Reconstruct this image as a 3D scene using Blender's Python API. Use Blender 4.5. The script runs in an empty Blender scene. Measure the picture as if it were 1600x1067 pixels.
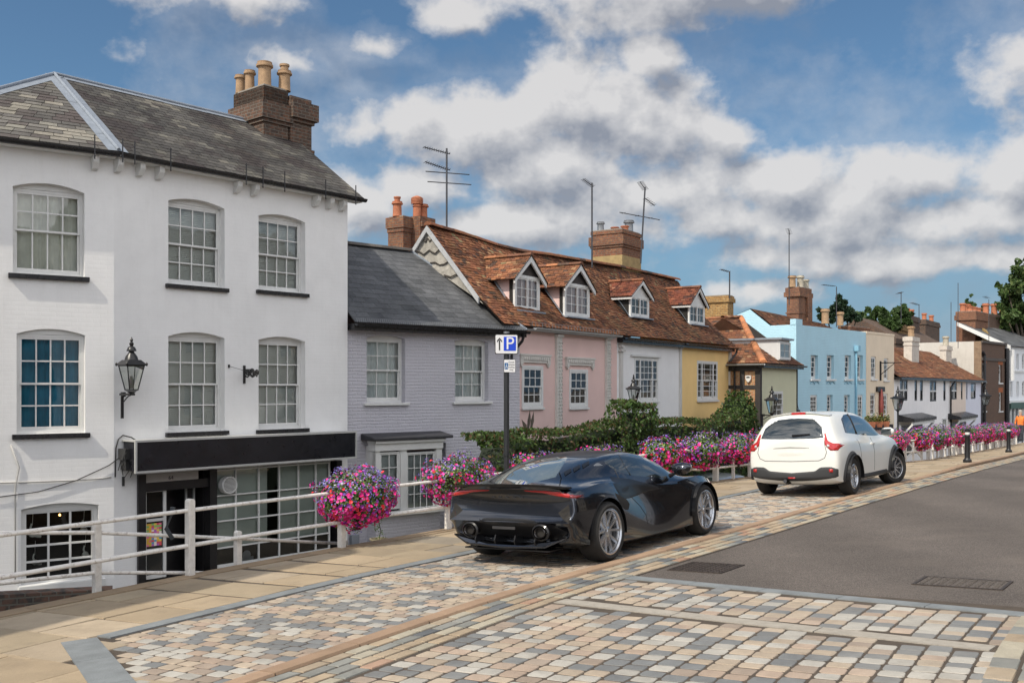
import bpy, bmesh, math, random
from mathutils import Vector, Matrix
rnd = random.Random(7)
C = bpy.context.scene.collection
PI = math.pi
# ---------------------------------------------------------------- camera
F, CX, HY, EYE = 1550.0, 800.0, 605.0, 2.0
cam = bpy.data.cameras.new('camera'); camo = bpy.data.objects.new('camera', cam); C.objects.link(camo)
cam.sensor_width = 36; cam.lens = F/1600*36; cam.shift_y = (HY-533.5)/1600
cam.clip_start = .1; cam.clip_end = 3000
camo.location = (0, 0, EYE); camo.rotation_euler = (PI/2, 0, 0)
bpy.context.scene.camera = camo
# ---------------------------------------------------------------- sun, sky, exposure
SUN = Vector((-.68, -.73, 1.14)).normalized()
sl = bpy.data.lights.new('sun', 'SUN'); sl.energy = 3.1; sl.angle = math.radians(.6); sl.color = (1, .92, .79)
so = bpy.data.objects.new('sun', sl); C.objects.link(so); so.rotation_euler = (-SUN).to_track_quat('-Z', 'Y').to_euler(); so.location = (-20, -20, 40)
SC = bpy.context.scene
SC.view_settings.view_transform = 'Standard'; SC.view_settings.look = 'None'; SC.view_settings.exposure = 0.36; SC.view_settings.gamma = 1
SC.cycles.max_bounces = 6; SC.cycles.transparent_max_bounces = 12; SC.cycles.use_denoising = True
def pdir(px, py): return Vector(((px-CX)/F, 1, (HY-py)/F)).normalized()
W = bpy.data.worlds.new('World'); SC.world = W; W.use_nodes = True
nt = W.node_tree; nt.nodes.clear()
class NB:
    def __init__(s, nt): s.nt = nt
    def n(s, t, ins={}, **kw):
        x = s.nt.nodes.new(t)
        for k, v in kw.items(): setattr(x, k, v)
        for k, v in ins.items():
            if hasattr(v, 'is_output'): s.nt.links.new(v, x.inputs[k])
            else: x.inputs[k].default_value = v
        return x
    def math(s, op, a, b=0.0, clamp=False):
        x = s.n('ShaderNodeMath', {0: a, 1: b}, operation=op, use_clamp=clamp); return x.outputs[0]
    def vec(s, op, a, b=(0, 0, 0)):
        x = s.n('ShaderNodeVectorMath', {0: a, 1: b}, operation=op); return x.outputs['Value'] if op in ('LENGTH', 'DOT_PRODUCT', 'DISTANCE') else x.outputs[0]
    def mix(s, f, a, b, mode='MIX'):
        x = s.nt.nodes.new('ShaderNodeMix'); x.data_type = 'RGBA'; x.blend_type = mode; x.clamp_factor = True
        for k, v in ((0, f), (6, a), (7, b)):
            if hasattr(v, 'is_output'): s.nt.links.new(v, x.inputs[k])
            else: x.inputs[k].default_value = v if k == 0 or len(v) == 4 else (*v, 1)
        return x.outputs[2]
    def rng(s, v, a, b, c=0, d=1, smooth=False):
        x = s.n('ShaderNodeMapRange', {0: v, 1: a, 2: b, 3: c, 4: d}); x.clamp = True
        if smooth: x.interpolation_type = 'SMOOTHSTEP'
        return x.outputs[0]
    def noise(s, v, scale, detail=4, rough=.55, dist=0, out=0):
        x = s.n('ShaderNodeTexNoise', {'Vector': v, 'Scale': scale, 'Detail': detail, 'Roughness': rough, 'Distortion': dist}); return x.outputs[out]
b = NB(nt)
sky = b.n('ShaderNodeTexSky', sky_type='NISHITA'); sky.sun_disc = False
sky.sun_elevation = math.asin(SUN.z); sky.sun_rotation = math.atan2(SUN.x, SUN.y); sky.ozone_density = 2.2; sky.dust_density = .6; sky.altitude = 100
D = b.n('ShaderNodeTexCoord').outputs['Generated']
BL = [(640,190,150,60),(760,215,160,75),(900,165,120,70),(1010,210,150,85),(1130,215,60,40),(860,260,220,70),(1010,300,190,60),
      (1215,290,90,60),(1300,350,200,70),(1450,280,130,60),(1560,270,110,60),(1480,340,200,55),(1120,345,150,45),(1400,405,200,35),(1240,400,150,35),
      (350,-15,140,50),(700,22,85,36),(590,75,75,30),(1170,-35,210,62),(1585,90,105,85),(560,320,70,60),(450,100,80,35),(1185,455,95,28),(1560,400,90,28),(820,345,150,40),(660,290,120,40),(1020,90,45,28)]
def field(P):
    dens = None
    for cx, cy, rx, ry in BL:
        q = b.vec('SUBTRACT', P, tuple(pdir(cx, cy))); q = b.vec('MULTIPLY', q, (F/rx, F/max(rx, ry)*.6, F/ry))
        m = b.math('SUBTRACT', 1.25, b.vec('LENGTH', q))
        dens = m if dens is None else b.n('ShaderNodeMath', {0: dens, 1: m, 2: .22}, operation='SMOOTH_MAX').outputs[0]
    sq = b.vec('MULTIPLY', P, (1, 1, 1.25))
    n1 = b.noise(sq, 4.6, 9 if P is D else 6, .6, .0)
    n3 = b.math('ABSOLUTE', b.math('SUBTRACT', b.noise(sq, 15, 4, .55), .5))
    return dens, n1, n3, sq
dens, n1, n3, sq = field(D)
dens2, n2, n4, _ = field(b.vec('ADD', D, (-.014, 0, .024)))
far = b.rng(b.n('ShaderNodeSeparateXYZ', {0: D}).outputs[1], .50, .2)      # clouds everywhere else in the sky
def total(dn, na, nb): return b.math('ADD', b.math('MAXIMUM', b.math('MULTIPLY', dn, .95), b.math('MULTIPLY', far, .62)), b.math('ADD', b.math('MULTIPLY', b.math('SUBTRACT', na, .545), 3.6), b.math('MULTIPLY', b.math('SUBTRACT', .05, nb), 1.6)))
dd = total(dens, n1, n3); de = total(dens2, n2, n4)
wisp = b.math('MULTIPLY', b.rng(b.noise(sq, 4, 8, .62), .48, .68), .42)
fac = b.math('MAXIMUM', b.rng(dd, -.05, .62, smooth=True), wisp)
rel = b.math('ADD', b.math('MULTIPLY', b.math('SUBTRACT', dd, de), 1.25), b.math('MULTIPLY', b.math('SUBTRACT', b.noise(sq, 26, 5, .65), .5), .5))
core = b.rng(dd, .3, 1.4)
lit = b.math('ADD', b.math('SUBTRACT', .78, b.math('MULTIPLY', core, .50)), rel, True)
cl = b.mix(lit, (.225, .24, .28), (.59, .575, .565))
cl = b.n('ShaderNodeVectorMath', {0: cl, 'Scale': b.rng(b.n('ShaderNodeSeparateXYZ', {0: D}).outputs[1], .3, -.3, 1.0, 3.4)}, operation='SCALE').outputs[0]   # the side of the sun is brighter
skc = b.mix(1.0, sky.outputs[0], (.056, .070, .075), 'MULTIPLY')
hz = b.rng(b.n('ShaderNodeSeparateXYZ', {0: D}).outputs[2], .0, .3)
skc = b.mix(b.rng(b.n('ShaderNodeSeparateXYZ', {0: D}).outputs[2], .22, .0), skc, (.135, .235, .35))
col = b.mix(b.math('MULTIPLY', fac, .9), skc, cl)
bg = b.n('ShaderNodeBackground', {'Color': col, 'Strength': 1.0})
nt.links.new(bg.outputs[0], b.n('ShaderNodeOutputWorld').inputs[0])
# ---------------------------------------------------------------- mesh helpers
def V(*a): return Vector(a)
class MB:
    def __init__(s): s.v = []; s.f = []; s.c = []; s.col = None; s.usecol = False
    def poly(s, pts, col=None):
        i = len(s.v); s.v += [tuple(p) for p in pts]; s.f.append(tuple(range(i, i+len(pts)))); s.c.append(col)
        if col: s.usecol = True
    def faces(s, vs, fs, col=None):
        i = len(s.v); s.v += [tuple(p) for p in vs]
        for f in fs: s.f.append(tuple(k+i for k in f)); s.c.append(col)
        if col: s.usecol = True
    def box(s, x0, x1, y0, y1, z0, z1, col=None):
        s.faces([(x0,y0,z0),(x1,y0,z0),(x1,y1,z0),(x0,y1,z0),(x0,y0,z1),(x1,y0,z1),(x1,y1,z1),(x0,y1,z1)],
                [(0,3,2,1),(4,5,6,7),(0,1,5,4),(1,2,6,5),(2,3,7,6),(3,0,4,7)], col)
    def beam(s, p0, p1, w, h, up=(0,0,1), col=None):
        p0, p1 = Vector(p0), Vector(p1); d = (p1-p0).normalized(); r = d.cross(Vector(up))
        if r.length < 1e-4: r = d.cross(Vector((0,1,0)))
        r.normalize(); u = r.cross(d)
        q = []
        for p in (p0, p1):
            for a, c_ in ((-1,-1),(1,-1),(1,1),(-1,1)): q.append(p+r*a*w/2+u*c_*h/2)
        s.faces(q, [(3,2,1,0),(4,5,6,7),(0,1,5,4),(1,2,6,5),(2,3,7,6),(3,0,4,7)], col)
    def tube(s, pts, r, n=8, cap=True, col=None):
        pts = [Vector(p) for p in pts]; rings = []
        rs = r if isinstance(r, (list, tuple)) else [r]*len(pts)
        prev = None
        for i, p in enumerate(pts):
            d = (pts[min(i+1, len(pts)-1)]-pts[max(i-1, 0)]).normalized()
            a = prev if prev is not None else (Vector((0,0,1)) if abs(d.z) < .9 else Vector((1,0,0)))
            x = (a-d*a.dot(d)); x = x.normalized() if x.length > 1e-5 else d.orthogonal().normalized()
            prev = x; y = d.cross(x)
            rings.append([p+(x*math.cos(2*PI*k/n)+y*math.sin(2*PI*k/n))*rs[i] for k in range(n)])
        vs = [q for R in rings for q in R]; fs = []
        for i in range(len(pts)-1):
            for k in range(n): a0 = i*n+k; a1 = i*n+(k+1) % n; fs.append((a0, a1, a1+n, a0+n))
        if cap: fs.append(tuple(range(n-1, -1, -1))); fs.append(tuple(range((len(pts)-1)*n, len(pts)*n)))
        s.faces(vs, fs, col)
    def lathe(s, prof, c=(0,0,0), n=12, col=None, rot=0, closed=True):
        vs = []; fs = []; m = len(prof)
        for r, z in prof:
            for k in range(n): t = 2*PI*k/n+rot; vs.append((c[0]+r*math.cos(t), c[1]+r*math.sin(t), c[2]+z))
        for i in range(m-1):
            for k in range(n): a0 = i*n+k; a1 = i*n+(k+1) % n; fs.append((a0, a1, a1+n, a0+n))
        if closed: fs.append(tuple(range(n-1, -1, -1))); fs.append(tuple(range((m-1)*n, m*n)))
        s.faces(vs, fs, col)
    def prism(s, pts, d, col=None):            # polygon extruded along vector d
        n = len(pts); d = Vector(d); q = [Vector(p) for p in pts]; q2 = [p+d for p in q]
        s.faces(q+q2, [tuple(range(n))[::-1], tuple(range(n, 2*n))]+[(k, (k+1) % n, (k+1) % n+n, k+n) for k in range(n)], col)
    def xf(s, mat): s.v = [tuple(mat @ Vector(p)) for p in s.v]; return s
    def build(s, name, m, parent=None, smooth=False, bevel=0, fixn=False):
        me = bpy.data.meshes.new(name); me.from_pydata(s.v, [], s.f)
        if fixn:
            bm = bmesh.new(); bm.from_mesh(me); bmesh.ops.recalc_face_normals(bm, faces=bm.faces); bm.to_mesh(me); bm.free()
        if s.usecol:
            at = me.color_attributes.new('col', 'FLOAT_COLOR', 'CORNER'); buf = []
            for f, c in zip(s.f, s.c):
                c = c or (1, 1, 1); buf += [c[0], c[1], c[2], 1.0]*len(f)
            at.data.foreach_set('color', buf)
        me.materials.append(m)
        if smooth:
            me.polygons.foreach_set('use_smooth', [True]*len(me.polygons))
            if smooth != True: me.set_sharp_from_angle(angle=math.radians(smooth))
        o = bpy.data.objects.new(name, me); C.objects.link(o)
        if parent: o.parent = parent
        if bevel:
            bv = o.modifiers.new('bevel', 'BEVEL'); bv.width = bevel; bv.segments = 2; bv.limit_method = 'ANGLE'; bv.angle_limit = math.radians(40)
        return o
def tag(o, label=None, cat=None, group=None, kind=None):
    if label: o['label'] = label
    if cat: o['category'] = cat
    if group: o['group'] = group
    if kind: o['kind'] = kind
    return o
def thing(name, label, cat, loc=(0,0,0), rotz=0, group=None):
    o = bpy.data.objects.new(name, None); C.objects.link(o); o.empty_display_size = .3
    o.location = loc; o.rotation_euler = (0, 0, rotz); return tag(o, label, cat, group)
def copy_tree(o, parent=None):
    c = o.copy(); C.objects.link(c); c.parent = parent
    for ch in list(o.children): copy_tree(ch, c)
    return c
# ---------------------------------------------------------------- materials
def newmat(name):
    m = bpy.data.materials.new(name); m.use_nodes = True; m.node_tree.nodes.clear()
    b = NB(m.node_tree); b.m = m
    return b
def finish(b, col, rough=.6, metal=0, normal=None, spec=.5, coat=0, coatr=.05, emit=None, sub=0, alpha=None, trans=0):
    p = b.n('ShaderNodeBsdfPrincipled', {'Base Color': col if hasattr(col, 'is_output') or len(col) == 4 else (*col, 1), 'Roughness': rough, 'Metallic': metal, 'Specular IOR Level': spec, 'Coat Weight': coat, 'Coat Roughness': coatr})
    if normal is not None: b.nt.links.new(normal, p.inputs['Normal'])
    if emit: p.inputs['Emission Color'].default_value = (*emit[0], 1); p.inputs['Emission Strength'].default_value = emit[1]
    if trans: p.inputs['Transmission Weight'].default_value = trans
    b.nt.links.new(p.outputs[0], b.n('ShaderNodeOutputMaterial').inputs[0]); return b.m
def bump(b, h, st, dist=.02, normal=None):
    ins = {'Height': h, 'Strength': st, 'Distance': dist}
    if normal is not None: ins['Normal'] = normal
    return b.n('ShaderNodeBump', ins).outputs[0]
MATS = {}
def mk(name, col, rough=.6, metal=0, var=.12, scale=4, bmp=0, bscale=40, spec=.5, coat=0, attr=False, rvar=0, dirt=0, dirtcol=(.06,.05,.04), emit=None):
    if name in MATS: return MATS[name]
    b = newmat(name); tc = b.n('ShaderNodeTexCoord').outputs['Object']
    n = b.noise(tc, scale, 6)
    base = b.n('ShaderNodeAttribute', attribute_name='col').outputs['Color'] if attr else (*col, 1)
    c = b.mix(b.rng(n, .3, .7), base, base)
    k = b.rng(n, .25, .75, 1-var, 1+var)
    c = b.n('ShaderNodeVectorMath', {0: base if attr else tuple(col), 'Scale': k}, operation='SCALE').outputs[0]
    if dirt: c = b.mix(b.math('MULTIPLY', b.rng(b.noise(tc, scale*2.3, 8, .7), .52, .75), dirt), c, dirtcol)
    nm = bump(b, b.noise(tc, bscale, 4), bmp) if bmp else None
    r = b.rng(b.noise(tc, scale*3, 4), .3, .7, rough-rvar, rough+rvar) if rvar else rough
    MATS[name] = finish(b, c, r, metal, nm, spec, coat, emit=emit); return MATS[name]
def mkwall(name, col, brick=(.225, .075), bs=.35, bh=-.8, rough=.75, dirt=.12, mort=.012, dirtcol=(.25,.23,.2), wob=.02, streak=.25):
    """painted or rendered brick wall: relief of the courses, faint staining"""
    b = newmat(name); tc = b.n('ShaderNodeTexCoord').outputs['Object']
    s = b.n('ShaderNodeSeparateXYZ', {0: tc}); u = b.math('ADD', s.outputs[0], s.outputs[1])
    w = b.math('MULTIPLY', b.math('SUBTRACT', b.noise(tc, 1.7, 3), .5), wob)
    uv = b.n('ShaderNodeCombineXYZ', {0: u, 1: b.math('ADD', s.outputs[2], w)}).outputs[0]
    n = b.noise(tc, 1.3, 8, .65); c = (*col, 1)
    k = b.rng(n, .25, .75, .93, 1.06)
    cc = b.n('ShaderNodeVectorMath', {0: tuple(col), 'Scale': k}, operation='SCALE').outputs[0]
    st = b.n('ShaderNodeCombineXYZ', {0: b.math('MULTIPLY', u, 3.0), 1: b.math('MULTIPLY', s.outputs[2], .35)}).outputs[0]
    cc = b.mix(b.math('MULTIPLY', b.rng(b.noise(st, 2.5, 6, .7), .5, .8), streak*dirt*4), cc, dirtcol)
    cc = b.mix(b.math('MULTIPLY', b.rng(b.noise(tc, 6, 8, .75), .55, .8), dirt), cc, dirtcol)
    h = b.math('MULTIPLY', b.noise(tc, 28, 5, .7), .35)
    if bh > -.5: h = b.math('ADD', b.math('MULTIPLY', h, .5), b.math('MULTIPLY', b.noise(tc, 5, 4, .6), .5))
    if brick:
        t = b.n('ShaderNodeTexBrick', {'Vector': uv, 'Scale': 1.0, 'Mortar Size': mort, 'Mortar Smooth': .6, 'Bias': 0, 'Brick Width': brick[0], 'Row Height': brick[1]})
        h = b.math('ADD', h, b.math('MULTIPLY', t.outputs['Fac'], bh))
    nm = bump(b, h, bs, .02)
    return finish(b, cc, rough, 0, nm, .3)
def mkbrick(name, c1, c2, mortc, c3=None, w=.225, h=.075, m=.01, sc=1.0, stain=.35, staincol=(.05,.045,.04), zdark=None):
    b = newmat(name); tc = b.n('ShaderNodeTexCoord').outputs['Object']
    s = b.n('ShaderNodeSeparateXYZ', {0: tc}); u = b.math('ADD', s.outputs[0], s.outputs[1])
    uv = b.n('ShaderNodeCombineXYZ', {0: u, 1: s.outputs[2]}).outputs[0]
    t = b.n('ShaderNodeTexBrick', {'Vector': uv, 'Scale': 1.0, 'Color1': (*c1, 1), 'Color2': (*c2, 1), 'Mortar': (*mortc, 1), 'Mortar Size': m, 'Mortar Smooth': .15, 'Bias': 0, 'Brick Width': w, 'Row Height': h})
    c = t.outputs['Color']
    if c3: c = b.mix(b.math('MULTIPLY', b.rng(b.noise(tc, 9, 2), .5, .62), b.math('SUBTRACT', 1, t.outputs['Fac'])), c, c3)
    c = b.mix(b.math('MULTIPLY', b.rng(b.noise(tc, 1.6, 8, .7), .42, .72), stain), c, staincol)
    nm = bump(b, b.math('ADD', b.math('MULTIPLY', t.outputs['Fac'], -1), b.math('MULTIPLY', b.noise(tc, 40, 4), .5)), .7, .012)
    return finish(b, c, .85, 0, nm, .25)
def mkglass(name, tint=(.75,.8,.8), refl=1.0, dark=0.0):
    b = newmat(name)
    tr = b.n('ShaderNodeBsdfTransparent', {'Color': (*tint, 1)})
    tc = b.n('ShaderNodeTexCoord').outputs['Object']
    nm = bump(b, b.noise(tc, 1.5, 2), .06, .05)
    gl = b.n('ShaderNodeBsdfGlossy', {'Color': (1, 1, 1, 1), 'Roughness': .02, 'Normal': nm})
    fr = b.n('ShaderNodeFresnel', {'IOR': 1.5, 'Normal': nm}).outputs[0]
    f = b.math('MULTIPLY', b.math('ADD', fr, .02), 1.15*refl, True)
    ms = b.n('ShaderNodeMixShader', {0: f, 1: tr.outputs[0], 2: gl.outputs[0]})
    b.nt.links.new(ms.outputs[0], b.n('ShaderNodeOutputMaterial').inputs[0]); return b.m
WHITE = mk('white_gloss_paint', (.66, .66, .64), .45, var=.06, dirt=.15, dirtcol=(.35, .33, .3))
BLACKP = mk('black_gloss_paint', (.012, .012, .014), .3, var=.3, rvar=.1)
DARK = mk('dark_room', (.018, .016, .014), .9)
GLASS = mkglass('window_glass')
LEAD = mk('lead_sheet', (.25, .28, .32), .5, .2, var=.15, scale=6, dirt=.2, dirtcol=(.5,.52,.55))
GREYM = mk('grey_metal', (.25, .26, .27), .45, .7)
DARKM = mk('weathered_aerial_metal', (.07, .07, .075), .5, .5)
# ---------------------------------------------------------------- ground profile (street coordinates s along the kerb, t to its left)
DT = [(-99,2.0),(13,2.0),(15,1.985),(17,1.94),(19,1.91),(21,1.915),(24,1.99),(31,2.25),(40,2.52),(50,2.80),(90,3.9),(400,5)]
def Dk(d):
    for (a, p), (c, q) in zip(DT, DT[1:]):
        if d <= c: return p+(q-p)*(d-a)/(c-a)
    return 5.0
KP = []
for px, py in ((400,1067),(600,998),(800,930),(965,883),(1120,840),(1260,799),(1400,760.5),(1484,738.8),(1600,709.3)):
    d = 10.0
    for _ in range(60): d = .5*d+.5*Dk(d)*F/(py-HY)
    KP.append(Vector(((px-CX)/F*d, d)))
a = (KP[0]-KP[2]).normalized(); KP.insert(0, KP[0]+a*14)
a = Vector((math.sin(math.radians(34)), math.cos(math.radians(34))))
KP += [KP[-1]+a*30, KP[-1]+a*80]
for _ in range(2):
    K2 = [KP[0]]
    for i in range(len(KP)-1): K2 += [KP[i]*.75+KP[i+1]*.25, KP[i]*.25+KP[i+1]*.75]
    KP = K2+[KP[-1]]
KS = [0.0]
for i in range(1, len(KP)): KS.append(KS[-1]+(KP[i]-KP[i-1]).length)
S0 = min(range(len(KP)), key=lambda i: abs(KP[i].x))
S0 = KS[S0]
KS = [s-S0 for s in KS]                       # s = 0 where the kerb crosses the camera axis
def kat(s):
    i = 0
    while i < len(KS)-2 and KS[i+1] < s: i += 1
    f = (s-KS[i])/(KS[i+1]-KS[i]); p = KP[i].lerp(KP[i+1], f)
    def tg(j): return (KP[min(j+1, len(KP)-1)]-KP[max(j-1, 0)]).normalized()
    fc = min(max(f, 0), 1); d = tg(i).lerp(tg(i+1), fc).normalized()
    return p, d
def Hst(s, t, p=None):
    p = p or kat(s)[0]
    tt = max(-7.0, min(t, 5.0))
    return EYE-Dk(p.y)-.05*tt
def ST(s, t, dz=0.0):
    p, d = kat(s); n = Vector((-d.y, d.x)); q = p+n*t
    return Vector((q.x, q.y, Hst(s, t, p)+dz))
def st_of(x, y):
    q = Vector((x, y)); best = None
    for i in range(len(KP)-1):
        a, c = KP[i], KP[i+1]; ab = c-a; f = max(0, min(1, (q-a).dot(ab)/ab.dot(ab))); r = a+ab*f; dd = (q-r).length
        if best is None or dd < best[0]: best = (dd, KS[i]+f*ab.length, (ab.x*(q-a).y-ab.y*(q-a).x) > 0)
    return best[1], best[0] if best[2] else -best[0]
def G(px, py, lift=0):
    """point of the upper street seen at a place in the photograph"""
    d = 10.0
    for _ in range(80):
        x = (px-CX)/F*d; s, t = st_of(x, d); h = EYE-Hst(s, t)-lift; d = .6*d+.4*h*F/(py-HY)
    return Vector(((px-CX)/F*d, d, EYE-h)), s, t
def lowz(x, y):
    return -1.45-.029*max(0, min(y, 90)-17)
# ---------------------------------------------------------------- ground, street
import bisect
def kat(s):
    i = max(0, min(bisect.bisect_right(KS, s)-1, len(KS)-2))
    f = (s-KS[i])/(KS[i+1]-KS[i]); p = KP[i].lerp(KP[i+1], f)
    def tg(j): return (KP[min(j+1, len(KP)-1)]-KP[max(j-1, 0)]).normalized()
    return p, tg(i).lerp(tg(i+1), min(max(f, 0), 1)).normalized()
def edge_t(s):
    return 4.3 if s < 12 else (2.2 if s > 26 else 4.3-2.1*(s-12)/14)
def sheet(name, s0, s1, ds, ts, mat, dz=0.0, label=None):
    mb = MB(); n = max(1, round((s1-s0)/ds)); rows = []
    for i in range(n+1):
        s = s0+(s1-s0)*i/n; tl = ts(s) if callable(ts) else ts
        rows.append([ST(s, t, dz) for t in tl])
    m = len(rows[0]); mb.faces([p for r in rows for p in r], [(i*m+j, i*m+j+1, (i+1)*m+j+1, (i+1)*m+j) for i in range(n) for j in range(m-1)])
    o = mb.build(name, mat, fixn=True, smooth=True)
    if sum(p.normal.z for p in o.data.polygons) < 0: o.data.flip_normals()
    return tag(o, kind='structure')
def asphalt():
    b = newmat('asphalt'); tc = b.n('ShaderNodeTexCoord').outputs['Object']
    n = b.noise(tc, 1.1, 8, .65); g = b.noise(tc, 120, 3, .8); v = b.n('ShaderNodeTexVoronoi', {'Vector': tc, 'Scale': 150}).outputs['Color']
    c = b.mix(b.rng(n, .3, .7), (.105, .088, .077), (.135, .114, .100))
    c = b.mix(b.rng(b.n('ShaderNodeSeparateColor', {0: v}).outputs[0], .72, .95), c, (.19, .17, .15))
    c = b.mix(b.rng(b.n('ShaderNodeSeparateColor', {0: v}).outputs[1], .6, .9), c, (.045, .04, .036))
    c = b.mix(b.math('MULTIPLY', b.rng(b.noise(tc, .6, 3), .55, .65), .3), c, (.16, .135, .115))
    c = b.mix(b.math('MULTIPLY', b.rng(b.noise(tc, 3.2, 9, .8), .56, .72), .35), c, (.06, .052, .046))
    sx = b.n('ShaderNodeTexWave', {'Vector': b.vec('MULTIPLY', tc, (.81, -.59, 0)), 'Scale': .19, 'Distortion': .6, 'Detail': 2, 'Detail Scale': .5}, bands_direction='X').outputs[0]
    c = b.n('ShaderNodeVectorMath', {0: c, 'Scale': b.rng(sx, .2, .9, .93, 1.10)}, operation='SCALE').outputs[0]
    return finish(b, c, .85, 0, bump(b, g, .8, .006), .3)
ASPH = asphalt()
JOINT = mk('paving_joint', (.075, .058, .043), .95, var=.35, scale=5, bmp=.5, bscale=90)
# wide lower ground, one sheet out to the horizon
def lower():
    mb = MB(); xs = [-900, -300, -120, -60]+list(range(-40, 121, 5))+[160, 300, 900]; ys = [-300, -60, -20]+list(range(-10, 131, 5))+[200, 400, 1500]
    m = len(xs)
    vs = []
    for y in ys:
        for x in xs:
            z = lowz(x, y)
            if x > 5 and y < 4: z = -.9
            vs.append((x, y, z))
    mb.faces(vs, [(j*m+i, j*m+i+1, (j+1)*m+i+1, (j+1)*m+i) for j in range(len(ys)-1) for i in range(m-1)])
    return tag(mb.build('ground', mk('lower_ground', (.13, .12, .105), .95, var=.3, scale=.7, bmp=.4, bscale=30), smooth=True), kind='structure')
lower()
sheet('road', -13, 118, 1.0, lambda s: [edge_t(s)-.02]+[4.0*0+edge_t(s)*.5, 0, -1.5, -3, -5, -7, -12, -22, -45], ASPH)
def slabcol(kind):
    r = rnd.random()
    if kind == 'sett':
        c = (.175,.18,.18) if r < .27 else ((.385,.315,.24) if r < .55 else ((.37,.285,.22) if r < .70 else ((.385,.365,.325) if r < .92 else (.30,.24,.19))))
    elif kind == 'flag':
        c = (.345,.27,.18) if r < .5 else ((.31,.25,.17) if r < .75 else ((.37,.30,.215) if r < .95 else (.25,.215,.165)))
    elif kind == 'chan':
        c = (.35,.275,.19) if r < .4 else ((.21,.213,.195) if r < .65 else ((.36,.325,.25) if r < .85 else ((.12,.128,.135) if r < .94 else (.35,.22,.15))))
    k = .88+.24*rnd.random(); return tuple(x*k for x in c)
def slab(mb, s, t, ls, lt, h, rr, inset, kind, ang=0, dome=0.0, jit=0.0):
    p, d = kat(s); n = Vector((-d.y, d.x)); col = slabcol(kind)
    a, c_ = ls/2, lt/2; rr = min(rr, a*.9, c_*.9)
    pts = []
    k = 2 if rr > .015 else 1
    for qx, qy, a0 in ((1,1,0),(-1,1,90),(-1,-1,180),(1,-1,270)):
        for j in range(k+1 if k > 1 else 1):
            th = math.radians(a0+(90*j/k if k > 1 else 45)); pts.append((qx*(a-rr)+rr*math.cos(th)+rnd.uniform(-jit, jit), qy*(c_-rr)+rr*math.sin(th)+rnd.uniform(-jit, jit)))
    tilt = (rnd.uniform(-1, 1)*.012, rnd.uniform(-1, 1)*.012); dz = rnd.uniform(-.0015, .0015)
    def w(x, y, z):
        q = p+d*x+n*(t+y); zz = EYE-Dk(p.y+d.y*x)-.05*max(-7, min(t+y, 5))
        return (q.x, q.y, zz+z+(tilt[0]*x+tilt[1]*y)+dz)
    m = len(pts)
    outer = [w(x, y, 0) for x, y in pts]; f = 1-inset/a; g = 1-inset/c_
    mid = [w(x*f, y*g, h) for x, y in pts]
    fs = [(k_, (k_+1) % m, (k_+1) % m+m, k_+m) for k_ in range(m)]
    if dome:
        cap = [w(x*f*.6, y*g*.6, h+dome) for x, y in pts]
        mb.faces(outer+mid+cap, fs+[(k_+m, (k_+1) % m+m, (k_+1) % m+2*m, k_+2*m) for k_ in range(m)]+[tuple(range(2*m, 3*m))], col)
    else: mb.faces(outer+mid, fs+[tuple(range(m, 2*m))], col)
def pave(mb, s0, s1, t0, t1, ds, dt, along, gap, h, rr, inset, kind, vary=.12, dome=0, jit=0):
    """courses: along='s' rows run with the street, 't' across it; t0/t1 and s0/s1 may be functions"""
    f = lambda x, a: x(a) if callable(x) else x
    if along == 's':
        t = t0
        while t < t1-.02:
            w = dt; s = f(s0, t)-rnd.random()*ds*.5; e = f(s1, t+w/2)
            st = f(s0, t+w/2)
            while s < e:
                l = ds*(1+rnd.uniform(-vary, vary)); a, c_ = max(s, st), min(s+l, e)
                if c_-a > .05: slab(mb, (a+c_)/2, t+w/2, c_-a-gap, w-gap, h, rr, inset, kind, dome=dome, jit=jit)
                s += l
            t += w
    else:
        s = s0; 
        while s < s1-.02:
            w = ds; t = f(t0, s+w/2)-rnd.random()*dt*.5; st = f(t0, s+w/2); e = f(t1, s+w/2)
            while t < e:
                l = dt*(1+rnd.uniform(-vary, vary)); a, c_ = max(t, st), min(t+l, e)
                if c_-a > .04: slab(mb, s+w/2, (a+c_)/2, w-gap, c_-a-gap, h, rr, inset, kind, dome=dome, jit=jit)
                t += l
            s += w
def stonemat(name, sc=1, rough=.8, wear=.25, b_=.5, wc=(.42, .39, .34)):
    b = newmat(name); tc = b.n('ShaderNodeTexCoord').outputs['Object']
    base = b.n('ShaderNodeAttribute', attribute_name='col').outputs['Color']
    n = b.noise(tc, 7*sc, 8, .7); k = b.rng(n, .25, .75, .84, 1.14)
    c = b.n('ShaderNodeVectorMath', {0: base, 'Scale': k}, operation='SCALE').outputs[0]
    sp = b.noise(tc, 160, 2, .8); c = b.n('ShaderNodeVectorMath', {0: c, 'Scale': b.rng(sp, .3, .7, .86, 1.12)}, operation='SCALE').outputs[0]
    c = b.mix(b.math('MULTIPLY', b.rng(b.noise(tc, .55, 5, .6), .5, .68), wear), c, wc)
    c = b.mix(b.math('MULTIPLY', b.rng(b.noise(tc, 2.6, 8, .75), .52, .78), .42), c, (.10, .08, .06))
    return finish(b, c, b.rng(n, .3, .7, rough-.12, rough+.08), 0, bump(b, b.math('ADD', b.noise(tc, 70, 5, .7), b.math('MULTIPLY', b.noise(tc, 18, 3), 1.2)), b_, .006), .35)
SETT = stonemat('granite_setts'); FLAG = stonemat('sandstone_flags', .22, .85, .25, .35, (.23,.165,.10)); SLATE = mk('slate_strip', (.19, .205, .21), .7, var=.2, scale=5, bmp=.3, bscale=60, dirt=.2)
base_g = sheet('pavement_ground', -12, 60, .5, lambda s: [edge_t(s)-.02, 2.2, .12], JOINT, .006)
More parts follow.
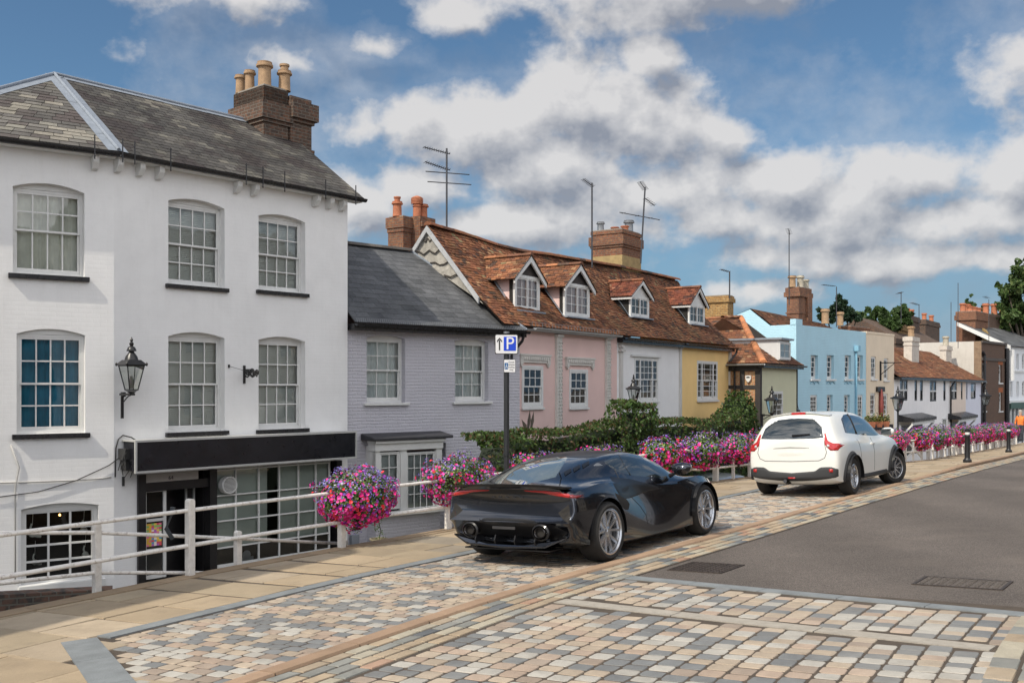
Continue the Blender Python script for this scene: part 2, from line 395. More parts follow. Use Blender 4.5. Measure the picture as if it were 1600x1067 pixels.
sheet('road_gutter_bed', -12, 46, .5, [.0, -.56], JOINT, .006)
sheet('road_crossing_bed', -10, 1.5, .5, [-.55, -2.5, -4.5, -7.4], JOINT, .007)
# parking bay of setts
mb = MB()
bayend = lambda t: -3.42+(t-.86)*.62
mb2 = mb
s = -4.0; 
while s < 14.2:
    t = .17+rnd.random()*.02-.15*(round(s/.13) % 2)*.5
    while t < 2.18:
        l = .175*(1+rnd.uniform(-.12, .12)); a, c_ = max(t, .17), min(t+l, 2.18)
        if c_-a > .05 and s > bayend((a+c_)/2)-.06:
            slab(mb, s+.065, (a+c_)/2, .122, c_-a-.009, .010, .020, .005, 'sett', dome=.0015, jit=.003)
        t += l
    s += .13
tag(mb.build('parking_bay_paving', SETT, smooth=40), kind='structure')
# crossing setts in front
mb = MB()
t = -.58
k_ = 0
while t > -4.25:
    w = .172; s = -9.0+rnd.random()*.16
    while s < 1.42:
        l = .155*(1+rnd.uniform(-.14, .14)); c0 = s+l/2
        sb = .13+(t+.55)*.128
        if not (sb-.11-l/2 < c0 < sb+.11+l/2) and c0+l/2 < 1.44+.1*(t+.6): slab(mb, c0, t-w/2, l-.017, w-.012, .012, .024, .005, 'sett', dome=.0015, jit=.004)
        elif abs(c0-sb) < .1: pass
        s += l
    t -= w; k_ += 1
tag(mb.build('crossing_paving', SETT, smooth=40), kind='structure')
mb = MB(); pave(mb, -9.5, 1.35, -7.3, -4.27, .30, .19, 's', .018, .015, .02, .007, 'chan', dome=.003, jit=.006)
tag(mb.build('side_paving', SETT, smooth=40), kind='structure')
mb = MB(); pave(mb, -11, 40, -.545, -.01, .27, .133, 's', .012, .013, .015, .006, 'chan', dome=.002, jit=.003)
tag(mb.build('road_gutter', SETT, smooth=40), kind='structure')
# kerb, bands
mb = MB(); s = -11.0
while s < 100:
    l = .9; h = .028 if s < 14 else min(.09, .028+(s-14)*.012)
    k = .9+.2*rnd.random(); slab_c = (.33*k, .225*k, .15*k)
    q = [ST(s+.006, .005, h), ST(s+l-.006, .005, h), ST(s+l-.006, .15, h), ST(s+.006, .15, h)]; lo = [p-V(0,0,.12) for p in q]
    bev = [ST(s+.006, -.006, h-.02), ST(s+l-.006, -.006, h-.02)]
    mb.faces(q+lo+bev, [(0,1,2,3),(3,2,6,7),(8,9,1,0),(4,5,9,8),(0,3,7,4),(2,1,5,6)], slab_c); s += l
tag(mb.build('kerb', FLAG, fixn=True), kind='structure')
mb = MB()
def band(mb, pts, w, h, seg=.8):
    for (s0, t0), (s1, t1) in zip(pts, pts[1:]):
        L = math.hypot(s1-s0, t1-t0); n = max(1, round(L/seg)); nx, ny = -(t1-t0)/L*w/2, (s1-s0)/L*w/2
        for i in range(n):
            a, c_ = (i+.004)/n, (i+.996)/n; A = (s0+(s1-s0)*a, t0+(t1-t0)*a); B = (s0+(s1-s0)*c_, t0+(t1-t0)*c_)
            tp = [ST(A[0]-nx, A[1]-ny, h), ST(B[0]-nx, B[1]-ny, h), ST(B[0]+nx, B[1]+ny, h), ST(A[0]+nx, A[1]+ny, h)]
            mb.prism([p-V(0,0,.03) for p in tp], (0,0,.03))
band(mb, [(1.52, -.56), (1.15, -4.3)], .17, .017)
band(mb, [(-2.56, 2.32), (-1, 2.29), (2, 2.29), (5, 2.28), (8, 2.28), (11, 2.28), (14.4, 2.28)], .18, .018)
band(mb, [(-2.72, 2.42), (-3.92, .16)], .28, .019)
tag(mb.build('pavement_slate_strip', SLATE, fixn=True), kind='structure')
mb = MB(); band(mb, [(.13, -.58), (-.34, -4.25)], .19, .016, 1.1)
tag(mb.build('paving_strip', mk('concrete_strip', (.33, .30, .255), .85, var=.15, scale=8, bmp=.3, bscale=50, dirt=.3), fixn=True), kind='structure')
# flagged pavement
mb = MB()
def fl(s0, s1, t0, t1, **k): pave(mb, s0, s1, t0, t1, .62, .85, 't', .011, .014, .004, .005, 'flag', vary=.25)
fl(-12, -3.9, .17, lambda s: edge_t(s)-.2)
s = -3.9
for s in [-3.9, -3.28]: fl(s, s+.62, (lambda q: .86+(q+3.42)/.62+.25), lambda q: 4.1)
fl(-2.66, 13.9, 2.4, lambda s: edge_t(s)-.2)
fl(14.3, 60, .17, lambda s: edge_t(s)-.2)
tag(mb.build('pavement', FLAG), kind='structure')
# coping along the drop and the brick retaining wall under it
mb = MB(); s = -12.0
while s < 70:
    l = .5; c = .9+.2*rnd.random()
    A, B = [], []
    for q in (s, s+l-.008): e = edge_t(q); A.append((ST(q, e-.2, .022), ST(q, e+.06, .026)))
    tp = [A[0][0], A[1][0], A[1][1], A[0][1]]
    mb.prism([p-V(0,0,.09) for p in tp], (0,0,.09), (.30*c, .22*c, .14*c)); s += l
tag(mb.build('pavement_kerb', FLAG, fixn=True), kind='structure')
mb = MB(); n = 84
for i in range(n):
    s0 = -12+i; s1 = s0+1; a = ST(s0, edge_t(s0)+.0); c_ = ST(s1, edge_t(s1)+.0); a2 = ST(s0, edge_t(s0)-.4); c2 = ST(s1, edge_t(s1)-.4)
    lo = -4.5
    mb.faces([a-V(0,0,.066), c_-V(0,0,.066), V(c_.x, c_.y, lo), V(a.x, a.y, lo), a2-V(0,0,.09), c2-V(0,0,.09), V(c2.x, c2.y, lo), V(a2.x, a2.y, lo)], [(0,1,2,3),(4,5,1,0),(7,6,5,4)])
BRK_D = mkbrick('dark_retaining_brick', (.10,.06,.045), (.15,.085,.06), (.13,.12,.10), (.05,.045,.04))
tag(mb.build('retaining_wall', BRK_D, fixn=True), 'dark brick retaining wall under the railings at the edge of the raised pavement', 'wall')
# iron covers in the road
IRON = mk('cast_iron', (.085, .068, .058), .55, .6, var=.3, scale=20, bmp=.8, bscale=120)
def cover(name, label, cat, s, t, ls, lt, lid, framew=.03, frame_c=IRON, slots=0):
    root = thing(name, label, cat, ST(s, t))
    o = ST(s, t)
    def P(a, c_, z): return ST(s+a, t+c_, z)-o
    f = MB()
    for a0, a1, c0, c1 in ((-ls/2, ls/2, -lt/2, -lt/2+framew), (-ls/2, ls/2, lt/2-framew, lt/2), (-ls/2, -ls/2+framew, -lt/2+framew, lt/2-framew), (ls/2-framew, ls/2, -lt/2+framew, lt/2-framew)):
        f.prism([P(a0, c0, -.01), P(a1, c0, -.01), P(a1, c1, -.01), P(a0, c1, -.01)], (0, 0, .02))
    f.build('frame', frame_c, root, fixn=True)
    l = MB()
    if slots:
        for i in range(slots):
            a0 = -ls/2+framew+(ls-2*framew)*(i+.15)/slots; a1 = -ls/2+framew+(ls-2*framew)*(i+.6)/slots
            l.prism([P(a0, -lt/2+framew, -.008), P(a1, -lt/2+framew, -.008), P(a1, lt/2-framew, -.008), P(a0, lt/2-framew, -.008)], (0, 0, .016))
        bt = MB(); bt.poly([P(-ls/2+.02, -lt/2+.02, .0025), P(ls/2-.02, -lt/2+.02, .0025), P(ls/2-.02, lt/2-.02, .0025), P(-ls/2+.02, lt/2-.02, .0025)]); bt.build('gully_pit', DARK, root)
    else:
        a, c_ = ls/2-framew-.004, lt/2-framew-.004
        l.poly([P(-a, -c_, .006), P(a, -c_, .006), P(a, c_, .006), P(-a, c_, .006)])
        n = 9
        for i in range(n):
            for j in range(n):
                x = -a+2*a*(i+.5)/n; y = -c_+2*c_*(j+.5)/n
                l.prism([P(x-a*.06, y-c_*.06, .006), P(x+a*.06, y-c_*.06, .006), P(x+a*.06, y+c_*.06, .006), P(x-a*.06, y+c_*.06, .006)], (0, 0, .006))
    l.build('grating' if slots else 'lid', lid, root, fixn=True)
cover('drain_cover', 'square dark iron cover sunk in the tarmac beside the sett gutter', 'drain cover', 2.45, -.98, .62, .62, IRON, .015)
cover('manhole_cover', 'rectangular cover filled with tarmac, thin dark rim, in the open road', 'manhole cover', 2.5, -3.55, .5, .78, ASPH, .03, IRON)
cover('drain_grating', 'slotted iron drain grating at the right edge where tarmac meets slate strip', 'drain grating', 1.55, -4.55, .42, .42, IRON, .03, slots=7)
# ---------------------------------------------------------------- building kit
class Face:
    def __init__(s, px0, d0, head, zb=-1.5, root=None, O=None):
        h = math.radians(head); s.h = head; s.O = Vector(O) if O is not None else Vector(((px0-CX)/F*d0, d0)); s.e = Vector((math.sin(h), math.cos(h))); s.n = Vector((math.cos(h), -math.sin(h))); s.zb = zb
        s.M = Matrix.Translation((s.O.x, s.O.y, zb)) @ Matrix.Rotation(PI/2-h, 4, 'Z'); s.root = root
    def L(s, px, py, y=0.0):
        r = Vector(((px-CX)/F, 1)); d = (s.O.dot(s.n)-y)/r.dot(s.n); q = r*d-s.O
        return Vector((q.dot(s.e), y, EYE+(HY-py)/F*d-s.zb))
    def px(s, px, y=0.0): return s.L(px, HY, y).x
    def onroof(s, px, py, z0, k, y0=0.0):         # ray against the roof plane z = z0 + k (y - y0)
        y = 1.0
        for _ in range(60):
            p = s.L(px, py, y); y = .5*y+.5*(y0+(p.z-z0)/k)
        return s.L(px, py, y)
    def W(s, p): return s.M @ Vector(p)
    def put(s, o, parent=None):
        if parent is None or parent is s.root:
            o.parent = s.root
            o.matrix_local = s.root_inv() @ s.M
        else: o.parent = parent
        return o
    def root_inv(s): return s.rootM.inverted()
    def side(s, u, flip=False):
        """a flank: wall plane through local x=u running back into the plot, seen from the left (normal -x)"""
        f = Face(0, 1, s.h-90, s.zb, s.root, O=s.O+s.e*u); f.rootM = s.rootM; return f
def house(name, label, cat, px0, d0, head, zb=-1.5, group=None, extra=None):
    f = Face(px0, d0, head, zb)
    r = thing(name, label, cat, f.M.to_translation(), PI/2-math.radians(head), group); f.root = r; f.rootM = f.M.copy(); return f
def face2(f, px0, d0, head):
    g = Face(px0, d0, head, f.zb, f.root); g.rootM = f.rootM; return g
def put(f, mb, name, mat, parent=None, **k):
    return f.put(mb.build(name, mat, None, **k), parent)
def wallgrid(mb, x0, x1, z0, z1, holes, y=0.0, dep=.13):
    xs = sorted({x0, x1, *[h[0] for h in holes], *[h[1] for h in holes]}); zs = sorted({z0, z1, *[h[2] for h in holes], *[h[3] for h in holes]})
    xs = [x for x in xs if x0-1e-6 <= x <= x1+1e-6]; zs = [z for z in zs if z0-1e-6 <= z <= z1+1e-6]
    for i in range(len(xs)-1):
        for j in range(len(zs)-1):
            a, b_, c, d = xs[i], xs[i+1], zs[j], zs[j+1]; mx, mz = (a+b_)/2, (c+d)/2
            if any(h[0] < mx < h[1] and h[2] < mz < h[3] for h in holes): continue
            mb.poly([(a,y,c),(b_,y,c),(b_,y,d),(a,y,d)])
    for h in holes:
        a, b_, c, d = h[:4]; r = h[4] if len(h) > 4 else 0; yb = y+dep
        mb.poly([(a,y,c),(a,yb,c),(b_,yb,c),(b_,y,c)]); mb.poly([(a,y,c),(a,y,d-r),(a,yb,d-r),(a,yb,c)]); mb.poly([(b_,y,c),(b_,yb,c),(b_,yb,d-r),(b_,y,d-r)])
        n = 10 if r else 1; zz = lambda x: d-r*(2*(x-(a+b_)/2)/(b_-a))**2
        for i in range(n):
            xa, xb = a+(b_-a)*i/n, a+(b_-a)*(i+1)/n
            mb.poly([(xa,y,zz(xa)),(xb,y,zz(xb)),(xb,yb,zz(xb)),(xa,yb,zz(xa))])
            if r: mb.poly([(xa,y,zz(xa)),(xb,y,zz(xb)),(xb,y,d),(xa,y,d)])
def shell(mb, x0, x1, dep, z0, z1, y0=0.0):
    """flanks, back and top lid so that no light leaks into the rooms"""
    mb.poly([(x0,y0,z0),(x0,y0,z1),(x0,dep,z1),(x0,dep,z0)]); mb.poly([(x1,y0,z0),(x1,dep,z0),(x1,dep,z1),(x1,y0,z1)])
    mb.poly([(x0,dep,z0),(x0,dep,z1),(x1,dep,z1),(x1,dep,z0)])
def curtmat(name, c1, c2=None, tr=0):
    return mk(name, c1, .9, var=.12, scale=6)
CURT = curtmat('cream_curtain', (.88,.84,.74)); BLIND = mk('pale_blind', (.92,.91,.87), .6, var=.05); BLUEC = mk('blue_curtain', (.05,.30,.44), .9, var=.3, scale=2); GREYC = mk('grey_net', (.50,.50,.49), .9, var=.15)
def window(f, x0, x1, z0, z1, nx=3, nu=2, nl=2, fr=.045, bar=.02, dep=.11, back='curtain', mat=None, sill=None, split=.5, arch=0, parent=None, opened=0.0, single=False, glass=None, y=0.0, sillh=.06, sillp=.07, sillo=.08, inner=True, bmat=None, name='window'):
    mat = mat or WHITE; m = MB(); Y = y+dep; zt = z1-arch
    if arch: m.box(x0, x1, Y-.01, Y+.05, zt-.002, z1+.0)
    m.box(x0, x0+fr, Y, Y+.06, z0, zt-.003); m.box(x1-fr, x1, Y, Y+.06, z0, zt-.003); m.box(x0+fr, x1-fr, Y, Y+.06, zt-fr, zt-.003); m.box(x0+fr, x1-fr, Y, Y+.06, z0, z0+fr)
    a, b_, c, d = x0+fr, x1-fr, z0+fr, zt-fr; g = MB()
    def sash(a, b_, c, d, yy, nx, nz, rail, bot=None):
        bot = bot or rail; fs = .6*rail+.012
        m.box(a, a+fs, yy, yy+.03, c, d); m.box(b_-fs, b_, yy, yy+.03, c, d); m.box(a+fs, b_-fs, yy, yy+.03, d-rail, d); m.box(a+fs, b_-fs, yy, yy+.03, c, c+bot)
        A, B, Cc, Dd = a+fs, b_-fs, c+bot, d-rail
        for i in range(1, nx): x = A+(B-A)*i/nx; m.box(x-bar/2, x+bar/2, yy+.004, yy+.026, Cc, Dd)
        for j in range(1, nz):
            z = Cc+(Dd-Cc)*j/nz
            for i in range(nx):
                xa = A+(B-A)*i/nx+(bar/2 if i else 0); xb = A+(B-A)*(i+1)/nx-(bar/2 if i < nx-1 else 0); m.box(xa, xb, yy+.005, yy+.025, z-bar/2, z+bar/2)
        g.poly([(A, yy+.015, Cc), (B, yy+.015, Cc), (B, yy+.015, Dd), (A, yy+.015, Dd)])
    if single: sash(a, b_, c, d, Y+.015, nx, nu, .03)
    else:
        zm = c+(d-c)*split
        sash(a, b_, zm-.015, d, Y+.005, nx, nu, .035); sash(a, b_, c+opened, zm+.02+opened, Y+.037, nx, nl, .035, .06)
    w = put(f, m, name, mat, parent, bevel=.003 if (x1-x0) > .6 and f.O.length < 28 else 0)
    go = g.build('pane', glass or GLASS, w)
    t = MB()
    if back == 'curtain' or back == 'blue' or back == 'net':
        n = 44
        def cy(i): return Y+.13+.022*math.sin(i*.9+math.sin(i*.37)*2)+.008*math.sin(i*2.3)
        t.faces([(x0+(x1-x0)*i/n, cy(i), z) for i in range(n+1) for z in (z0-.02, z1)], [(2*i, 2*i+2, 2*i+3, 2*i+1) for i in range(n)])
        t.build('curtain', bmat or {'curtain': CURT, 'blue': BLUEC, 'net': GREYC}[back], w, smooth=True)
    elif back == 'blind':
        z = z0+.02
        while z < z1-.01: t.poly([(x0+.02, Y+.10, z), (x1-.02, Y+.10, z), (x1-.02, Y+.122, z+.030), (x0+.02, Y+.122, z+.030)]); z += .034
        t.poly([(x0, Y+.135, z0), (x1, Y+.135, z0), (x1, Y+.135, z1), (x0, Y+.135, z1)])
        t.build('blind', bmat or BLIND, w)
    if inner:
        r = MB(); yb = Y+(.16 if back != 'dark' else .7)
        a, b_, c, d, ya = x0-.01, x1+.01, z0-.03, z1+.01, Y+.062
        if back == 'dark' and dep > .05: a -= .25; b_ += .25; c -= .1
        r.faces([(a,ya,c),(b_,ya,c),(b_,ya,d),(a,ya,d),(a,yb,c),(b_,yb,c),(b_,yb,d),(a,yb,d)], [(4,5,6,7),(0,4,7,3),(1,2,6,5),(0,1,5,4),(3,7,6,2)])
        r.build('dark_room', DARK, w)
    if sill is not None:
        q = MB(); q.box(x0-sillo, x1+sillo, y-sillp, Y+.001, z0-sillh, z0-.002)
        q.build('sill', sill, w, bevel=.006 if f.O.length < 30 else 0)
    return w
def tiles(mb, A, B, Cc, Dd, rows, tw, th, colf, jit=.004, bul=None, gapc=(.03,.02,.015), nudge=0.0, vj=.0):
    """roof covering from separate tiles: A,B eaves left and right, C,D ridge right and left"""
    A, B, Cc, Dd = map(Vector, (A, B, Cc, Dd)); nrm = (B-A).cross(Dd-A)
    if nrm.length < 1e-6: nrm = (B-A).cross(Cc-A)
    nrm.normalize()
    if nrm.z < 0: nrm = -nrm
    def P(u, v):
        p = A.lerp(B, u).lerp(Dd.lerp(Cc, u), v)
        return p+(nrm*bul(u, v) if bul else Vector())
    if bul:
        N = 8
        for i in range(N):
            for j in range(N): mb.poly([P(i/N, j/N)-nrm*.02, P((i+1)/N, j/N)-nrm*.02, P((i+1)/N, (j+1)/N)-nrm*.02, P(i/N, (j+1)/N)-nrm*.02], gapc)
    else: mb.poly([p-nrm*.02 for p in ((A, B, Cc, Dd) if (Cc-Dd).length > 1e-4 else (A, B, Cc))], gapc)
    for r in range(rows):
        v0, v1 = r/rows, min(1, (r+1.25)/rows)
        W0 = (P(1, v0)-P(0, v0)).length
        if W0 < .02: continue
        n = max(1, round(W0/tw)); off = (r % 2)*.5
        us = [0.0]+[min(1, max(0, (k+off)/n)) for k in range(0 if off else 1, n)]+[1.0]
        for a, c in zip(us, us[1:]):
            if (c-a)*W0 < .015: continue
            g = .004/W0; ua, ub = a+g, c-g; j0 = rnd.uniform(-jit, jit); j1 = j0+rnd.uniform(-jit, jit)*.7; dv = rnd.uniform(-vj, vj)/rows
            vv = max(0, v0+dv)
            p0, p1, p2, p3 = P(ua, vv), P(ub, vv), P(ub, v1), P(ua, v1)
            q0, q1 = p0+nrm*(th+j0), p1+nrm*(th+j1); col = colf((a+c)/2, v0)
            mb.poly([q0, q1, p2+nrm*(.002+nudge), p3+nrm*(.002+nudge)], col)
            mb.poly([p0-nrm*.01, p1-nrm*.01, q1, q0], tuple(x*.8 for x in col))
def pick(cols, k=.15):
    r = rnd.random(); s = 0
    for w, c in cols:
        s += w
        if r <= s: break
    m = 1+rnd.uniform(-k, k); return tuple(x*m for x in c)
from mathutils import noise as mn
CLAY = [(.46, (.195,.078,.040)), (.26, (.235,.100,.048)), (.15, (.135,.062,.038)), (.08, (.082,.050,.037)), (.05, (.31,.17,.09))]
def clay(u, v, k=1.0, s=0):
    n = mn.noise(Vector((u*7+s, v*5, s*3.1))); c = pick(CLAY, .22); f = (1-.45*max(0, n+.1))*k
    if n < -.35 and rnd.random() < .12: c = (.22,.17,.09)
    return tuple(x*f for x in c)
SL1 = [(.5, (.074,.069,.063)), (.27, (.092,.086,.077)), (.15, (.060,.052,.048)), (.08, (.125,.118,.10))]
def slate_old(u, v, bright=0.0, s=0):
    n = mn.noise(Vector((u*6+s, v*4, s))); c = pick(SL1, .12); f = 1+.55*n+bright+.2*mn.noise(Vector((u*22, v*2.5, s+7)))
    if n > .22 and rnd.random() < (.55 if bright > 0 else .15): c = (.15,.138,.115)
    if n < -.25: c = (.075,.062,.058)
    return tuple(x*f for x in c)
def slate_new(u, v): return pick([(.6, (.095,.098,.103)), (.3, (.112,.115,.12)), (.1, (.075,.078,.082))], .10)
def tilemat(name, rough=.8, moss=.25, mosscol=(.10,.10,.05)):
    b = newmat(name); tc = b.n('ShaderNodeTexCoord').outputs['Object']; base = b.n('ShaderNodeAttribute', attribute_name='col').outputs['Color']
    c = b.n('ShaderNodeVectorMath', {0: base, 'Scale': b.rng(b.noise(tc, 22, 6, .7), .3, .7, .72, 1.25)}, operation='SCALE').outputs[0]
    c = b.mix(b.math('MULTIPLY', b.rng(b.noise(tc, 1.6, 8, .75), .5, .7), moss), c, mosscol)
    c = b.n('ShaderNodeVectorMath', {0: c, 'Scale': b.rng(b.noise(tc, .9, 6, .7), .3, .7, .68, 1.28)}, operation='SCALE').outputs[0]
    return finish(b, c, rough, 0, bump(b, b.noise(tc, 60, 4), .5, .01), .3)
TILE = tilemat('clay_tiles', .85, .35); SLT = tilemat('old_slates', .7, .25, (.16,.14,.10)); SLN = tilemat('new_slates', .55, .05)
def ridge(mb, p0, p1, r=.11, seg=.42, cols=CLAY, k=1.15, drop=.02):
    p0, p1 = Vector(p0), Vector(p1); L = (p1-p0).length; n = max(1, round(L/seg)); d = (p1-p0)/L
    x = d.cross(Vector((0,0,1))).normalized(); up = x.cross(d)
    for i in range(n):
        a, c = p0+d*(L*i/n+.004), p0+d*(L*(i+1)/n+.01); col = pick(cols, .2); col = tuple(q*k for q in col); R = r*(1+rnd.uniform(-.05, .05))
        vs = []; m = 7
        for p, rr in ((a, R*1.04), (c, R)):
            for j in range(m): t = PI*j/(m-1); vs.append(p+x*rr*math.cos(t)+up*(rr*math.sin(t)*.8-drop))
        mb.faces(vs, [(j, j+1, j+1+m, j+m) for j in range(m-1)]+[tuple(range(m))], col)
POTR = mk('terracotta_pot', (.42,.15,.075), .8, var=.2, scale=8, dirt=.25); POTB = mk('buff_pot', (.34,.22,.125), .8, var=.25, scale=6, dirt=.4, dirtcol=(.1,.09,.07)); POTW = mk('pale_pot', (.42,.38,.30), .8, var=.2, dirt=.3)
def pot(f, parent, x, y, z, h, r, mat, style=0):
    m = MB()
    if style == 1:                                     # round louvred cowl
        m.lathe([(r*.85, 0), (r*.8, h*.5), (r*1.0, h*.52), (r*.75, h*.58), (r*1.15, h*.72), (r*1.2, h*.82), (r*1.0, h*.94), (r*.4, h)], (x, y, z), 14)
        for k in range(5): m.lathe([(r*1.24, h*(.63+k*.06)), (r*1.26, h*(.645+k*.06)), (r*1.24, h*(.66+k*.06))], (x, y, z), 14, closed=False)
    else:
        m.lathe([(r*.95, 0), (r*.9, h*.1), (r*.85, h*.72), (r*.88, h*.78), (r*1.15, h*.82), (r*1.15, h*.9), (r*.98, h*.93), (r*1.02, h), (r*.8, h), (r*.75, h*.8)], (x, y, z), 14)
        if style == 2: m.lathe([(r*.6, h), (r*.6, h*1.22), (r*.75, h*1.22), (r*.75, h*1.32), (r*.5, h*1.32)], (x, y, z), 10)
    o = m.build('chimney_pot', mat, parent, smooth=40); return o
def chimney(f, x0, x1, y0, y1, z0, z1, mat, pots=(), bands=((.0,.12,.05),(.14,.28,.09)), capmat=None, parent=None, extra=None, name='chimney'):
    """bands: (from top, to, projection)"""
    m = MB(); m.box(x0, x1, y0, y1, z0, z1)
    for a, c, p in bands: m.box(x0-p, x1+p, y0-p, y1+p, z1-c, z1-a)
    if extra: extra(m)
    o = put(f, m, name, mat, parent)
    c = MB(); c.box(x0+.02, x1-.02, y0+.02, y1-.02, z1-.01, z1+.04); c.build('flaunching', mk('mortar_cap', (.25,.23,.2), .95, var=.2), o)
    for i, (u, v, h, r, mt, st) in enumerate(pots): pot(f, o, x0+(x1-x0)*u, y0+(y1-y0)*v, z1+.03, h, r, mt, st)
    return o
def gutter(mb, p0, p1, r=.06, n=10):
    p0, p1 = Vector(p0), Vector(p1); d = (p1-p0).normalized(); x = d.cross(Vector((0,0,1))).normalized()
    vs = []
    for p in (p0, p1):
        for j in range(n+1): t = PI+PI*j/n; vs.append(p+x*r*math.cos(t)+Vector((0,0,r*math.sin(t))))
        for j in range(n+1): t = 2*PI-PI*j/n; vs.append(p+x*r*.85*math.cos(t)+Vector((0,0,r*.85*math.sin(t))))
    m = 2*(n+1); mb.faces(vs, [(j, (j+1) % m, (j+1) % m+m, j+m) for j in range(m)]+[tuple(range(m-1, -1, -1)), tuple(range(m, 2*m))])
BR_RED = mkbrick('red_chimney_brick', (.25,.10,.055), (.17,.07,.042), (.18,.14,.105), (.30,.14,.07), stain=.5)
BR_OLD = mkbrick('sooty_chimney_brick', (.115,.07,.048), (.07,.048,.038), (.16,.135,.11), (.16,.08,.05), stain=.6)
BR_YEL = mkbrick('yellow_chimney_brick', (.42,.25,.09), (.34,.19,.07), (.20,.14,.08), (.46,.30,.13), stain=.25)
# ================================================================ 1  white corner townhouse
H1 = house('corner_townhouse', 'tall white painted corner townhouse with slate hipped roof and empty black shop fascia', 'house', 178, 16.8, 40.6, -1.42)
WW = mkwall('white_painted_brick', (.80,.795,.78), (.225,.075), .22, bh=-.12, dirt=.09, dirtcol=(.36,.34,.31))
L1 = face2(H1, 178, 16.8, 55.9)
ue = H1.px(543); ze = H1.L(178, 243).z
U0 = 0
def wr(f, a, b_, c, d, arch=0): # pixel window: left px, right px, sill (px,py), head (px,py)
    return f.px(a), f.px(b_), f.L(*c).z, f.L(*d).z
holes = []
wins = [(264, 347, (306, 447), (306, 312), 'blind', .09), (405, 473, (440, 456), (440, 336), 'blind', .08), (264, 347, (306, 674), (306, 519), 'blind', .09), (405, 473, (440, 670), (440, 526), 'blind', .08)]
for a, b_, c, d, bk, ar in wins:
    x0, x1, z0, z1 = wr(H1, a-1, b_+4, c, d); holes.append((x0, x1, z0, z1, ar))
    window(H1, x0, x1, z0, z1, 4, 2, 2, back=bk, arch=ar, dep=.14, fr=.05, bar=.022, sill=BLACKP, sillo=.06, sillh=.075)
zs1 = H1.L(306, 735).z; zs0 = 0.0                       # shopfront opening
xs0, xs1 = H1.px(214), H1.px(532)
holes.append((xs0, xs1, zs0, zs1))
m = MB(); wallgrid(m, 0, ue, -1.2, ze, holes, dep=.2); shell(m, -.0, ue, 7, -1.2, ze, .0)
m.poly([(0,7,-1.2),(0,7,ze),(-4,5,ze),(-4,5,-1.2)])
put(H1, m, 'wall', WW)
# left face
xl = L1.px(-230); holes = []
W1 = [(22, 131, (76, 430), (76, 287), 'curtain', .1), (28, 132, (80, 677), (80, 514), 'blue', .09)]
for i, (a, b_, c, d, bk, ar) in enumerate(W1):
    x0, x1, z0, z1 = L1.px(a-2), L1.px(b_+1), L1.L(*c).z, L1.L(*d).z; holes.append((x0, x1, z0, z1, ar))
    w = window(L1, x0, x1, z0, z1, 4, 2, 2 if i else 1, back=bk, arch=ar, dep=.13 if not i else .07, fr=.05, bar=.024, sill=BLACKP, sillo=.07, sillh=.08, opened=0 if i else .0, split=.5 if i else .52)
    if not i:                                            # raised lower sash shows the curtain bare
        pass
x0, x1, z0, z1 = L1.px(33), L1.px(154), L1.L(90, 909).z, L1.L(90, 786).z
holes.append((x0, x1, z0, z1, .07))
sw = window(L1, x0, x1, z0, z1, 3, 4, 1, single=True, back='dark', arch=.07, dep=.09, fr=.06, bar=.035, name='shop_window')
zsh = z0
m = MB(); m.box(x0-.04, x1+.1, -.06, .09, z0-.17, z0-.003); put(L1, m, 'sill', WHITE, bevel=.01)
# things seen in the salon window: hanging hair dryers, a brush, bulbs
DRY = mk('ivory_plastic', (.85,.82,.74), .4, var=.05)
for k, (u, z, sc) in enumerate(((.17, .66, 1), (.84, .66, 1), (.2, .30, .8), (.86, .34, .9))):
    X = x0+(x1-x0)*u; Z = z0+(z1-z0)*(z-.05); d = MB(); Y = .24
    d.lathe([(.0, -.035), (.05, -.03), (.06, 0), (.05, .03), (0, .035)], (0,0,0), 12, closed=False); d.v = [(X+p[0]*sc, Y+p[2]*sc, Z+p[1]*sc) for p in d.v]
    d.tube([(X+.02, Y, Z-.02), (X+.09*sc, Y, Z-.045*sc), (X+.13*sc, Y, Z-.05*sc)], [.03*sc, .025*sc, .022*sc], 8)
    d.tube([(X-.01, Y, Z+.03), (X-.03*sc, Y, Z+.1*sc), (X-.01, Y, Z+.17*sc)], [.022*sc, .016*sc, .014*sc], 8)
    d.tube([(X, Y, Z+.15*sc), (X+.01, Y, Z+.35)], .003, 4)
    o = L1.put(d.build('hair_dryer', DRY, None, smooth=40)); M_ = L1.M.copy(); o.parent = None; o.matrix_local = M_
    tag(o, ['ivory hair dryer hanging behind the left pane of the salon window', 'ivory hair dryer hanging behind the right pane of the salon window', 'smaller hair dryer hung low behind the bottom left pane', 'smaller hair dryer hung low behind the bottom right pane'][k], 'hair dryer', 'hair dryers hanging in the salon window')
BULB = mk('lit_bulb', (1,.6,.2), .5, emit=((1,.48,.12), 9))
for u, z in ((.31,.93), (.54,.91), (.56,.85), (.64,.92)):
    d = MB(); d.lathe([(0,-.02),(.016,-.01),(.018,0),(.008,.02),(0,.022)], (x0+(x1-x0)*u, .5, z0+(z1-z0)*z-.06), 8, closed=False); o = put(L1, d, 'bulb', BULB, sw, smooth=True)
m = MB(); wallgrid(m, xl, 0, -1.2, ze, holes, dep=.16)
put(L1, m, 'wall', WW)
P0, P1 = [V((px-CX)/F*d_, d_, 0) for px, d_ in ((-90, 11.6), (176, 12.3))]; m = MB(); n_ = (P1-P0).cross(V(0,0,1)).normalized()*-.25
m.prism([P0+V(0,0,-1.6), P1+V(0,0,-1.6), P1+V(0,0,-.50), P0+V(0,0,-.46)], n_); o = m.build('garden_wall', BRK_D, fixn=True); tag(o, 'low dark brick wall in front of the salon window at the bottom left', 'wall')
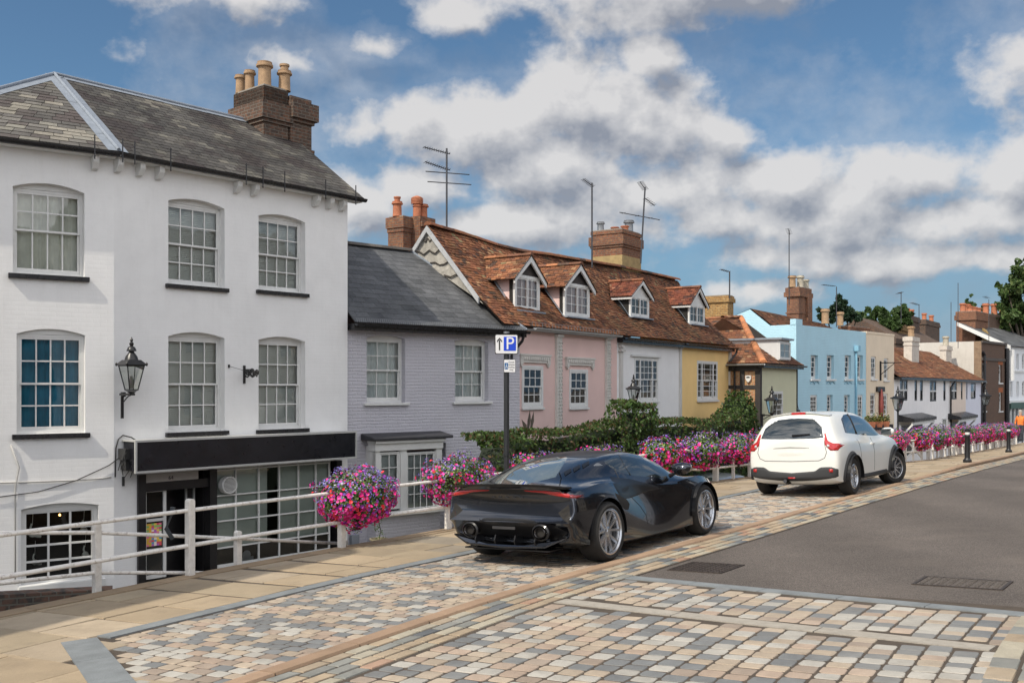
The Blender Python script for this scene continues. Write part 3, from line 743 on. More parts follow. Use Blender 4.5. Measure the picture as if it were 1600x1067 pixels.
# roof
EO = .22
kf = H1.L(85, 118, 3.0); yr = 3.0; apex = kf
zr = apex.z; ee = ze+.02
ur = H1.L(448, 210, 3.0).x
def l1h(p): return H1.M.inverted() @ (L1.M @ Vector(p))
cor = Vector((0.02, -EO, ee)); hipc = (l1h((0, -EO, ee))+Vector((0, -EO, ee)))/2
hipc.z = ee
m = MB(); nr = 23
rA = Vector((hipc.x, -EO, ee)); rB = Vector((ue+.25, -EO, ee)); rC = Vector((ur, yr, zr)); rD = Vector((apex.x, yr, zr))
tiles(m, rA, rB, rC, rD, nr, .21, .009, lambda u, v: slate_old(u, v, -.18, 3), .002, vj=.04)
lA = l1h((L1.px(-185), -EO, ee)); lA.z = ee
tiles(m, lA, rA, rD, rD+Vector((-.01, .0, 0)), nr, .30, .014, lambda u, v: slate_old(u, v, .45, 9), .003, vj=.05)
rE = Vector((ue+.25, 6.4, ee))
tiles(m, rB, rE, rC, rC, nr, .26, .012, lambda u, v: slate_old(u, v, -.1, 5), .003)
back = l1h((L1.px(-185), 6, ee)); m.poly([lA, rD, back], (.1,.1,.1)); m.poly([back, rD, rC, rE], (.1,.1,.1))
roof = put(H1, m, 'roof', SLT)
m = MB()
def lead(mb, p0, p1, w, sides, roll=True, lift=.02):
    p0, p1 = Vector(p0), Vector(p1)
    for sdir in sides:
        sd = Vector(sdir).normalized(); d = (p1-p0).normalized(); sd = (sd-d*sd.dot(d)).normalized()
        n = 5
        for i in range(n):
            a = p0.lerp(p1, i/n); c = p0.lerp(p1, min(1, (i+1.04)/n)); up = Vector((0,0,lift+.004*(i % 2)))
            mb.poly([a+up, c+up, c+sd*w+up, a+sd*w+up])
    if roll: mb.tube([p0+Vector((0,0,lift+.02)), p1+Vector((0,0,lift+.02))], .03, 8)
sl2 = (rD-(rA+rB)/2); 
downF = Vector((0, -(yr+EO), -(zr-ee))); downL = (lA-rD); 
lead(m, rD, rA, .17, [Vector((1,0,0))+Vector((0, 0, 0)), l1h((-1,0,0))-l1h((0,0,0))])
lead(m, rD, Vector((ur, yr, zr)), .16, [downF])
lead(m, rD, lA, .17, [rA-lA])
put(H1, m, 'lead_flashing', LEAD, fixn=False)
m = MB(); gz = ee-.03
gutter(m, (hipc.x, -EO-.04, gz), (ue+.27, -EO-.04, gz), .065)
g0 = l1h((xl, -EO-.04, gz)); g1 = Vector((hipc.x, -EO-.04, gz)); gutter(m, g0, g1, .065)
for px in (146, 187, 206, 262, 380, 406, 440, 504, 551):
    u = H1.px(px, -EO) if px > 178 else None
    if u is None: p = l1h((L1.px(px, -EO), -EO-.1, gz))
    else: p = Vector((u, -EO-.1, gz))
    m.box(p.x-.009, p.x+.009, p.y-.006, p.y+.006, gz-.16, gz+.24)
put(H1, m, 'gutter', BLACKP)
m = MB()
m.box(-.02, ue+.22, -EO+.0, .0-.002, ee-.10, ee-.045); 
a_, c_ = l1h((xl, -.002, ee-.1)), l1h((0, -.002, ee-.1)); a2, c2 = l1h((xl, -EO, ee-.1)), l1h((0, -EO, ee-.1))
m.prism([a_, c_, c2, a2], (0,0,.055))
for px in (149, 186, 220, 250, 372, 399, 495, 516, 536):
    if px > 178: u = H1.px(px, -.1); m.prism([(u-.05, -.002, ee-.32), (u-.05, -.10, ee-.30), (u-.05, -.18, ee-.2), (u-.05, -.2, ee-.1), (u-.05, -.002, ee-.1)], (.1, 0, 0))
    else:
        q = MB(); u = L1.px(px, -.1); q.prism([(u-.05, -.002, ee-.32), (u-.05, -.10, ee-.30), (u-.05, -.18, ee-.2), (u-.05, -.2, ee-.1), (u-.05, -.002, ee-.1)], (.1, 0, 0)); m.faces([l1h(p) for p in q.v], q.f)
put(H1, m, 'eaves', WHITE, bevel=.008)
# chimney
y0 = 2.35
ca, cb = H1.L(412, 133, y0), H1.L(489, 160, y0)
xm = H1.px(452, y0)
def ex(mm):
    mm.box(xm, cb.x-.08, y0-.05, y0+.8, ca.z-4.2, ca.z-.08)
    for a, c, p in ((.12,.5,.12), (.5,.58,.05), (1.15,1.22,.05)): mm.box(xm-.02, cb.x-.08+p, y0-.05-p, y0+.8+p, ca.z-.08-c, ca.z-.08-a)
chimney(H1, ca.x, xm-.03, y0, y0+1.15, zr-1.0, ca.z, BR_OLD, [(.18,.92,.42,.12,POTB,0),(.2,.62,.46,.12,POTB,0),(.35,.25,.58,.165,POTB,0),(1.0,.12,.46,.15,POTB,2)], ((.0,.34,.0),(.34,.72,.09),(.72,.8,.04)), extra=ex)
m = MB(); m.tube([(apex.x+3.6, 4.2, zr-.6), (apex.x+3.6, 4.2, zr+.42)], .02, 6); m.tube([(apex.x+2.9, 4.2, zr+.3), (apex.x+3.8, 4.2, zr+.3)], .012, 5)
for k in range(7): x = apex.x+2.95+k*.12; m.tube([(x, 4.0, zr+.3), (x, 4.4, zr+.3)], .007, 4)
o = put(H1, m, 'aerial', DARKM)
# shopfront: fascia board, door, glazing
zt = H1.L(210, 688, -.45).z; zb_ = H1.L(210, 740, -.45).z
fa, fb = H1.px(211, -.45), H1.px(557.5, -.45)
m = MB(); m.box(fa+.03, fb-.03, -.44, -.02, zb_+.03, zt-.03); fas = put(H1, m, 'fascia_board', mk('black_fascia', (.010,.010,.014), .35, var=.4, scale=3, rvar=.1, dirt=.1, dirtcol=(.06,.06,.06)))
m = MB()
for a, b_, c, d in ((fa, fb, zt-.035, zt), (fa, fb, zb_, zb_+.035), (fa, fa+.035, zb_+.035, zt-.035), (fb-.035, fb, zb_+.035, zt-.035)): m.box(a, b_, -.46, -.425, c, d)
m.box(fa, fb, -.42, 0, zt-.028, zt-.004)
m.build('fascia_trim', mk('silver_trim', (.5,.5,.48), .4, .2, var=.08), fas)
BLKJ = mk('black_joinery', (.014,.013,.014), .4, var=.2, rvar=.1)
S = lambda px, y=.0: H1.px(px, y)
m = MB(); pw = .0
m.box(S(326), S(337), -.05, .15, 0, zs1)
shopf = put(H1, m, 'shopfront', BLKJ)
for a_, b2_ in ((xs0, S(226)), (S(524), xs1)): q = MB(); q.box(a_, b2_, -.05, .15, 0, zs1); q.build('pilaster', BLKJ, shopf)
m = MB(); zf0 = H1.L(260, 757).z; m.box(S(226)+.002, S(310), .0, .06, zf0+.06, zs1-.003); m.build('door_fascia', mk('pale_fascia', (.42,.39,.36), .6, var=.08), shopf)
m = MB(); m.box(S(226)+.002, S(326)-.002, .0, .07, zf0-.1, zf0+.055); m.build('door_head', BLKJ, shopf)
def text(body, size, mat, M_, parent=None, name='lettering', ext=.002, align='CENTER', sx=1):
    cu = bpy.data.curves.new(name, 'FONT'); cu.body = body; cu.size = size; cu.extrude = ext; cu.align_x = align; cu.align_y = 'CENTER'
    o = bpy.data.objects.new(name, cu); C.objects.link(o); dg = bpy.context.evaluated_depsgraph_get(); dg.update()
    me = bpy.data.meshes.new_from_object(o.evaluated_get(dg)); bpy.data.objects.remove(o)
    me.materials.clear(); me.materials.append(mat); o = bpy.data.objects.new(name, me); C.objects.link(o)
    if parent: o.parent = parent
    o.matrix_local = M_ @ Matrix.Diagonal((sx, 1, 1, 1)); return o
RX = Matrix.Rotation(PI/2, 4, 'X')
text('64', .10, BLKJ, Matrix.Translation((S(267), -.004, (zf0+.06+zs1)/2-.02)) @ RX, shopf, 'house_number')
# recessed wall behind, door with glass and poster
m = MB(); Yd = .55
m.box(S(226), S(326), Yd, Yd+.05, 0, zs1); m.box(S(326)-.02, S(326), .15, Yd, 0, zs1); m.box(xs0, S(226)+.01, .15, Yd, 0, zs1); m.box(S(226), S(326), -.02, Yd, -.2, 0.02)
m.build('recess', BLKJ, shopf)
zd0 = H1.L(242, 905).z; zd1 = H1.L(242, 763).z; da, db = S(225, .06), S(261, .06)
m = MB()
for a, b_, c, d in ((da, da+.06, zd0, zd1), (db-.06, db, zd0, zd1), (da+.06, db-.06, zd1-.07, zd1), (da+.06, db-.06, zd0, zd0+.07), (da+.06, db-.06, zd0+(zd1-zd0)*.63, zd0+(zd1-zd0)*.63+.05), (da+.06, db-.06, zd0+(zd1-zd0)*.30, zd0+(zd1-zd0)*.30+.05)): m.box(a, b_, .08, .12, c, d)
door = m.build('door', WHITE, shopf, bevel=.004)
m = MB(); m.poly([(da+.06, .1, zd0+.07), (db-.06, .1, zd0+.07), (db-.06, .1, zd1-.07), (da+.06, .1, zd1-.07)]); m.build('pane', GLASS, door)
pm = MB(); pa, pb, pc, pd = da+.065, db-.085, zd0+(zd1-zd0)*.36, zd0+(zd1-zd0)*.61
pc_ = [(.75,.45,.06), (.25,.5,.15), (.8,.2,.3), (.85,.75,.7), (.5,.15,.5), (.1,.35,.5), (.85,.6,.1), (.7,.1,.12)]
for i in range(6):
    for j in range(11):
        a = pa+(pb-pa)*i/6; b_ = pa+(pb-pa)*(i+1)/6; c = pc+(pd-pc)*j/11; d = pc+(pd-pc)*(j+1)/11; pm.poly([(a, .095, c), (b_, .095, c), (b_, .095, d), (a, .095, d)], rnd.choice(pc_[:1]*2+pc_[:3] if i < 2 else pc_))
pm.build('poster', mk('poster_print', (1,1,1), .5, attr=True, var=.1), door)
m = MB(); m.box(S(289, .3), S(302, .3), .30, .34, .0, H1.L(295, 757, .3).z); w2 = m.build('side_light', BLKJ, shopf)
m = MB(); a, b_ = S(290, .3), S(302, .3); z_ = H1.L(295, 757, .3).z
for q in ((a-.02, a+.015), (b_-.015, b_+.02)): m.box(q[0], q[1], .27, .3, .1, z_)
m.box(a+.015, b_-.015, .27, .3, z_-.04, z_); m.build('frame', mk('grey_frame', (.30,.31,.30), .5), w2)
# glazed shop window, white bars, frosted upper panes
ga, gb = S(333), S(524); gz0 = .12; gz1 = zs1-.0
cols = [S(p) for p in (333, 369, 405, 437, 467, 494, 515)]; rows_ = [gz0]+[H1.L(340, y).z for y in (857, 815, 775)]+[gz1-.03]
m = MB(); bw = .028
for x in cols: m.box(x-bw/2, x+bw/2, .0, .05, gz0, gz1)
for z in rows_:
    for a, b_ in zip(cols, cols[1:]): m.box(a+bw/2, b_-bw/2, .003, .047, z-bw/2, z+bw/2)
m.box(cols[0]-.02, S(524), -.03, .1, -.3, gz0-.015)
shw = put(H1, m, 'shop_window', WHITE, bevel=.003)
m = MB(); m.poly([(cols[0], .03, gz0), (cols[-1], .03, gz0), (cols[-1], .03, gz1), (cols[0], .03, gz1)]); m.build('pane', GLASS, shw)
m = MB()
for i, (a, b_) in enumerate(zip(cols, cols[1:])):
    if i == 2: m.poly([(a, .08, rows_[1]+.0), (a+(b_-a)*.5, .08, rows_[1]), (a+(b_-a)*.5, .08, gz1), (a, .08, gz1)]); continue
    m.poly([(a, .08, rows_[1]), (b_, .08, rows_[1]), (b_, .08, gz1), (a, .08, gz1)])
m.build('blind', mk('frosted_panel', (.62,.64,.58), .6, var=.12, scale=1.5), shw)
m = MB(); m.faces([(cols[0],.06,-.1),(cols[-1],.06,-.1),(cols[-1],.06,gz1),(cols[0],.06,gz1),(cols[0],1.2,-.1),(cols[-1],1.2,-.1),(cols[-1],1.2,gz1),(cols[0],1.2,gz1)], [(4,5,6,7),(0,4,7,3),(1,2,6,5),(0,1,5,4),(3,7,6,2)]); m.build('dark_room', DARK, shw)
# round extractor vent
vx = H1.L(354, 757, -.02); m = MB(); m.lathe([(.165, 0), (.165, .13), (.15, .145), (.135, .135), (.135, .10)], (0,0,0), 28, closed=True)
m.v = [(vx.x+p[0], -.0-p[2], vx.z+p[1]) for p in m.v]; vo = put(H1, m, 'extractor_vent', WHITE, smooth=40)
m = MB()
for k in range(-5, 6):
    h = k*.023; w = math.sqrt(max(.0001, .13**2-h*h)); m.box(vx.x-w, vx.x+w, -.142, -.11, vx.z+h-.006, vx.z+h+.006)
m.build('louvre', WHITE, vo)
m = MB(); m.box(vx.x-.12, vx.x+.12, -.108, -.1, vx.z-.12, vx.z+.12); m.build('backing', DARK, vo)
# plants and a notice low in the shop window
m = MB(); q = H1.L(384, 876, .22); m.box(q.x-.13, q.x+.16, .2, .22, q.z-.3, q.z+.08); m.lathe([(.09,0),(.09,.012)], (0,0,0), 16); 
for i in range(len(m.v)-32, len(m.v)): p = m.v[i]; m.v[i] = (q.x+p[0], .2-p[2]+.0, q.z+.12+p[1])
nt_ = put(H1, m, 'window_notice', mk('grey_notice', (.28,.29,.32), .5)); nt_.parent = None; nt_.matrix_local = H1.M; tag(nt_, 'grey notice board propped low inside the shop window', 'notice')
# cable box and cables at the corner
CAB = mk('cable_black', (.03,.03,.03), .6)
m = MB(); a = L1.L(0, 775, -.03); b_ = L1.L(170, 716, -.03)
pts = [L1.W(L1.L(px, py, -.03)) for px, py in ((-30,780),(0,776),(60,768),(120,750),(170,727),(185,716))]+[H1.W(H1.L(197, 706, -.16))]
m.tube(pts, .008, 6); o = m.build('overhead_cable', CAB, None, smooth=True); tag(o, 'thin black cable sagging across the white wall from the fascia bracket', 'cable')
m = MB(); pts = [L1.L(px, py, -.02) for px, py in ((-20,754),(40,753),(120,750),(160,747),(174,745))]; m.tube(pts, .012, 6)
m.tube([L1.L(17, 695, -.02), L1.L(30, 730, -.02), L1.L(24, 760, -.02), L1.L(24, 912, -.02)], .012, 6)
put(L1, m, 'wall_cable', mk('painted_cable', (.45,.44,.42), .6), smooth=True)
m = MB(); m.tube([H1.L(180, 745, -.02), H1.L(181, 700, -.02), H1.L(185, 686, -.03), H1.L(192, 680, -.04), H1.L(205, 683, -.06), H1.L(216, 690, -.2)], .012, 6); put(H1, m, 'wall_cable', CAB, smooth=True)
m = MB(); c0 = H1.L(201, 712, -.2)
m.box(c0.x-.09, c0.x+.12, -.24, -.02, c0.z-.06, c0.z+.12); m.box(c0.x-.05, c0.x+.10, -.20, -.02, c0.z-.24, c0.z-.08)
for k in range(7):
    a = c0+Vector((rnd.uniform(-.12,.12), 0, rnd.uniform(-.1,.15))); m.tube([(a.x, -.25, a.z), (a.x+rnd.uniform(-.15,.1), -.28, a.z-.12), (a.x+rnd.uniform(-.1,.1), -.15, a.z-.3)], .007, 5)
m.box(c0.x-.02, c0.x+.01, -.05, -.01, c0.z-.52, c0.z-.36)
put(H1, m, 'junction_box', CAB)
# scroll bracket between the upper windows
m = MB(); c0 = H1.L(381, 585, 0); IR = mk('wrought_iron', (.012,.012,.013), .35, var=.2)
m.box(c0.x-.02, c0.x+.02, -.03, -.001, c0.z-.17, c0.z+.17)
for s_, r_ in ((1, .1), (-1, .07)):
    m.tube([(c0.x, -.02-.05*k-.0, c0.z+.05*math.sin(k*.9)*s_) for k in range(9)], .016, 6)
for cy_, r_ in ((-.12, .06), (-.27, .08), (-.42, .055)):
    m.tube([(c0.x, cy_+r_*(1-t/30)*math.cos(t*.5), c0.z+.03+r_*(1-t/30)*math.sin(t*.5)) for t in range(22)], .014, 6)
m.tube([(c0.x, -.05, c0.z+.09), (c0.x, -.3, c0.z+.09)], .012, 6)
a = H1.L(357, 572, 0); m.box(a.x-.012, a.x+.012, -.03, -.001, a.z-.03, a.z+.03); m.tube([(a.x, -.02, a.z), (c0.x, -.2, c0.z+.04)], .004, 4)
sb = put(H1, m, 'sign_bracket', IR); sb.parent = None; sb.matrix_local = H1.M; tag(sb, 'black wrought iron scroll bracket on the white wall between two upper windows', 'bracket')
# ================================================================ 2  grey house
H2 = house('grey_house', 'lavender grey painted brick house with dark slate roof right of the white townhouse', 'house', 543, 20.75, 49, -1.6)
GW = mkwall('lavender_grey_painted_brick', (.50,.49,.53), (.225,.07), .5, dirt=.05, dirtcol=(.3,.3,.32), mort=.016, wob=.05)
def ff(f, px, py, y=0.0): return f.L(px, py, y)
def wpx(f, l, r, top, bot, nx=3, nu=2, nl=2, back='net', arch=0, sill=WHITE, dep=.1, y=0.0, fr=.05, bar=.02, **k):
    xm = (l+r)/2; x0, x1 = f.px(l, y), f.px(r, y); z0, z1 = f.L(xm, bot, y).z, f.L(xm, top, y).z
    w = window(f, x0, x1, z0, z1, nx, nu, nl, back=back, arch=arch, sill=sill, dep=dep, y=y, fr=fr, bar=bar, **k)
    return (x0, x1, z0, z1, arch), w
u1 = H2.px(812); z1e = H2.L(545, 507).z
hs = []
for l, r, t, b_ in ((573, 633, 524, 629), (711, 763, 530, 627)):
    h, w = wpx(H2, l, r, t, b_, 3, 2, 2, 'net', arch=.06, dep=.13, bar=.018, bmat=mk('grey_net2', (.90,.92,.92), .9, var=.1)); hs.append(h)
    w2_ = w
# bay window with black lead roof
bz0, bz1 = H2.L(600, 800, -.35).z, H2.L(600, 697, -.35).z
bx0, bx1 = H2.px(583), H2.px(702)
xb0, xb1 = H2.px(606, -.38), H2.px(685, -.38)
hs.append((bx0+.1, bx1-.1, bz0, bz1))
for i, (l, r) in enumerate(((594, 626), (636, 682))):
    h, w = wpx(H2, l, r, 706, 796, 2 if i == 0 else 4, 4, 2, 'blind', sill=None, dep=.03, y=-.38, fr=.03, bar=.018, single=True, split=.5, bmat=mk('bright_blind', (.9,.9,.88), .6, var=.04))
m = MB(); X = lambda p, y=-.36: H2.px(p, y)
for a, b_ in ((586, 594), (626, 636), (682, 690)): m.box(X(a), X(b_), -.36, -.25, bz0, bz1-.02)
m.box(X(586)-.02, X(690)+.02, -.40, -.1, bz1-.10, bz1+.06); m.box(X(586)-.04, X(690)+.05, -.46, -.1, bz1+.06, bz1+.12)
m.box(X(586)-.02, X(686)+.06, -.46, -.1, bz0-.09, bz0-.0)
m.box(X(586), X(588), -.36, -.0, bz0, bz1); m.box(X(689), X(691), -.36, -.0, bz0, bz1)
put(H2, m, 'bay_window', WHITE, bevel=.008)
m = MB(); m.prism([(X(577), -.52, bz1+.124), (X(577), -.52, bz1+.19), (X(577), -.02, bz1+.27), (X(577), -.02, bz1+.124)], (X(702)-X(577), 0, 0)); put(H2, m, 'bay_roof', mk('black_lead', (.03,.03,.035), .6, var=.3), bevel=.02)
m = MB(); m.box(X(588), X(688), -.34, -.002, -1.5, bz0-.092); put(H2, m, 'bay_base', GW)
m = MB(); wallgrid(m, 0.0, u1, -1.5, z1e, hs, dep=.15); shell(m, .01, u1, 6, -1.5, z1e); put(H2, m, 'wall', GW)
RY2 = 2.2; m = MB(); e0 = H2.L(544, 502, -.25); e1 = H2.L(822, 517, -.25); r0 = H2.L(543, 385, RY2); r1 = H2.L(641, 390, RY2)
zE = (e0.z+e1.z)/2+.0; zR = (r0.z+r1.z)/2
tiles(m, (.0, -.28, zE), (e1.x, -.28, zE), (r1.x, RY2, zR), (.0, RY2, zR), 17, .34, .008, slate_new, .0015)
m.poly([(0,RY2,zR),(r1.x,RY2,zR),(e1.x,5,zE),(0,5,zE)], (.07,.07,.08)); m.poly([(r1.x,RY2,zR),(e1.x,-.28,zE-.02),(e1.x,5,zE)], (.07,.07,.08))
rf = put(H2, m, 'roof', SLN)
m = MB(); ridge(m, (0.0, RY2, zR+.02), (r1.x, RY2, zR+.02), .10, .45, [(1, (.10,.09,.08))], 1.0); put(H2, m, 'ridge_tiles', SLN)
m = MB(); gutter(m, (-.0, -.34, zE-.03), (e1.x+.02, -.34, zE-.03), .06); m.box(0, e1.x, -.27, -.002, zE-.16, zE-.03)
m.tube([(e1.x-.1, -.3, zE-.08), (e1.x-.12, -.25, zE-.25), (e1.x-.3, -.08, zE-.55), (e1.x-.3, -.06, zE-.75)], .035, 8)
put(H2, m, 'gutter', BLACKP)
m = MB(); gp0, gp1 = Vector((e1.x, -.28, zE+.02)), Vector((r1.x, RY2, zR+.02)); m.tube([gp0, gp0.lerp(gp1, .5), gp1], .03, 6); put(H2, m, 'lead_flashing', LEAD)
# snow guard mesh
m = MB(); 
for k in range(90): x = .05+(e1.x-.1)*k/89; m.poly([(x,-.30,zE+.0),(x+.012,-.30,zE+.0),(x+.012,-.26,zE+.09),(x,-.26,zE+.09)])
m.tube([(.05,-.26,zE+.09),(e1.x-.05,-.26,zE+.09)], .006, 4); put(H2, m, 'snow_guard', GREYM)
# electricity box + drain pot by the wall are small things
# ================================================================ 3-5  pink house, white cottage, yellow cottage under one tiled roof
DP, HP = 24.0, 33
H3 = house('pink_house', 'pink rendered house with two gabled dormers and white shell pilasters', 'house', 808, DP, HP, -1.6)
fr0 = H3
eaveZ = H3.L(812, 508, -.2).z; KR = None
ap = H3.L(668, 352, 2.03); ug = ap.x; Yr = 2.03; KR = (ap.z-eaveZ)/(Yr+.2)
uP = H3.px(964); uW = H3.px(1062); uY = H3.px(1140); uend = H3.px(1150, -.25)+.05
def sag(u0, u1, tot0, tot1, amp=.07):
    def f(u, v): x = u0+(u1-u0)*u; return -.11*math.sin(PI*v)+amp*(mn.noise(Vector((x*.45, v*1.6, 3)))*1.3)*min(1, v*4+.3)*min(1, abs(x-tot0)*1.5+.3)
    return f
Zr = lambda u: ap.z-.16*math.sin(max(0, min(1, (u-ug)/8))*PI)
OLDW = mkwall('white_render', (.78,.78,.78), None, .25, dirt=.05); PINKW = mkwall('pink_render', (.72,.52,.48), None, .22, dirt=.04, dirtcol=(.42,.33,.31)); YELW = mkwall('yellow_render', (.86,.60,.26), None, .22, dirt=.05, dirtcol=(.5,.33,.14))
SHELLP = mk('shell_pattern_pilaster', (.60,.58,.54), .8, var=.08, scale=8)
def dormer(f, px, pyb, pya, wpxl, wpxr, pyt, cheek, infill, style, label=None):
    """gabled dormer: base centre pixel, apex pixel height, window left and right, window top"""
    b0 = f.onroof(px, pyb, eaveZ-.13, KR, -.2); y = b0.y
    ax = f.L(px, pya, y-.12); x0, x1 = f.px(wpxl, y), f.px(wpxr, y); zt = f.L(px, pyt, y).z; zb = b0.z; xc = (x0+x1)/2; ov = .16 if style else .13
    m = MB(); m.box(x0+.02, x1-.02, y+.05, y+.06, zb-.05, zt)
    # cheeks
    for X_ in (x0+.03, x1-.03):
        yy = -.2+(zt-eaveZ)/KR; m.poly([(X_, y+.02, zb-.03), (X_, y+.02, zt+.02), (X_, yy+.02, zt+.02)])
    ch = put(f, m, 'dormer_cheek', cheek)
    h, w = None, window(f, x0, x1, zb+.02, zt, 2 if False else 4 if style else 4, 3 if style else 2, 1, fr=.085 if style else .08, bar=.018, dep=-.03, y=y, back='dark' if not style else 'net', single=True, sill=None, bmat=mk('dormer_net', (.16,.16,.155), .9, var=.5, scale=9), name='dormer_window')
    q = MB(); q.box(xc-.025, xc+.025, y-.04, y+.0, zb+.08, zt-.06); q.build('mullion', WHITE, w)
    zt2 = zt-.02; half = (x1-x0)/2+ov; zed = zt-.12 if style else zt-.02
    g = MB(); g.poly([(x0, y-.015, zt2), (x1, y-.015, zt2), (xc, y-.015, ax.z-.12)]); put(f, g, 'dormer_gable', infill)
    bb = MB()
    for sx in (-1, 1):
        e_ = Vector((xc+sx*half, y-.14, zed)); a_ = Vector((xc, y-.14, ax.z)); dn = Vector((0,0,-.17)) if style else Vector((0,0,-.13))
        bb.prism([e_, a_, a_+dn, e_+dn*.8+Vector((-sx*.0,0,0))], (0, .05, 0))
    put(f, bb, 'bargeboard', WHITE, bevel=.006)
    r = MB()
    yb = -.2+(ax.z-eaveZ)/KR
    for sx in (-1, 1):
        e_ = Vector((xc+sx*(half+.05), y-.16, zed-.03)); a_ = Vector((xc, y-.16, ax.z+.02)); eb = Vector((xc+sx*(half+.05), -.2+(zed-eaveZ)/KR+.1, zed-.03)); ab = Vector((xc, yb+.12, ax.z+.02))
        A_, B_, C_, D_ = (eb, e_, a_, ab) if sx < 0 else (e_, eb, ab, a_)
        k_ = 1.12 if style else .95
        tiles(r, A_, B_, C_, D_, 12 if style else 10, .145, .015, lambda u, v: tuple(q*w_ for q, w_ in zip(clay(u, v, k_, px), (1,1,1) if style else (.95,.75,.85))), .006, vj=.1)
        if not style and sx < 0: bs = MB(); bs.prism([e_+Vector((.04,.03,-.0)), eb+Vector((.04,0,0)), eb+Vector((.04,0,-.09)), e_+Vector((.04,.03,-.09))], (.03,0,0)); put(f, bs, 'eaves_board', WHITE)
    ro = put(f, r, 'dormer_roof', TILE)
    rr = MB(); ridge(rr, (xc, y-.17, ax.z+.03), (xc, yb+.1, ax.z+.03), .085, .35, CLAY, 1.5 if style else 1.35); rr.build('ridge_tiles', TILE, ro)
    ld = MB(); yy = -.2+(zt-.15-eaveZ)/KR
    ld.poly([(x0+.02, y-.02, zb-.0), (x0-.13, y-.05, zb+.01+.0), (x0-.13, yy, zt-.15+.03), (x0+.02, yy, zt-.15+.03)]); ld.box(x0-.05, x1+.12, y-.14, y+.02, zb-.02, zb+.015)
    put(f, ld, 'lead_flashing', LEAD)
def rowroof(f, off, u0, u1, seed, dark=1.0, nrow=36, left=False):
    """part of the long tiled roof, in the frame of the pink house shifted by off"""
    m = MB(); o = Vector((-off, 0, 0))
    a, b_, c, d = Vector((u0, -.22, eaveZ)), Vector((u1, -.22, eaveZ)), Vector((u1, Yr, Zr(u1))), Vector((u0, Yr, Zr(u0)))
    tiles(m, a+o, b_+o, c+o, d+o, nrow, .145, .017, lambda u, v: clay(u*(u1-u0)/3+seed, v*1.2, dark, seed), .009, bul=sag(u0, u1, ug, uend), vj=.10)
    m.poly([d+o, c+o, Vector((u1, 4.4, eaveZ))+o, Vector((u0, 4.4, eaveZ))+o], (.1,.05,.03))
    return m
u3e = H3.px(966, -.2)
rf = put(H3, rowroof(H3, 0, ug, u3e, 2.0, 1.05), 'roof', TILE)
m = MB()
n = 12
for i in range(n):
    a, c = ug+(u3e-ug)*i/n, ug+(u3e-ug)*(i+1)/n
    ridge(m, (a, Yr, Zr(a)+.03+sag(ug,u3e,ug,uend)((i)/n,1)*.7), (c, Yr, Zr(c)+.03+sag(ug,u3e,ug,uend)((i+1)/n,1)*.7), .12, .4, CLAY, 1.0)
m.build('ridge_tiles', TILE, rf)
dormer(H3, 823, 487, 398, 803, 842, 431, PINKW, mk('black_timber', (.04,.034,.032), .8, var=.4, bmp=.5, bscale=30), 1)
dormer(H3, 901, 497, 412, 881, 920, 444, PINKW, MATS['black_timber'], 1)
# rough plastered gable against the slate roof
ROUGH = mk('rough_gable_plaster', (.38,.36,.32), .95, var=.3, scale=5, bmp=1.0, bscale=9, dirt=.5, dirtcol=(.10,.09,.08))
m = MB(); gx = ug+.06
def gp(y, z): return (gx-.03+.035*mn.noise(Vector((y*2, z*3, 1))), y, z)
SD3 = H3.side(ug)
def gpix(px, py):
    r = Vector(((px-CX)/F, 1)); d = SD3.O.dot(SD3.n)/r.dot(SD3.n); q = r*d-H3.O
    return -q.dot(H3.n), EYE+(HY-py)/F*d+1.6
N = 24; vs = []; fs = []
for i in range(N+1):
    px = 643+(765-643)*i/N; y, zb = gpix(px, 395+(px-641)*.705); top = min(ap.z-.1-abs(y-Yr)*KR-.10*math.sin(PI*max(0, min(1, 1-(Yr-y)/2.2))), 99)
    for j in range(9): vs.append(gp(y, zb+(max(top, zb)-zb)*j/8))
for i in range(N):
    for j in range(8): fs.append((i*9+j, (i+1)*9+j, (i+1)*9+j+1, i*9+j+1))
m = MB(); m.faces(vs, fs); put(H3, m, 'gable_wall', ROUGH, smooth=True)
m = MB()
def gline(y):
    best = min(range(640, 770, 2), key=lambda px: abs(gpix(px, 400)[0]-y)); return gpix(best, 395+(best-641)*.705)[1]
for k in range(6):                                     # dark tubes stand in for uneven shadow lines under the weatherboards
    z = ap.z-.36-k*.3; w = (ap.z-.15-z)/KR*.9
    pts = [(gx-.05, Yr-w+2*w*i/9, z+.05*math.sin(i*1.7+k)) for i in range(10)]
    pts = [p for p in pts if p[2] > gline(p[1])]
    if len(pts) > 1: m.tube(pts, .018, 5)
m.build('board_shadow', mk('painted_board_shadow', (.07,.06,.05), .9), None); put_ = bpy.data.objects['board_shadow']; H3.put(put_)
m = MB()
for sx in (-1, 1):
    a = Vector((ug-.05, Yr, ap.z-.02)); e_ = Vector((ug-.05, Yr+sx*(.55 if sx > 0 else 1.55), ap.z-.06-KR*(.55 if sx > 0 else 1.6))); dn = Vector((0,0,-.15))
    m.prism([a, e_, e_+dn, a+dn], (.05, 0, 0))
    ridge_ = 0
put(H3, m, 'bargeboard', mk('grey_bargeboard', (.42,.43,.44), .6, var=.15, dirt=.3))
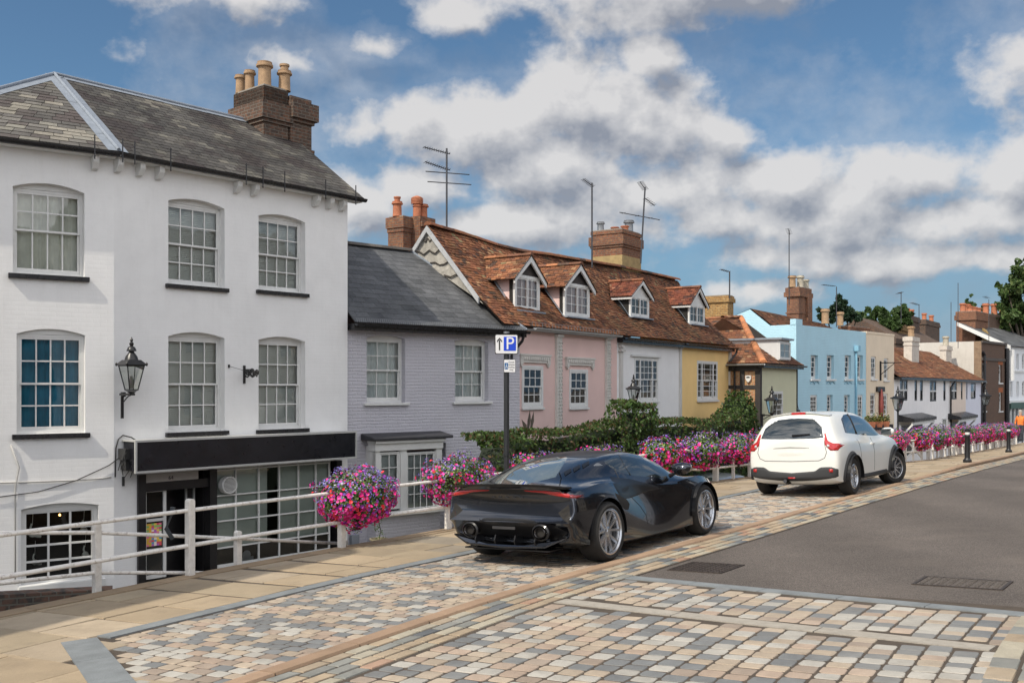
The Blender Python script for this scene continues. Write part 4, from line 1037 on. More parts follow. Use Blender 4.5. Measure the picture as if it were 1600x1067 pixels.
# walls
hs = []
for l, r, t, b_ in ((815, 848, 571, 637), (889, 918, 577, 637)):
    h, w = wpx(H3, l, r, t, b_, 3, 2, 2, 'dark', dep=-.02, fr=.075, bar=.022, sillo=.02, sillp=.06, sillh=.05); hs.append((h[0]+.03, h[1]-.03, h[2]+.03, h[3]-.03))
m = MB(); wallgrid(m, 0, uP, -1.5, eaveZ-.02, hs, dep=.14); shell(m, .01, uP, 6, -1.5, eaveZ-.02); put(H3, m, 'wall', PINKW)
def hood(f, l, r, t, b_):                              # dripping shell hood mould over a window
    xa, xb = f.px(l), f.px(r); z1 = f.L((l+r)/2, t).z; z0 = f.L((l+r)/2, b_).z; h = (z1-z0)*.42; w = .13; m = MB()
    m.box(xa, xb, -.07, -.001, z1-h, z1); m.box(xa, xa+w, -.07, -.001, z0+.06, z1-h); m.box(xb-w, xb, -.07, -.001, z0+.06, z1-h); m.box(xa-.03, xb+.03, -.09, -.001, z1, z1+.04)
    m.box(xa+w+.02, xb-w-.02, -.05, -.001, z1-h-.06, z1-h-.002)
    n = 14
    for i in range(n): x = xa+(xb-xa)*(i+.5)/n; m.box(x-.022, x+.022, -.088, -.072, z1-h+.02, z1-.03)
    for x in (xa+w/2, xb-w/2): m.prism([(x-.05, -.06, z0+.058), (x+.05, -.06, z0+.058), (x, -.06, z0-.02)], (0, .05, 0))
    put(f, m, 'hood_mould', SHELLP)
hood(H3, 810, 857, 556, 573); hood(H3, 883, 926, 561, 577)
def pilaster(f, px, ptop, pbot, w, d=.07, cap=True):
    x = f.px(px); z1 = f.L(px, ptop).z; z0 = f.L(px, pbot).z; m = MB(); m.box(x-w/2, x+w/2, -d, -.001, z0, z1)
    z = z0+.05; i = 0
    while z < z1-.1:                                   # scallop relief
        for k in range(2):
            cx = x+(k-.5)*w*.5+(.05*w if i % 2 else -.05*w); n = 6
            pts = [(cx+w*.2*math.cos(PI*j/(n-1)), -d-.014, z+w*.2*math.sin(PI*j/(n-1))) for j in range(n)]; m.tube(pts, .011, 4)
        z += w*.34; i += 1
    if cap: m.box(x-w/2-.03, x+w/2+.03, -d-.04, -.001, z1, z1+.07)
    put(f, m, 'pilaster', SHELLP)
pilaster(H3, 871, 527, 760, .26); pilaster(H3, 948, 531, 760, .24)
PG = mk('pale_grey_gutter', (.36,.36,.35), .5, var=.15)
m = MB(); gutter(m, (.35, -.30, eaveZ-.03), (u3e, -.30, eaveZ-.03), .055); m.box(0, u3e, -.12, -.002, eaveZ-.10, eaveZ-.05)
put(H3, m, 'gutter', PG)
m = MB()
k = 0
x = .3
while x < u3e: m.box(x-.003, x+.003, -.25, -.24, eaveZ, eaveZ+.11); x += .16
m.box(.3, u3e, -.25, -.244, eaveZ+.10, eaveZ+.108)
put(H3, m, 'snow_guard', GREYM)
# left chimney behind the slate roof
q0 = H3.L(608, 345, 4.6); q1 = H3.L(636, 345, 4.6)
BRC = BR_RED
ch_y = 4.4
c0, c1, c2 = H3.px(628, ch_y), H3.px(647, ch_y), H3.px(690, ch_y)
# ---- white cottage
H4 = house('white_cottage', 'white rendered cottage between the pink house and the yellow one with a single dormer', 'house', 964, 1, HP, -1.6)
def shifted(name, label, u):
    p = H3.O+H3.e*u; f = Face(0, 1, HP, -1.6, O=p); f.root = thing(name, label, 'house', f.M.to_translation(), PI/2-math.radians(HP)); f.rootM = f.M.copy(); return f
bpy.data.objects.remove(H4.root)
H4 = shifted('white_cottage', 'white rendered cottage between the pink house and the yellow one with a single small dormer', uP)
u4e = H3.px(1063, -.2)
rf = put(H4, rowroof(H4, uP, u3e+.01, u4e, 11.0, .72), 'roof', TILE)
m = MB(); ridge(m, (u3e-uP, Yr, Zr(u3e)+.03), (u4e-uP, Yr, Zr(u4e)+.03), .12, .4, CLAY, .9); m.build('ridge_tiles', TILE, rf)
dormer(H4, 998, 497, 437, 984, 1013, 463, BR_RED, WHITE, 0)
hs = []
h, w = wpx(H4, 991, 1028, 559, 627, 5, 3, 3, 'net', dep=-.01, fr=.06, bar=.02, sillo=.03, sillp=.06, bmat=mk('brown_blind', (.20,.14,.09), .8, var=.2, scale=6)); hs.append((h[0]+.02, h[1]-.02, h[2]+.02, h[3]-.02))
m = MB(); xx = H4.px(1001); 
for X_ in (H4.px(1000), H4.px(1019)): m.box(X_-.03, X_+.03, -.02, .05, h[2]+.04, h[3]-.04)
m.build('mullion', WHITE, w)
m = MB(); m.box(H4.px(985), H4.px(1030), -.07, -.001, h[3]+.02, h[3]+.08); put(H4, m, 'hood_mould', WHITE)
wu = uW-uP
m = MB(); wallgrid(m, 0, wu, -1.5, eaveZ-.02, hs, dep=.14); shell(m, .01, wu-.01, 6, -1.5, eaveZ-.02); put(H4, m, 'wall', OLDW)
m = MB(); x = H4.px(969); m.box(x-.08, x+.08, -.06, -.001, -.6, eaveZ-.2)
for z in (H4.L(969, 548).z, H4.L(969, 541).z): m.box(x-.14, x+.14, -.12, -.001, z-.03, z+.03)
m.box(x-.06, x+.05, -.1, -.001, H4.L(969, 538).z, eaveZ-.05)
x = wu-.02; m.box(x-.05, x+.08, -.06, -.001, -.6, eaveZ-.25); m.box(x-.09, x+.12, -.1, -.001, H4.L(1059, 545).z, H4.L(1059, 540).z+.06)
put(H4, m, 'downpipe', mk('off_white_pilaster', (.56,.54,.51), .6, var=.1))
m = MB(); gutter(m, (.05, -.28, eaveZ-.06), (u4e-uP, -.28, eaveZ-.06), .06); m.box(0, wu, -.2, -.002, eaveZ-.2, eaveZ-.06); put(H4, m, 'gutter', BLACKP)
# big chimney
yb = 2.0; cx0, cx1 = H3.px(972, yb)-uP, H3.px(1001, yb)-uP; cz = H3.L(972, 358, yb).z; dep_ = 1.15
chm = chimney(H4, cx0, cx1, yb, yb+dep_, eaveZ+1.2, cz, BR_RED, [(.3,.9,.35,.13,GREYM,0),(.5,.55,.18,.14,POTR,0),(.55,.25,.2,.14,POTR,0),(.85,.3,.45,.17,GREYM,0)], ((.0,.12,.03),(.2,.5,.08),(.5,.58,.04)))
m = MB(); m.box(cx0-.012, cx1+.012, yb-.012, yb+dep_+.012, eaveZ+1.2, H3.L(972, 398, yb).z); m.build('render_base', mk('yellowed_render', (.33,.24,.11), .9, var=.25, scale=4, dirt=.4), chm)
# ---- yellow cottage
H5 = shifted('yellow_cottage', 'yellow rendered cottage at the right end of the long tiled roof', uW)
rf = put(H5, rowroof(H5, uW, u4e+.01, uend, 23.0, .70), 'roof', TILE)
m = MB(); ridge(m, (u4e-uW, Yr, Zr(u4e)+.03), (uend-uW, Yr, Zr(uend)+.03), .12, .4, CLAY, .95); m.build('ridge_tiles', TILE, rf)
m = MB(); m.poly([(uend-uW-.03, .0, eaveZ-.04), (uend-uW-.03, Yr*2-.1, eaveZ-.04), (uend-uW-.03, Yr, ap.z-.34)]); put(H5, m, 'gable_wall', YELW)
dormer(H5, 1087, 508, 448, 1076, 1100, 476, BR_RED, WHITE, 0)
h, w = wpx(H5, 1089, 1121, 564, 625, 3, 3, 3, 'net', dep=-.01, fr=.07, bar=.02, sill=WHITE, sillo=.02, bmat=mk('brown_net', (.17,.15,.12), .8, var=.4, scale=8))
m = MB()
for X_ in (H5.px(1096.5), H5.px(1114)): m.box(X_-.035, X_+.035, -.02, .05, h[2]+.04, h[3]-.04)
m.build('mullion', WHITE, w)
yw = uY-uW
m = MB(); wallgrid(m, 0, yw, -1.5, eaveZ-.02, [(h[0]+.02, h[1]-.02, h[2]+.02, h[3]-.02)], dep=.14); shell(m, .01, yw, 6, -1.5, eaveZ-.02); put(H5, m, 'wall', YELW)
m = MB(); gutter(m, (.0, -.28, eaveZ-.06), (uend-uW+.05, -.28, eaveZ-.06), .06); m.box(0, yw, -.2, -.002, eaveZ-.2, eaveZ-.06)
x = uend-uW; m.tube([(x, -.28, eaveZ-.1), (x, -.25, eaveZ-.25), (x-.25, -.1, eaveZ-.55), (x-.25, -.05, eaveZ-.7)], .035, 6); put(H5, m, 'gutter', BLACKP)
m = MB(); m.box(yw-.12, yw+.03, -.07, -.001, -1.5, eaveZ-.1); m.box(yw-.15, yw+.06, -.1, -.001, eaveZ-.6, eaveZ-.5); put(H5, m, 'pilaster', MATS['off_white_pilaster'])
# left chimney pair of the pink house, standing beyond the slate ridge
cy_ = 4.7
a0, a1, a2 = H3.px(630, cy_), H3.px(644, cy_), H3.px(676, cy_-.2); zc = H3.L(629, 338, cy_).z
def ex3(mm): mm.box(a1-.02, a2, cy_-.3, cy_+.4, eaveZ, zc+.05); mm.box(a1, a2+.06, cy_-.36, cy_+.46, zc-.25, zc-.1)
chimney(H3, a0, a1-.03, cy_, cy_+.55, eaveZ, zc, BR_RED, [(.2,.5,.42,.14,POTR,2),(1.5,-.1,.62,.14,POTR,1),(2.2,-.1,.42,.15,POTR,0)], ((.0,.3,.05),(.3,.42,.02)), extra=ex3)
# ================================================================ 6  green cottage with brick flank
Pg = H3.O+H3.e*uY+Vector((H3.n.x, H3.n.y))*1.15-H3.e*0.0
H6 = Face(0, 1, HP, -1.6, O=Pg)
H6.root = thing('green_cottage', 'pale green rendered cottage with half timbered brick flank and hipped tiled roof', 'house', H6.M.to_translation(), PI/2-math.radians(HP)); H6.rootM = H6.M.copy()
ug0 = H6.px(1187); ug1 = H6.px(1245)
H6.O = H6.O+H6.e*ug0; H6 = Face(0, 1, HP, -1.6, O=H6.O, root=H6.root); H6.rootM = H6.M.copy(); H6.root.location = H6.M.to_translation(); ug1 -= ug0
ez = H6.L(1190, 567, -.15).z
GRN = mkwall('pale_green_render', (.62,.62,.44), None, .2, dirt=.05)
FB = H6.side(0.0); YB = mkbrick('yellow_red_flank_brick', (.50,.30,.14), (.42,.20,.09), (.42,.35,.25), (.36,.14,.07), stain=.1, staincol=(.2,.12,.07))
dp = 2.3
m = MB(); m.poly([(0, dp, -1.5), (0, 0, -1.5), (0, 0, ez), (0, dp, ez)]); put(H6, m, 'flank_wall', YB)
TIM = mk('black_timber_frame', (.03,.026,.024), .7, var=.3, bmp=.3)
m = MB(); m.box(-.03, .16, -.03, .16, -1.5, ez-.05); m.box(-.03, -.001, .16, dp, ez-.28, ez-.05); zt_ = H6.L(1165, 605, .6).z; m.box(-.03, -.001, .16, dp, zt_-.06, zt_+.07); m.box(-.032, -.001, .55, .72, -1.5, ez-.28)
q = MB(); q.box(ug1-.05, ug1+.03, -.03, .0-.001, -1.5, ez-.05); put(H6, q, 'corner_post', TIM)
m.beam((-.035, .17, H6.L(1183, 638, 0).z), (-.035, .9, H6.L(1168, 652, .7).z), .03, .07, (1,0,0)); put(H6, m, 'timber_frame', TIM)
h, w = wpx(H6, 1207, 1223, 611, 653, 2, 2, 2, 'dark', dep=-.01, fr=.07, bar=.03, sillo=.02)
m = MB(); wallgrid(m, .16, ug1, -1.5, ez-.05, [(h[0]+.02, h[1]-.02, h[2]+.02, h[3]-.02)], dep=.14); shell(m, .02, ug1, 5, -1.5, ez-.06); put(H6, m, 'wall', GRN)
m = MB(); ho = .22
yA = 2.7; A6 = H6.L(1157, 496, yA); zA = A6.z
kk = (zA-ez)/(yA+ho)
xr = ug1-.2
tiles(m, (-ho, -ho, ez), (ug1+.25, -ho, ez), (ug1-.9, yA, zA-.15), (A6.x, yA, zA), 20, .17, .02, lambda u, v: clay(u*2+5, v, .8, 31), .008, vj=.1)
tiles(m, (-ho, 6.0, ez), (-ho, -ho, ez), (A6.x, yA, zA), (A6.x, 4.3, zA-.02), 20, .17, .02, lambda u, v: clay(u*2+9, v, 1.05, 41), .008, vj=.1)
m.poly([(ug1-.9, yA, zA-.15), (ug1+.25, -ho, ez), (ug1+.25, 6, ez)], (.1,.05,.03)); rf = put(H6, m, 'roof', TILE)
m = MB(); ridge(m, (-ho, -ho, ez+.03), (A6.x, yA, zA+.03), .12, .33, [(.7,(.40,.16,.07)),(.3,(.33,.14,.07))], 1.15); ridge(m, (A6.x, yA, zA+.03), (ug1-.9, yA, zA-.1), .1, .33, CLAY, 1.0); ridge(m, (A6.x, yA, zA+.03), (A6.x, 4.4, zA), .1, .33, CLAY, 1.1); m.build('ridge_tiles', TILE, rf)
m = MB(); gutter(m, (-ho-.04, -ho-.06, ez-.03), (ug1+.3, -ho-.06, ez-.03), .06); m.box(-ho, ug1+.2, -ho, -.002, ez-.16, ez-.03)
m.tube([(-ho, .9, ez-.1), (-.08, .9, ez-.35), (-.08, .9, -.5)], .04, 6); put(H6, m, 'gutter', BLACKP)
q = MB(); gutter(q, (-ho-.05, 2.6, ez-.03), (-ho-.05, -ho-.05, ez-.03), .06); put(H6, q, 'flank_gutter', PG)
# box dormer
yd = -.05; d0_, d1_ = H6.px(1217, yd), H6.px(1234, yd); dz0, dz1 = H6.L(1225, 563, yd).z, H6.L(1225, 531, yd).z
m = MB(); m.prism([(d0_, yd, dz0), (d0_, yd, dz1), (d0_, yd+2.2, dz1-.02), (d0_, yd+.3, dz0+.0)], (d1_-d0_, 0, 0)); put(H6, m, 'dormer_cheek', mkwall('white_boarding', (.60,.60,.60), None, .2), fixn=True)
window(H6, d0_+.01, d1_-.01, dz0+.03, dz1-.08, 2, 2, 1, fr=.06, dep=-.04, y=yd, back='dark', single=True, inner=False, name='dormer_window'); 
m = MB(); m.box(d0_-.1, d1_+.12, yd-.14, yd+2.3, dz1-.01, dz1+.06); put(H6, m, 'dormer_roof', LEAD)
# yellow brick chimney behind
yc = 3.6; c0, c1 = H6.px(1139, yc), H6.px(1146, yc); cz = H6.L(1139, 462, yc).z
m = MB(); chimney(H6, c0-.12, c1, yc, yc+1.75, ez-.5, cz, BR_YEL, [], ((.0,.1,.03),(.1,.28,.07)))
# alarm box on brick flank
m = MB(); p = H6.L(1174, 592, .42); z = p.z; m.prism([(-.08, .30, z+.12), (-.08, .50, z+.12), (-.08, .50, z+.0), (-.08, .46, z-.08), (-.08, .40, z-.13), (-.08, .34, z-.08), (-.08, .30, z)], (.08, 0, 0))
ab = put(H6, m, 'alarm_box', WHITE, bevel=.01); ab.parent = None; ab.matrix_local = H6.M; tag(ab, 'white shield shaped alarm box high on the yellow brick flank', 'alarm box')
q = MB(); q.box(-.083, -.0805, .34, .46, z+.03, z+.08); q.build('panel', BLACKP, ab)
# ================================================================ 7  blue house
H7 = house('blue_house', 'sky blue painted brick house with four window bays and tall chimney', 'house', 1244, 48, 41, -2.4)
BLU = mkwall('sky_blue_painted_brick', (.42,.64,.74), (.24,.08), .5, dirt=.03, dirtcol=(.3,.45,.5))
ub = H7.px(1353); bt = H7.L(1244, 507).z; hs = []
for l, r in ((1267, 1278), (1292, 1303), (1320, 1330), (1340, 1348)):
    h, w = wpx(H7, l, r, 555, 592, 2, 2, 2, 'dark', dep=.14, fr=.08, bar=.04, sillo=.12, sillh=.1, sillp=.1); hs.append(h)
for i, (l, r) in enumerate(((1266, 1277), (1292, 1301), (1319, 1328), (1340, 1348))):
    h, w = wpx(H7, l, r, 617, 660, 3 if i == 0 else 2, 3, 3, 'dark' if i < 3 else 'net', dep=.12 if i not in (0, 3) else .03, fr=.08, bar=.035); hs.append(h)
m = MB(); wallgrid(m, 0, ub, -2, bt, hs, dep=.2)
fy1, fy2 = 1.35, 2.45
m.poly([(0,5,-2),(0,0,-2),(0,0,bt),(0,fy1,bt),(0,fy2,bt+.86),(0,5,bt)]); m.poly([(ub,0,-2),(ub,5,-2),(ub,5,bt),(ub,0,bt)]); m.poly([(0,.3,bt-.05),(ub,.3,bt-.05),(ub,5,bt-.05),(0,5,bt-.05)])
m.box(-.02, ub*.0+.7, -.0, .3, bt, bt+.28)
put(H7, m, 'wall', BLU)
m = MB()
for i, h in enumerate(hs[:4]):
    xc = (h[0]+h[1])/2; z = hs[4][3]+.45
    for s_ in (-1, 1): m.tube([(xc+s_*.5, -.012, z+.12), (xc+s_*.25, -.012, z+.25-.02*i), (xc, -.012, z+.1)], .028, 4)
m.tube([(H7.px(1336), -.06, -2), (H7.px(1336), -.06, H7.L(1336, 548).z)], .06, 6); c_ = H7.L(1336, 546, 0); m.box(c_.x-.16, c_.x+.16, -.25, 0, c_.z-.1, c_.z+.2); put(H7, m, 'downpipe', mk('blue_paint', (.23,.45,.58), .5))
m = MB(); tiles(m, (0.05, fy1-.1, bt-.02), (ub, fy1-.1, bt-.02), (ub, fy2+.2, bt+.62), (0.05, fy2, bt+.9), 12, .22, .02, lambda u, v: clay(u*3, v, .75, 61), .01); m.poly([(0.05, fy2, bt+.9), (ub, fy2+.2, bt+.62), (ub,5,bt), (0.05,5,bt)], (.1,.05,.03)); put(H7, m, 'roof', TILE)
c0, c1 = H7.px(1248, 2.6), H7.px(1266, 2.6); cz = H7.L(1250, 449, 2.6).z
def ex7(mm): mm.box(c1-.6, c1-.05, 2.45, 2.65, bt, cz-.35)
chimney(H7, c0, c1, 2.6, 3.3, bt, cz, BR_RED, [(.05,.6,.62,.22,POTB,0),(.45,.3,.66,.2,POTW,0),(.9,.3,.5,.2,POTW,0)], ((.0,.25,.06),(.25,.5,.12),(1.35,1.43,.05)), extra=ex7)
# ================================================================ 8  cream house
dC = 54.6
H8 = house('cream_house', 'narrow cream rendered house beside the blue one with a hanging sign bracket', 'house', 1353.3, dC+.02, 41, -2.6)
CRM = mkwall('cream_render', (.74,.62,.47), None, .25, dirt=.14, dirtcol=(.30,.25,.20))
uc = H8.px(1397); ct = H8.L(1355, 521).z; hs = []
for l, r, t, b_, bk in ((1361, 1369, 557, 592, 'net'), (1381, 1388, 560, 594, 'net'), (1360, 1368, 614, 650, 'dark'), (1380, 1387, 615, 650, 'dark')):
    h, w = wpx(H8, l, r, t, b_, 2, 2, 2, bk, dep=.05, fr=.09, bar=.035, sillo=.1, sillh=.09, bmat=mk('net9', (.28,.28,.27), .9)); hs.append(h)
m = MB(); wallgrid(m, 0, uc, -2, ct, hs, dep=.2); shell(m, 0.01, uc, 5, -2, ct); m.box(-.0, uc, -.03, .3, ct, ct+.12); put(H8, m, 'wall', CRM)
chimney(H8, .3, uc*.75, 1.0, 1.7, ct-.2, ct+.45, BR_RED, [(-.9,.5,.8,.22,POTB,0),(-.2,.5,.75,.19,POTB,0)], ((.0,.1,.03),))
m = MB(); y = -1.2; p = H8.L(1375, 567, 0); zb_ = p.z; m.box(p.x-.05, p.x+.03, -.08, 0, zb_-1.0, zb_+.1); m.tube([(p.x, 0, zb_), (p.x, y, zb_)], .03, 5); m.tube([(p.x, 0, zb_-.7), (p.x, y*.7, zb_)], .02, 4); put(H8, m, 'sign_bracket', IR)
m = MB(); p = H8.L(1374, 608, 0); m.box(p.x-.55, p.x+.55, -.12, -.02, p.z-.14, p.z+.14); put(H8, m, 'sign_board', BLACKP)
m = MB(); p = H8.L(1374, 630, 0); m.lathe([(.0,-.9),(.12,-.75),(.16,-.2),(.12,.5),(.06,.8)], (p.x, -.1, p.z), 8, closed=False); put(H8, m, 'wall_ornament', mk('red_ornament', (.22,.05,.04), .6), smooth=True)
# ================================================================ 9-11 three cottages under one roof
OC = H8.O+H8.e*uc
HCt = 34
def cott(name, label, pxa, pxb, wallm, wins, door=None, u_from=0):
    f0 = Face(0, 1, HCt, -3.0, O=OC); u0, u1 = f0.px(pxa), f0.px(pxb)
    f = Face(0, 1, HCt, -3.0, O=OC+f0.e*u0); f.root = thing(name, label, 'house', f.M.to_translation(), PI/2-math.radians(HCt)); f.rootM = f.M.copy(); L = u1-u0
    ezz = f.L(pxa, 588.5+(pxa-1397)*.043, -.2).z; hs = []
    for l, r, t, b_ in wins:
        nx = 4 if r-l > 8 else 1
        h, w = wpx(f, l, r, t, b_, nx, 3, 3, 'net', dep=.02, fr=.09, bar=.035, sill=None, mat=BLACKP if True else WHITE, bmat=mk('net10', (.30,.29,.28), .9)); hs.append(h)
        if r-l > 8:
            q = MB(); a, c = h[0]+.1, h[1]-.1; q.box((a+c)/2-.06, (a+c)/2+.06, -.0, .04, h[2]+.1, h[3]-.1); q.box(a, c, -.0, .035, (h[2]+h[3])/2-.05, (h[2]+h[3])/2+.05); q.build('sash', WHITE, w)
    m = MB(); wallgrid(m, 0, L, -3, ezz, hs, dep=.2); shell(m, 0.01, L, 6, -3, ezz); put(f, m, 'wall', wallm)
    ry = 3.6; rz = ezz+2.35
    return f, L, ezz, ry, rz
def cottroof(f, L, ezz, ry, rz, seed, right_in=0, k=.8, left_in=0):
    m = MB(); tiles(m, (0, -.3, ezz), (L, -.3, ezz), (L-right_in, ry, rz), (left_in, ry, rz), 22, .26, .025, lambda u, v: clay(u*3+seed, v, k, seed), .01, vj=.1)
    m.poly([(left_in, ry, rz), (L-right_in, ry, rz), (L, 7, ezz), (0, 7, ezz)], (.1,.05,.03)); m.poly([(L-right_in, ry, rz), (L, -.3, ezz), (L, 7, ezz)], (.12,.06,.04)); put(f, m, 'roof', TILE)
    g = MB(); g.box(0, L, -.42, -.002, ezz-.16, ezz-.02); put(f, g, 'gutter', BLACKP)
WCT = mkwall('white_cottage_render', (.84,.82,.81), None, .2, dirt=.05); BGE = mkwall('beige_cottage_render', (.76,.64,.54), None, .2, dirt=.05); LIL = mkwall('lilac_cottage_render', (.66,.67,.75), None, .2, dirt=.05)
H9, Lc, ezz, ry, rz = cott('long_white_cottage', 'long white cottage with black framed windows under a brown tiled roof, beyond the cream house', 1397, 1484, WCT, ((1406, 1418, 593, 626), (1429, 1433, 594, 626), (1437.5, 1442, 594, 626), (1453, 1463, 595, 627), (1474, 1477.5, 595, 626)))
cottroof(H9, Lc, ezz, ry, rz, 71, 0, 1.2)
def porch(f, l, r, top, bot):
    a, b_ = f.px(l, -.8), f.px(r, -.8); z = f.L((l+r)/2, top, -.8).z; m = MB(); m.prism([(a, -.9, z-.12), (a, -.9, z+.06), (a, -.0, z+.3), (a, 0, z-.12)], (b_-a, 0, 0)); o = put(f, m, 'porch_roof', BLACKP)
    m = MB(); m.box(a+.1, b_-.1, -.8, -.7, z-.32, z-.122); 
    for X_ in (a+.15, b_-.3): m.beam((X_, -.75, z-.3), (X_+.1, -.02, z-1.1), .1, .1)
    m.box(a+.2, a+.35, -.1, -.0, z-2.3, z-.32); m.box(b_-.35, b_-.2, -.1, 0, z-2.3, z-.32); m.build('porch_frame', WHITE, o)
    m = MB(); m.box(a+.4, b_-.4, -.05, -.002, z-2.2, z-.4); m.build('door', BLACKP, o)
porch(H9, 1426, 1461, 654, 700)
h, w = wpx(H9, 1471.5, 1478, 653, 690, 2, 2, 2, 'dark', dep=-.05, fr=.08, bar=.04)
# chimneys of the cottage
yy = 1.6; a, b_ = H9.px(1425, yy), H9.px(1436, yy)
WCH = mk('white_painted_chimney', (.52,.48,.42), .85, var=.15, bmp=.4, dirt=.3)
chimney(H9, a, b_, yy, yy+.55, ezz+.8, H9.L(1425, 526, yy).z, WCH, [(.45,.5,.75,.24,POTB,0)], ((.0,.3,.06),(.5,.6,.04)))
H10, L10, ez10, _, _ = cott('beige_cottage', 'beige cottage between the long white cottage and the lilac one', 1484, 1509, BGE, ((1486.5, 1495, 597, 624), (1501.5, 1504, 597, 624)))
cottroof(H10, L10, ez10, ry, rz+.0, 81, 0, 1.2)
H11, L11, ez11, _, _ = cott('lilac_cottage', 'pale lilac cottage at the right end of the brown tiled roof beside the brick house', 1509, 1533, LIL, ((1507+3, 1511.5, 598, 624), (1517, 1524.5, 598, 623)))
cottroof(H11, L11, ez11, ry, rz, 91, 2.2, 1.2)
porch(H11, 1500, 1526, 651, 690)
yy = 2.2; a, b_ = H10.px(1478.5, yy), H10.px(1487, yy)
chimney(H10, a, b_, yy, yy+.5, ezz+.6, H10.L(1478, 540, yy).z, WCH, [(.5,.5,.8,.26,POTW,0)], ((.0,.35,.08),))
for f, px in ((H9, 1484), (H11, 1533)):
    m = MB(); x = f.px(px)-.15; m.tube([(x+.3, -.4, ezz-.1), (x, -.1, ezz-.6), (x, -.1, -3)], .07, 6); put(f, m, 'downpipe', BLACKP)
# ================================================================ 12 dark brick house, 13 white stucco building
pB = Face(0, 1, HCt, -3.6, O=OC); O12 = OC+pB.e*pB.px(1533.5)
H12 = Face(0, 1, 41, -3.6, O=O12); H12.root = thing('brick_house', 'dark brown brick house with orange window heads and white painted flank', 'house', H12.M.to_translation(), PI/2-math.radians(41)); H12.rootM = H12.M.copy()
DBR = mkbrick('dark_brown_brick', (.17,.10,.07), (.13,.08,.06), (.10,.085,.07), (.15,.08,.05), stain=.25); ORB = mkbrick('orange_gauged_brick', (.42,.13,.05), (.36,.11,.045), (.3,.12,.06))
Lb = H12.px(1572); tb = H12.L(1534, 533).z; hs = []
for l, r, t, b_ in ((1535.5, 1540, 567, 596), (1560.5, 1565.5, 570, 598), (1535.5, 1540, 613, 642), (1561, 1566, 613, 642)):
    h, w = wpx(H12, l, r, t, b_, 2, 2, 2, 'dark', dep=.14, fr=.1, bar=.04, sillo=.18, sillh=.12); hs.append(h)
    m = MB(); m.box(h[0]-.15, h[1]+.25, -.004, -.0015, h[3], h[3]+.42); put(H12, m, 'window_head', ORB)
m = MB(); wallgrid(m, 0, Lb, -3, tb, hs, dep=.2); m.poly([(Lb,0,-3),(Lb,8,-3),(Lb,8,tb),(Lb,0,tb)]); m.poly([(0,.3,tb-.02),(Lb,.3,tb-.02),(Lb,8,tb-.02),(0,8,tb-.02)]); put(H12, m, 'wall', DBR)
m = MB(); m.poly([(0,6,-3),(0,.6,-3),(0,.6,tb),(0,6,tb)]); put(H12, m, 'flank_wall', mkwall('weathered_white_flank', (.55,.52,.47), (.24,.08), .4, dirt=.3, dirtcol=(.3,.26,.22)))
m = MB(); m.poly([(0,.6,-3),(0,0,-3),(0,0,tb),(0,.6,tb)]); put(H12, m, 'corner_brick', mkbrick('corner_brick', (.30,.20,.12), (.22,.13,.08), (.3,.26,.2)))
m = MB(); m.box(-.1, Lb, -.16, -.0, tb-.14, tb+.06); m.box(-.05, Lb, -.1, 0, tb-1.6, tb-1.35); put(H12, m, 'cornice', mk('dark_cornice', (.08,.065,.055), .8, var=.2))
a, b_ = .1, H12.px(1544, 1.2)
def brch(px0, px1, y, dd, ptop, mat, npots, potm=POTR, base=None, hh=.8, rr=.3):
    a, b_ = H12.px(px0, y), H12.px(px1, y); z = H12.L((px0+px1)/2, ptop, y).z
    chimney(H12, a, b_, y, y+dd, base if base is not None else tb-.1, z, mat, [((i+.5)/npots, .5, hh, rr, potm, 0) for i in range(npots)], ((.0,.35,.05),(.35,.8,.14)))
brch(1508, 1522, 4.2, .8, 488, BR_RED, 2); brch(1524, 1543, 3.0, 1.3, 488, BR_RED, 3, hh=.5)
m = MB(); p0 = H12.L(1524, 530, 3.2); p1 = H12.L(1524, 500, 3.2); m.poly([(p0.x, 2.6, tb-.1), (Lb, .4, tb-.1), (Lb, .4, tb+.05), (H12.px(1541, 2.8), 2.8, H12.L(1541, 515, 2.8).z), (p0.x, 2.6, H12.L(1524, 512, 3).z)]); put(H12, m, 'parapet_wall', mk('ochre_render', (.33,.22,.08), .9, var=.25, dirt=.3))
m = MB(); m.tube([(Lb-.3, -.15, -3), (Lb-.3, -.15, tb-.4)], .2, 8); m.tube([(.35, -.15, -3), (.35, -.15, tb-1.2), (.1, -.1, tb-.9)], .12, 8); put(H12, m, 'downpipe', BLACKP)
O13 = H12.O+H12.e*Lb
H13 = Face(0, 1, 46, -3.6, O=O13+H12.e*.05); H13.root = thing('white_stucco_building', 'pale stucco building with green shopfront at the right edge beyond the brick house', 'building', H13.M.to_translation(), PI/2-math.radians(46)); H13.rootM = H13.M.copy()
STU = mkwall('pale_stucco', (.74,.76,.78), None, .15, dirt=.06)
Ls = H13.px(1660); ts = H13.L(1576, 541).z; hs = []
for l, r in ((1578, 1582), (1588, 1592), (1597, 1602), (1612, 1617)):
    for t, b_ in ((553, 578), (596, 620)):
        h, w = wpx(H13, l, r, t, b_, 2, 2, 2, 'net', dep=.15, fr=.1, bar=.04, sill=None, bmat=mk('tan_net', (.35,.28,.24), .9)); hs.append(h)
m = MB(); wallgrid(m, 0, Ls, -3, ts, hs, dep=.2); shell(m, .01, Ls, 9, -3, ts); put(H13, m, 'wall', STU)
m = MB(); z = H13.L(1580, 580).z; m.box(0, Ls, -.12, -.001, z-.08, z+.08); z = H13.L(1580, 628).z; m.box(0, Ls, -.3, -.001, z-.12, z+.12); z = H13.L(1576, 560).z; m.tube([(.4, -.25, ts-.3), (.4, -.25, z-2)], .3, 8); put(H13, m, 'string_course', WHITE)
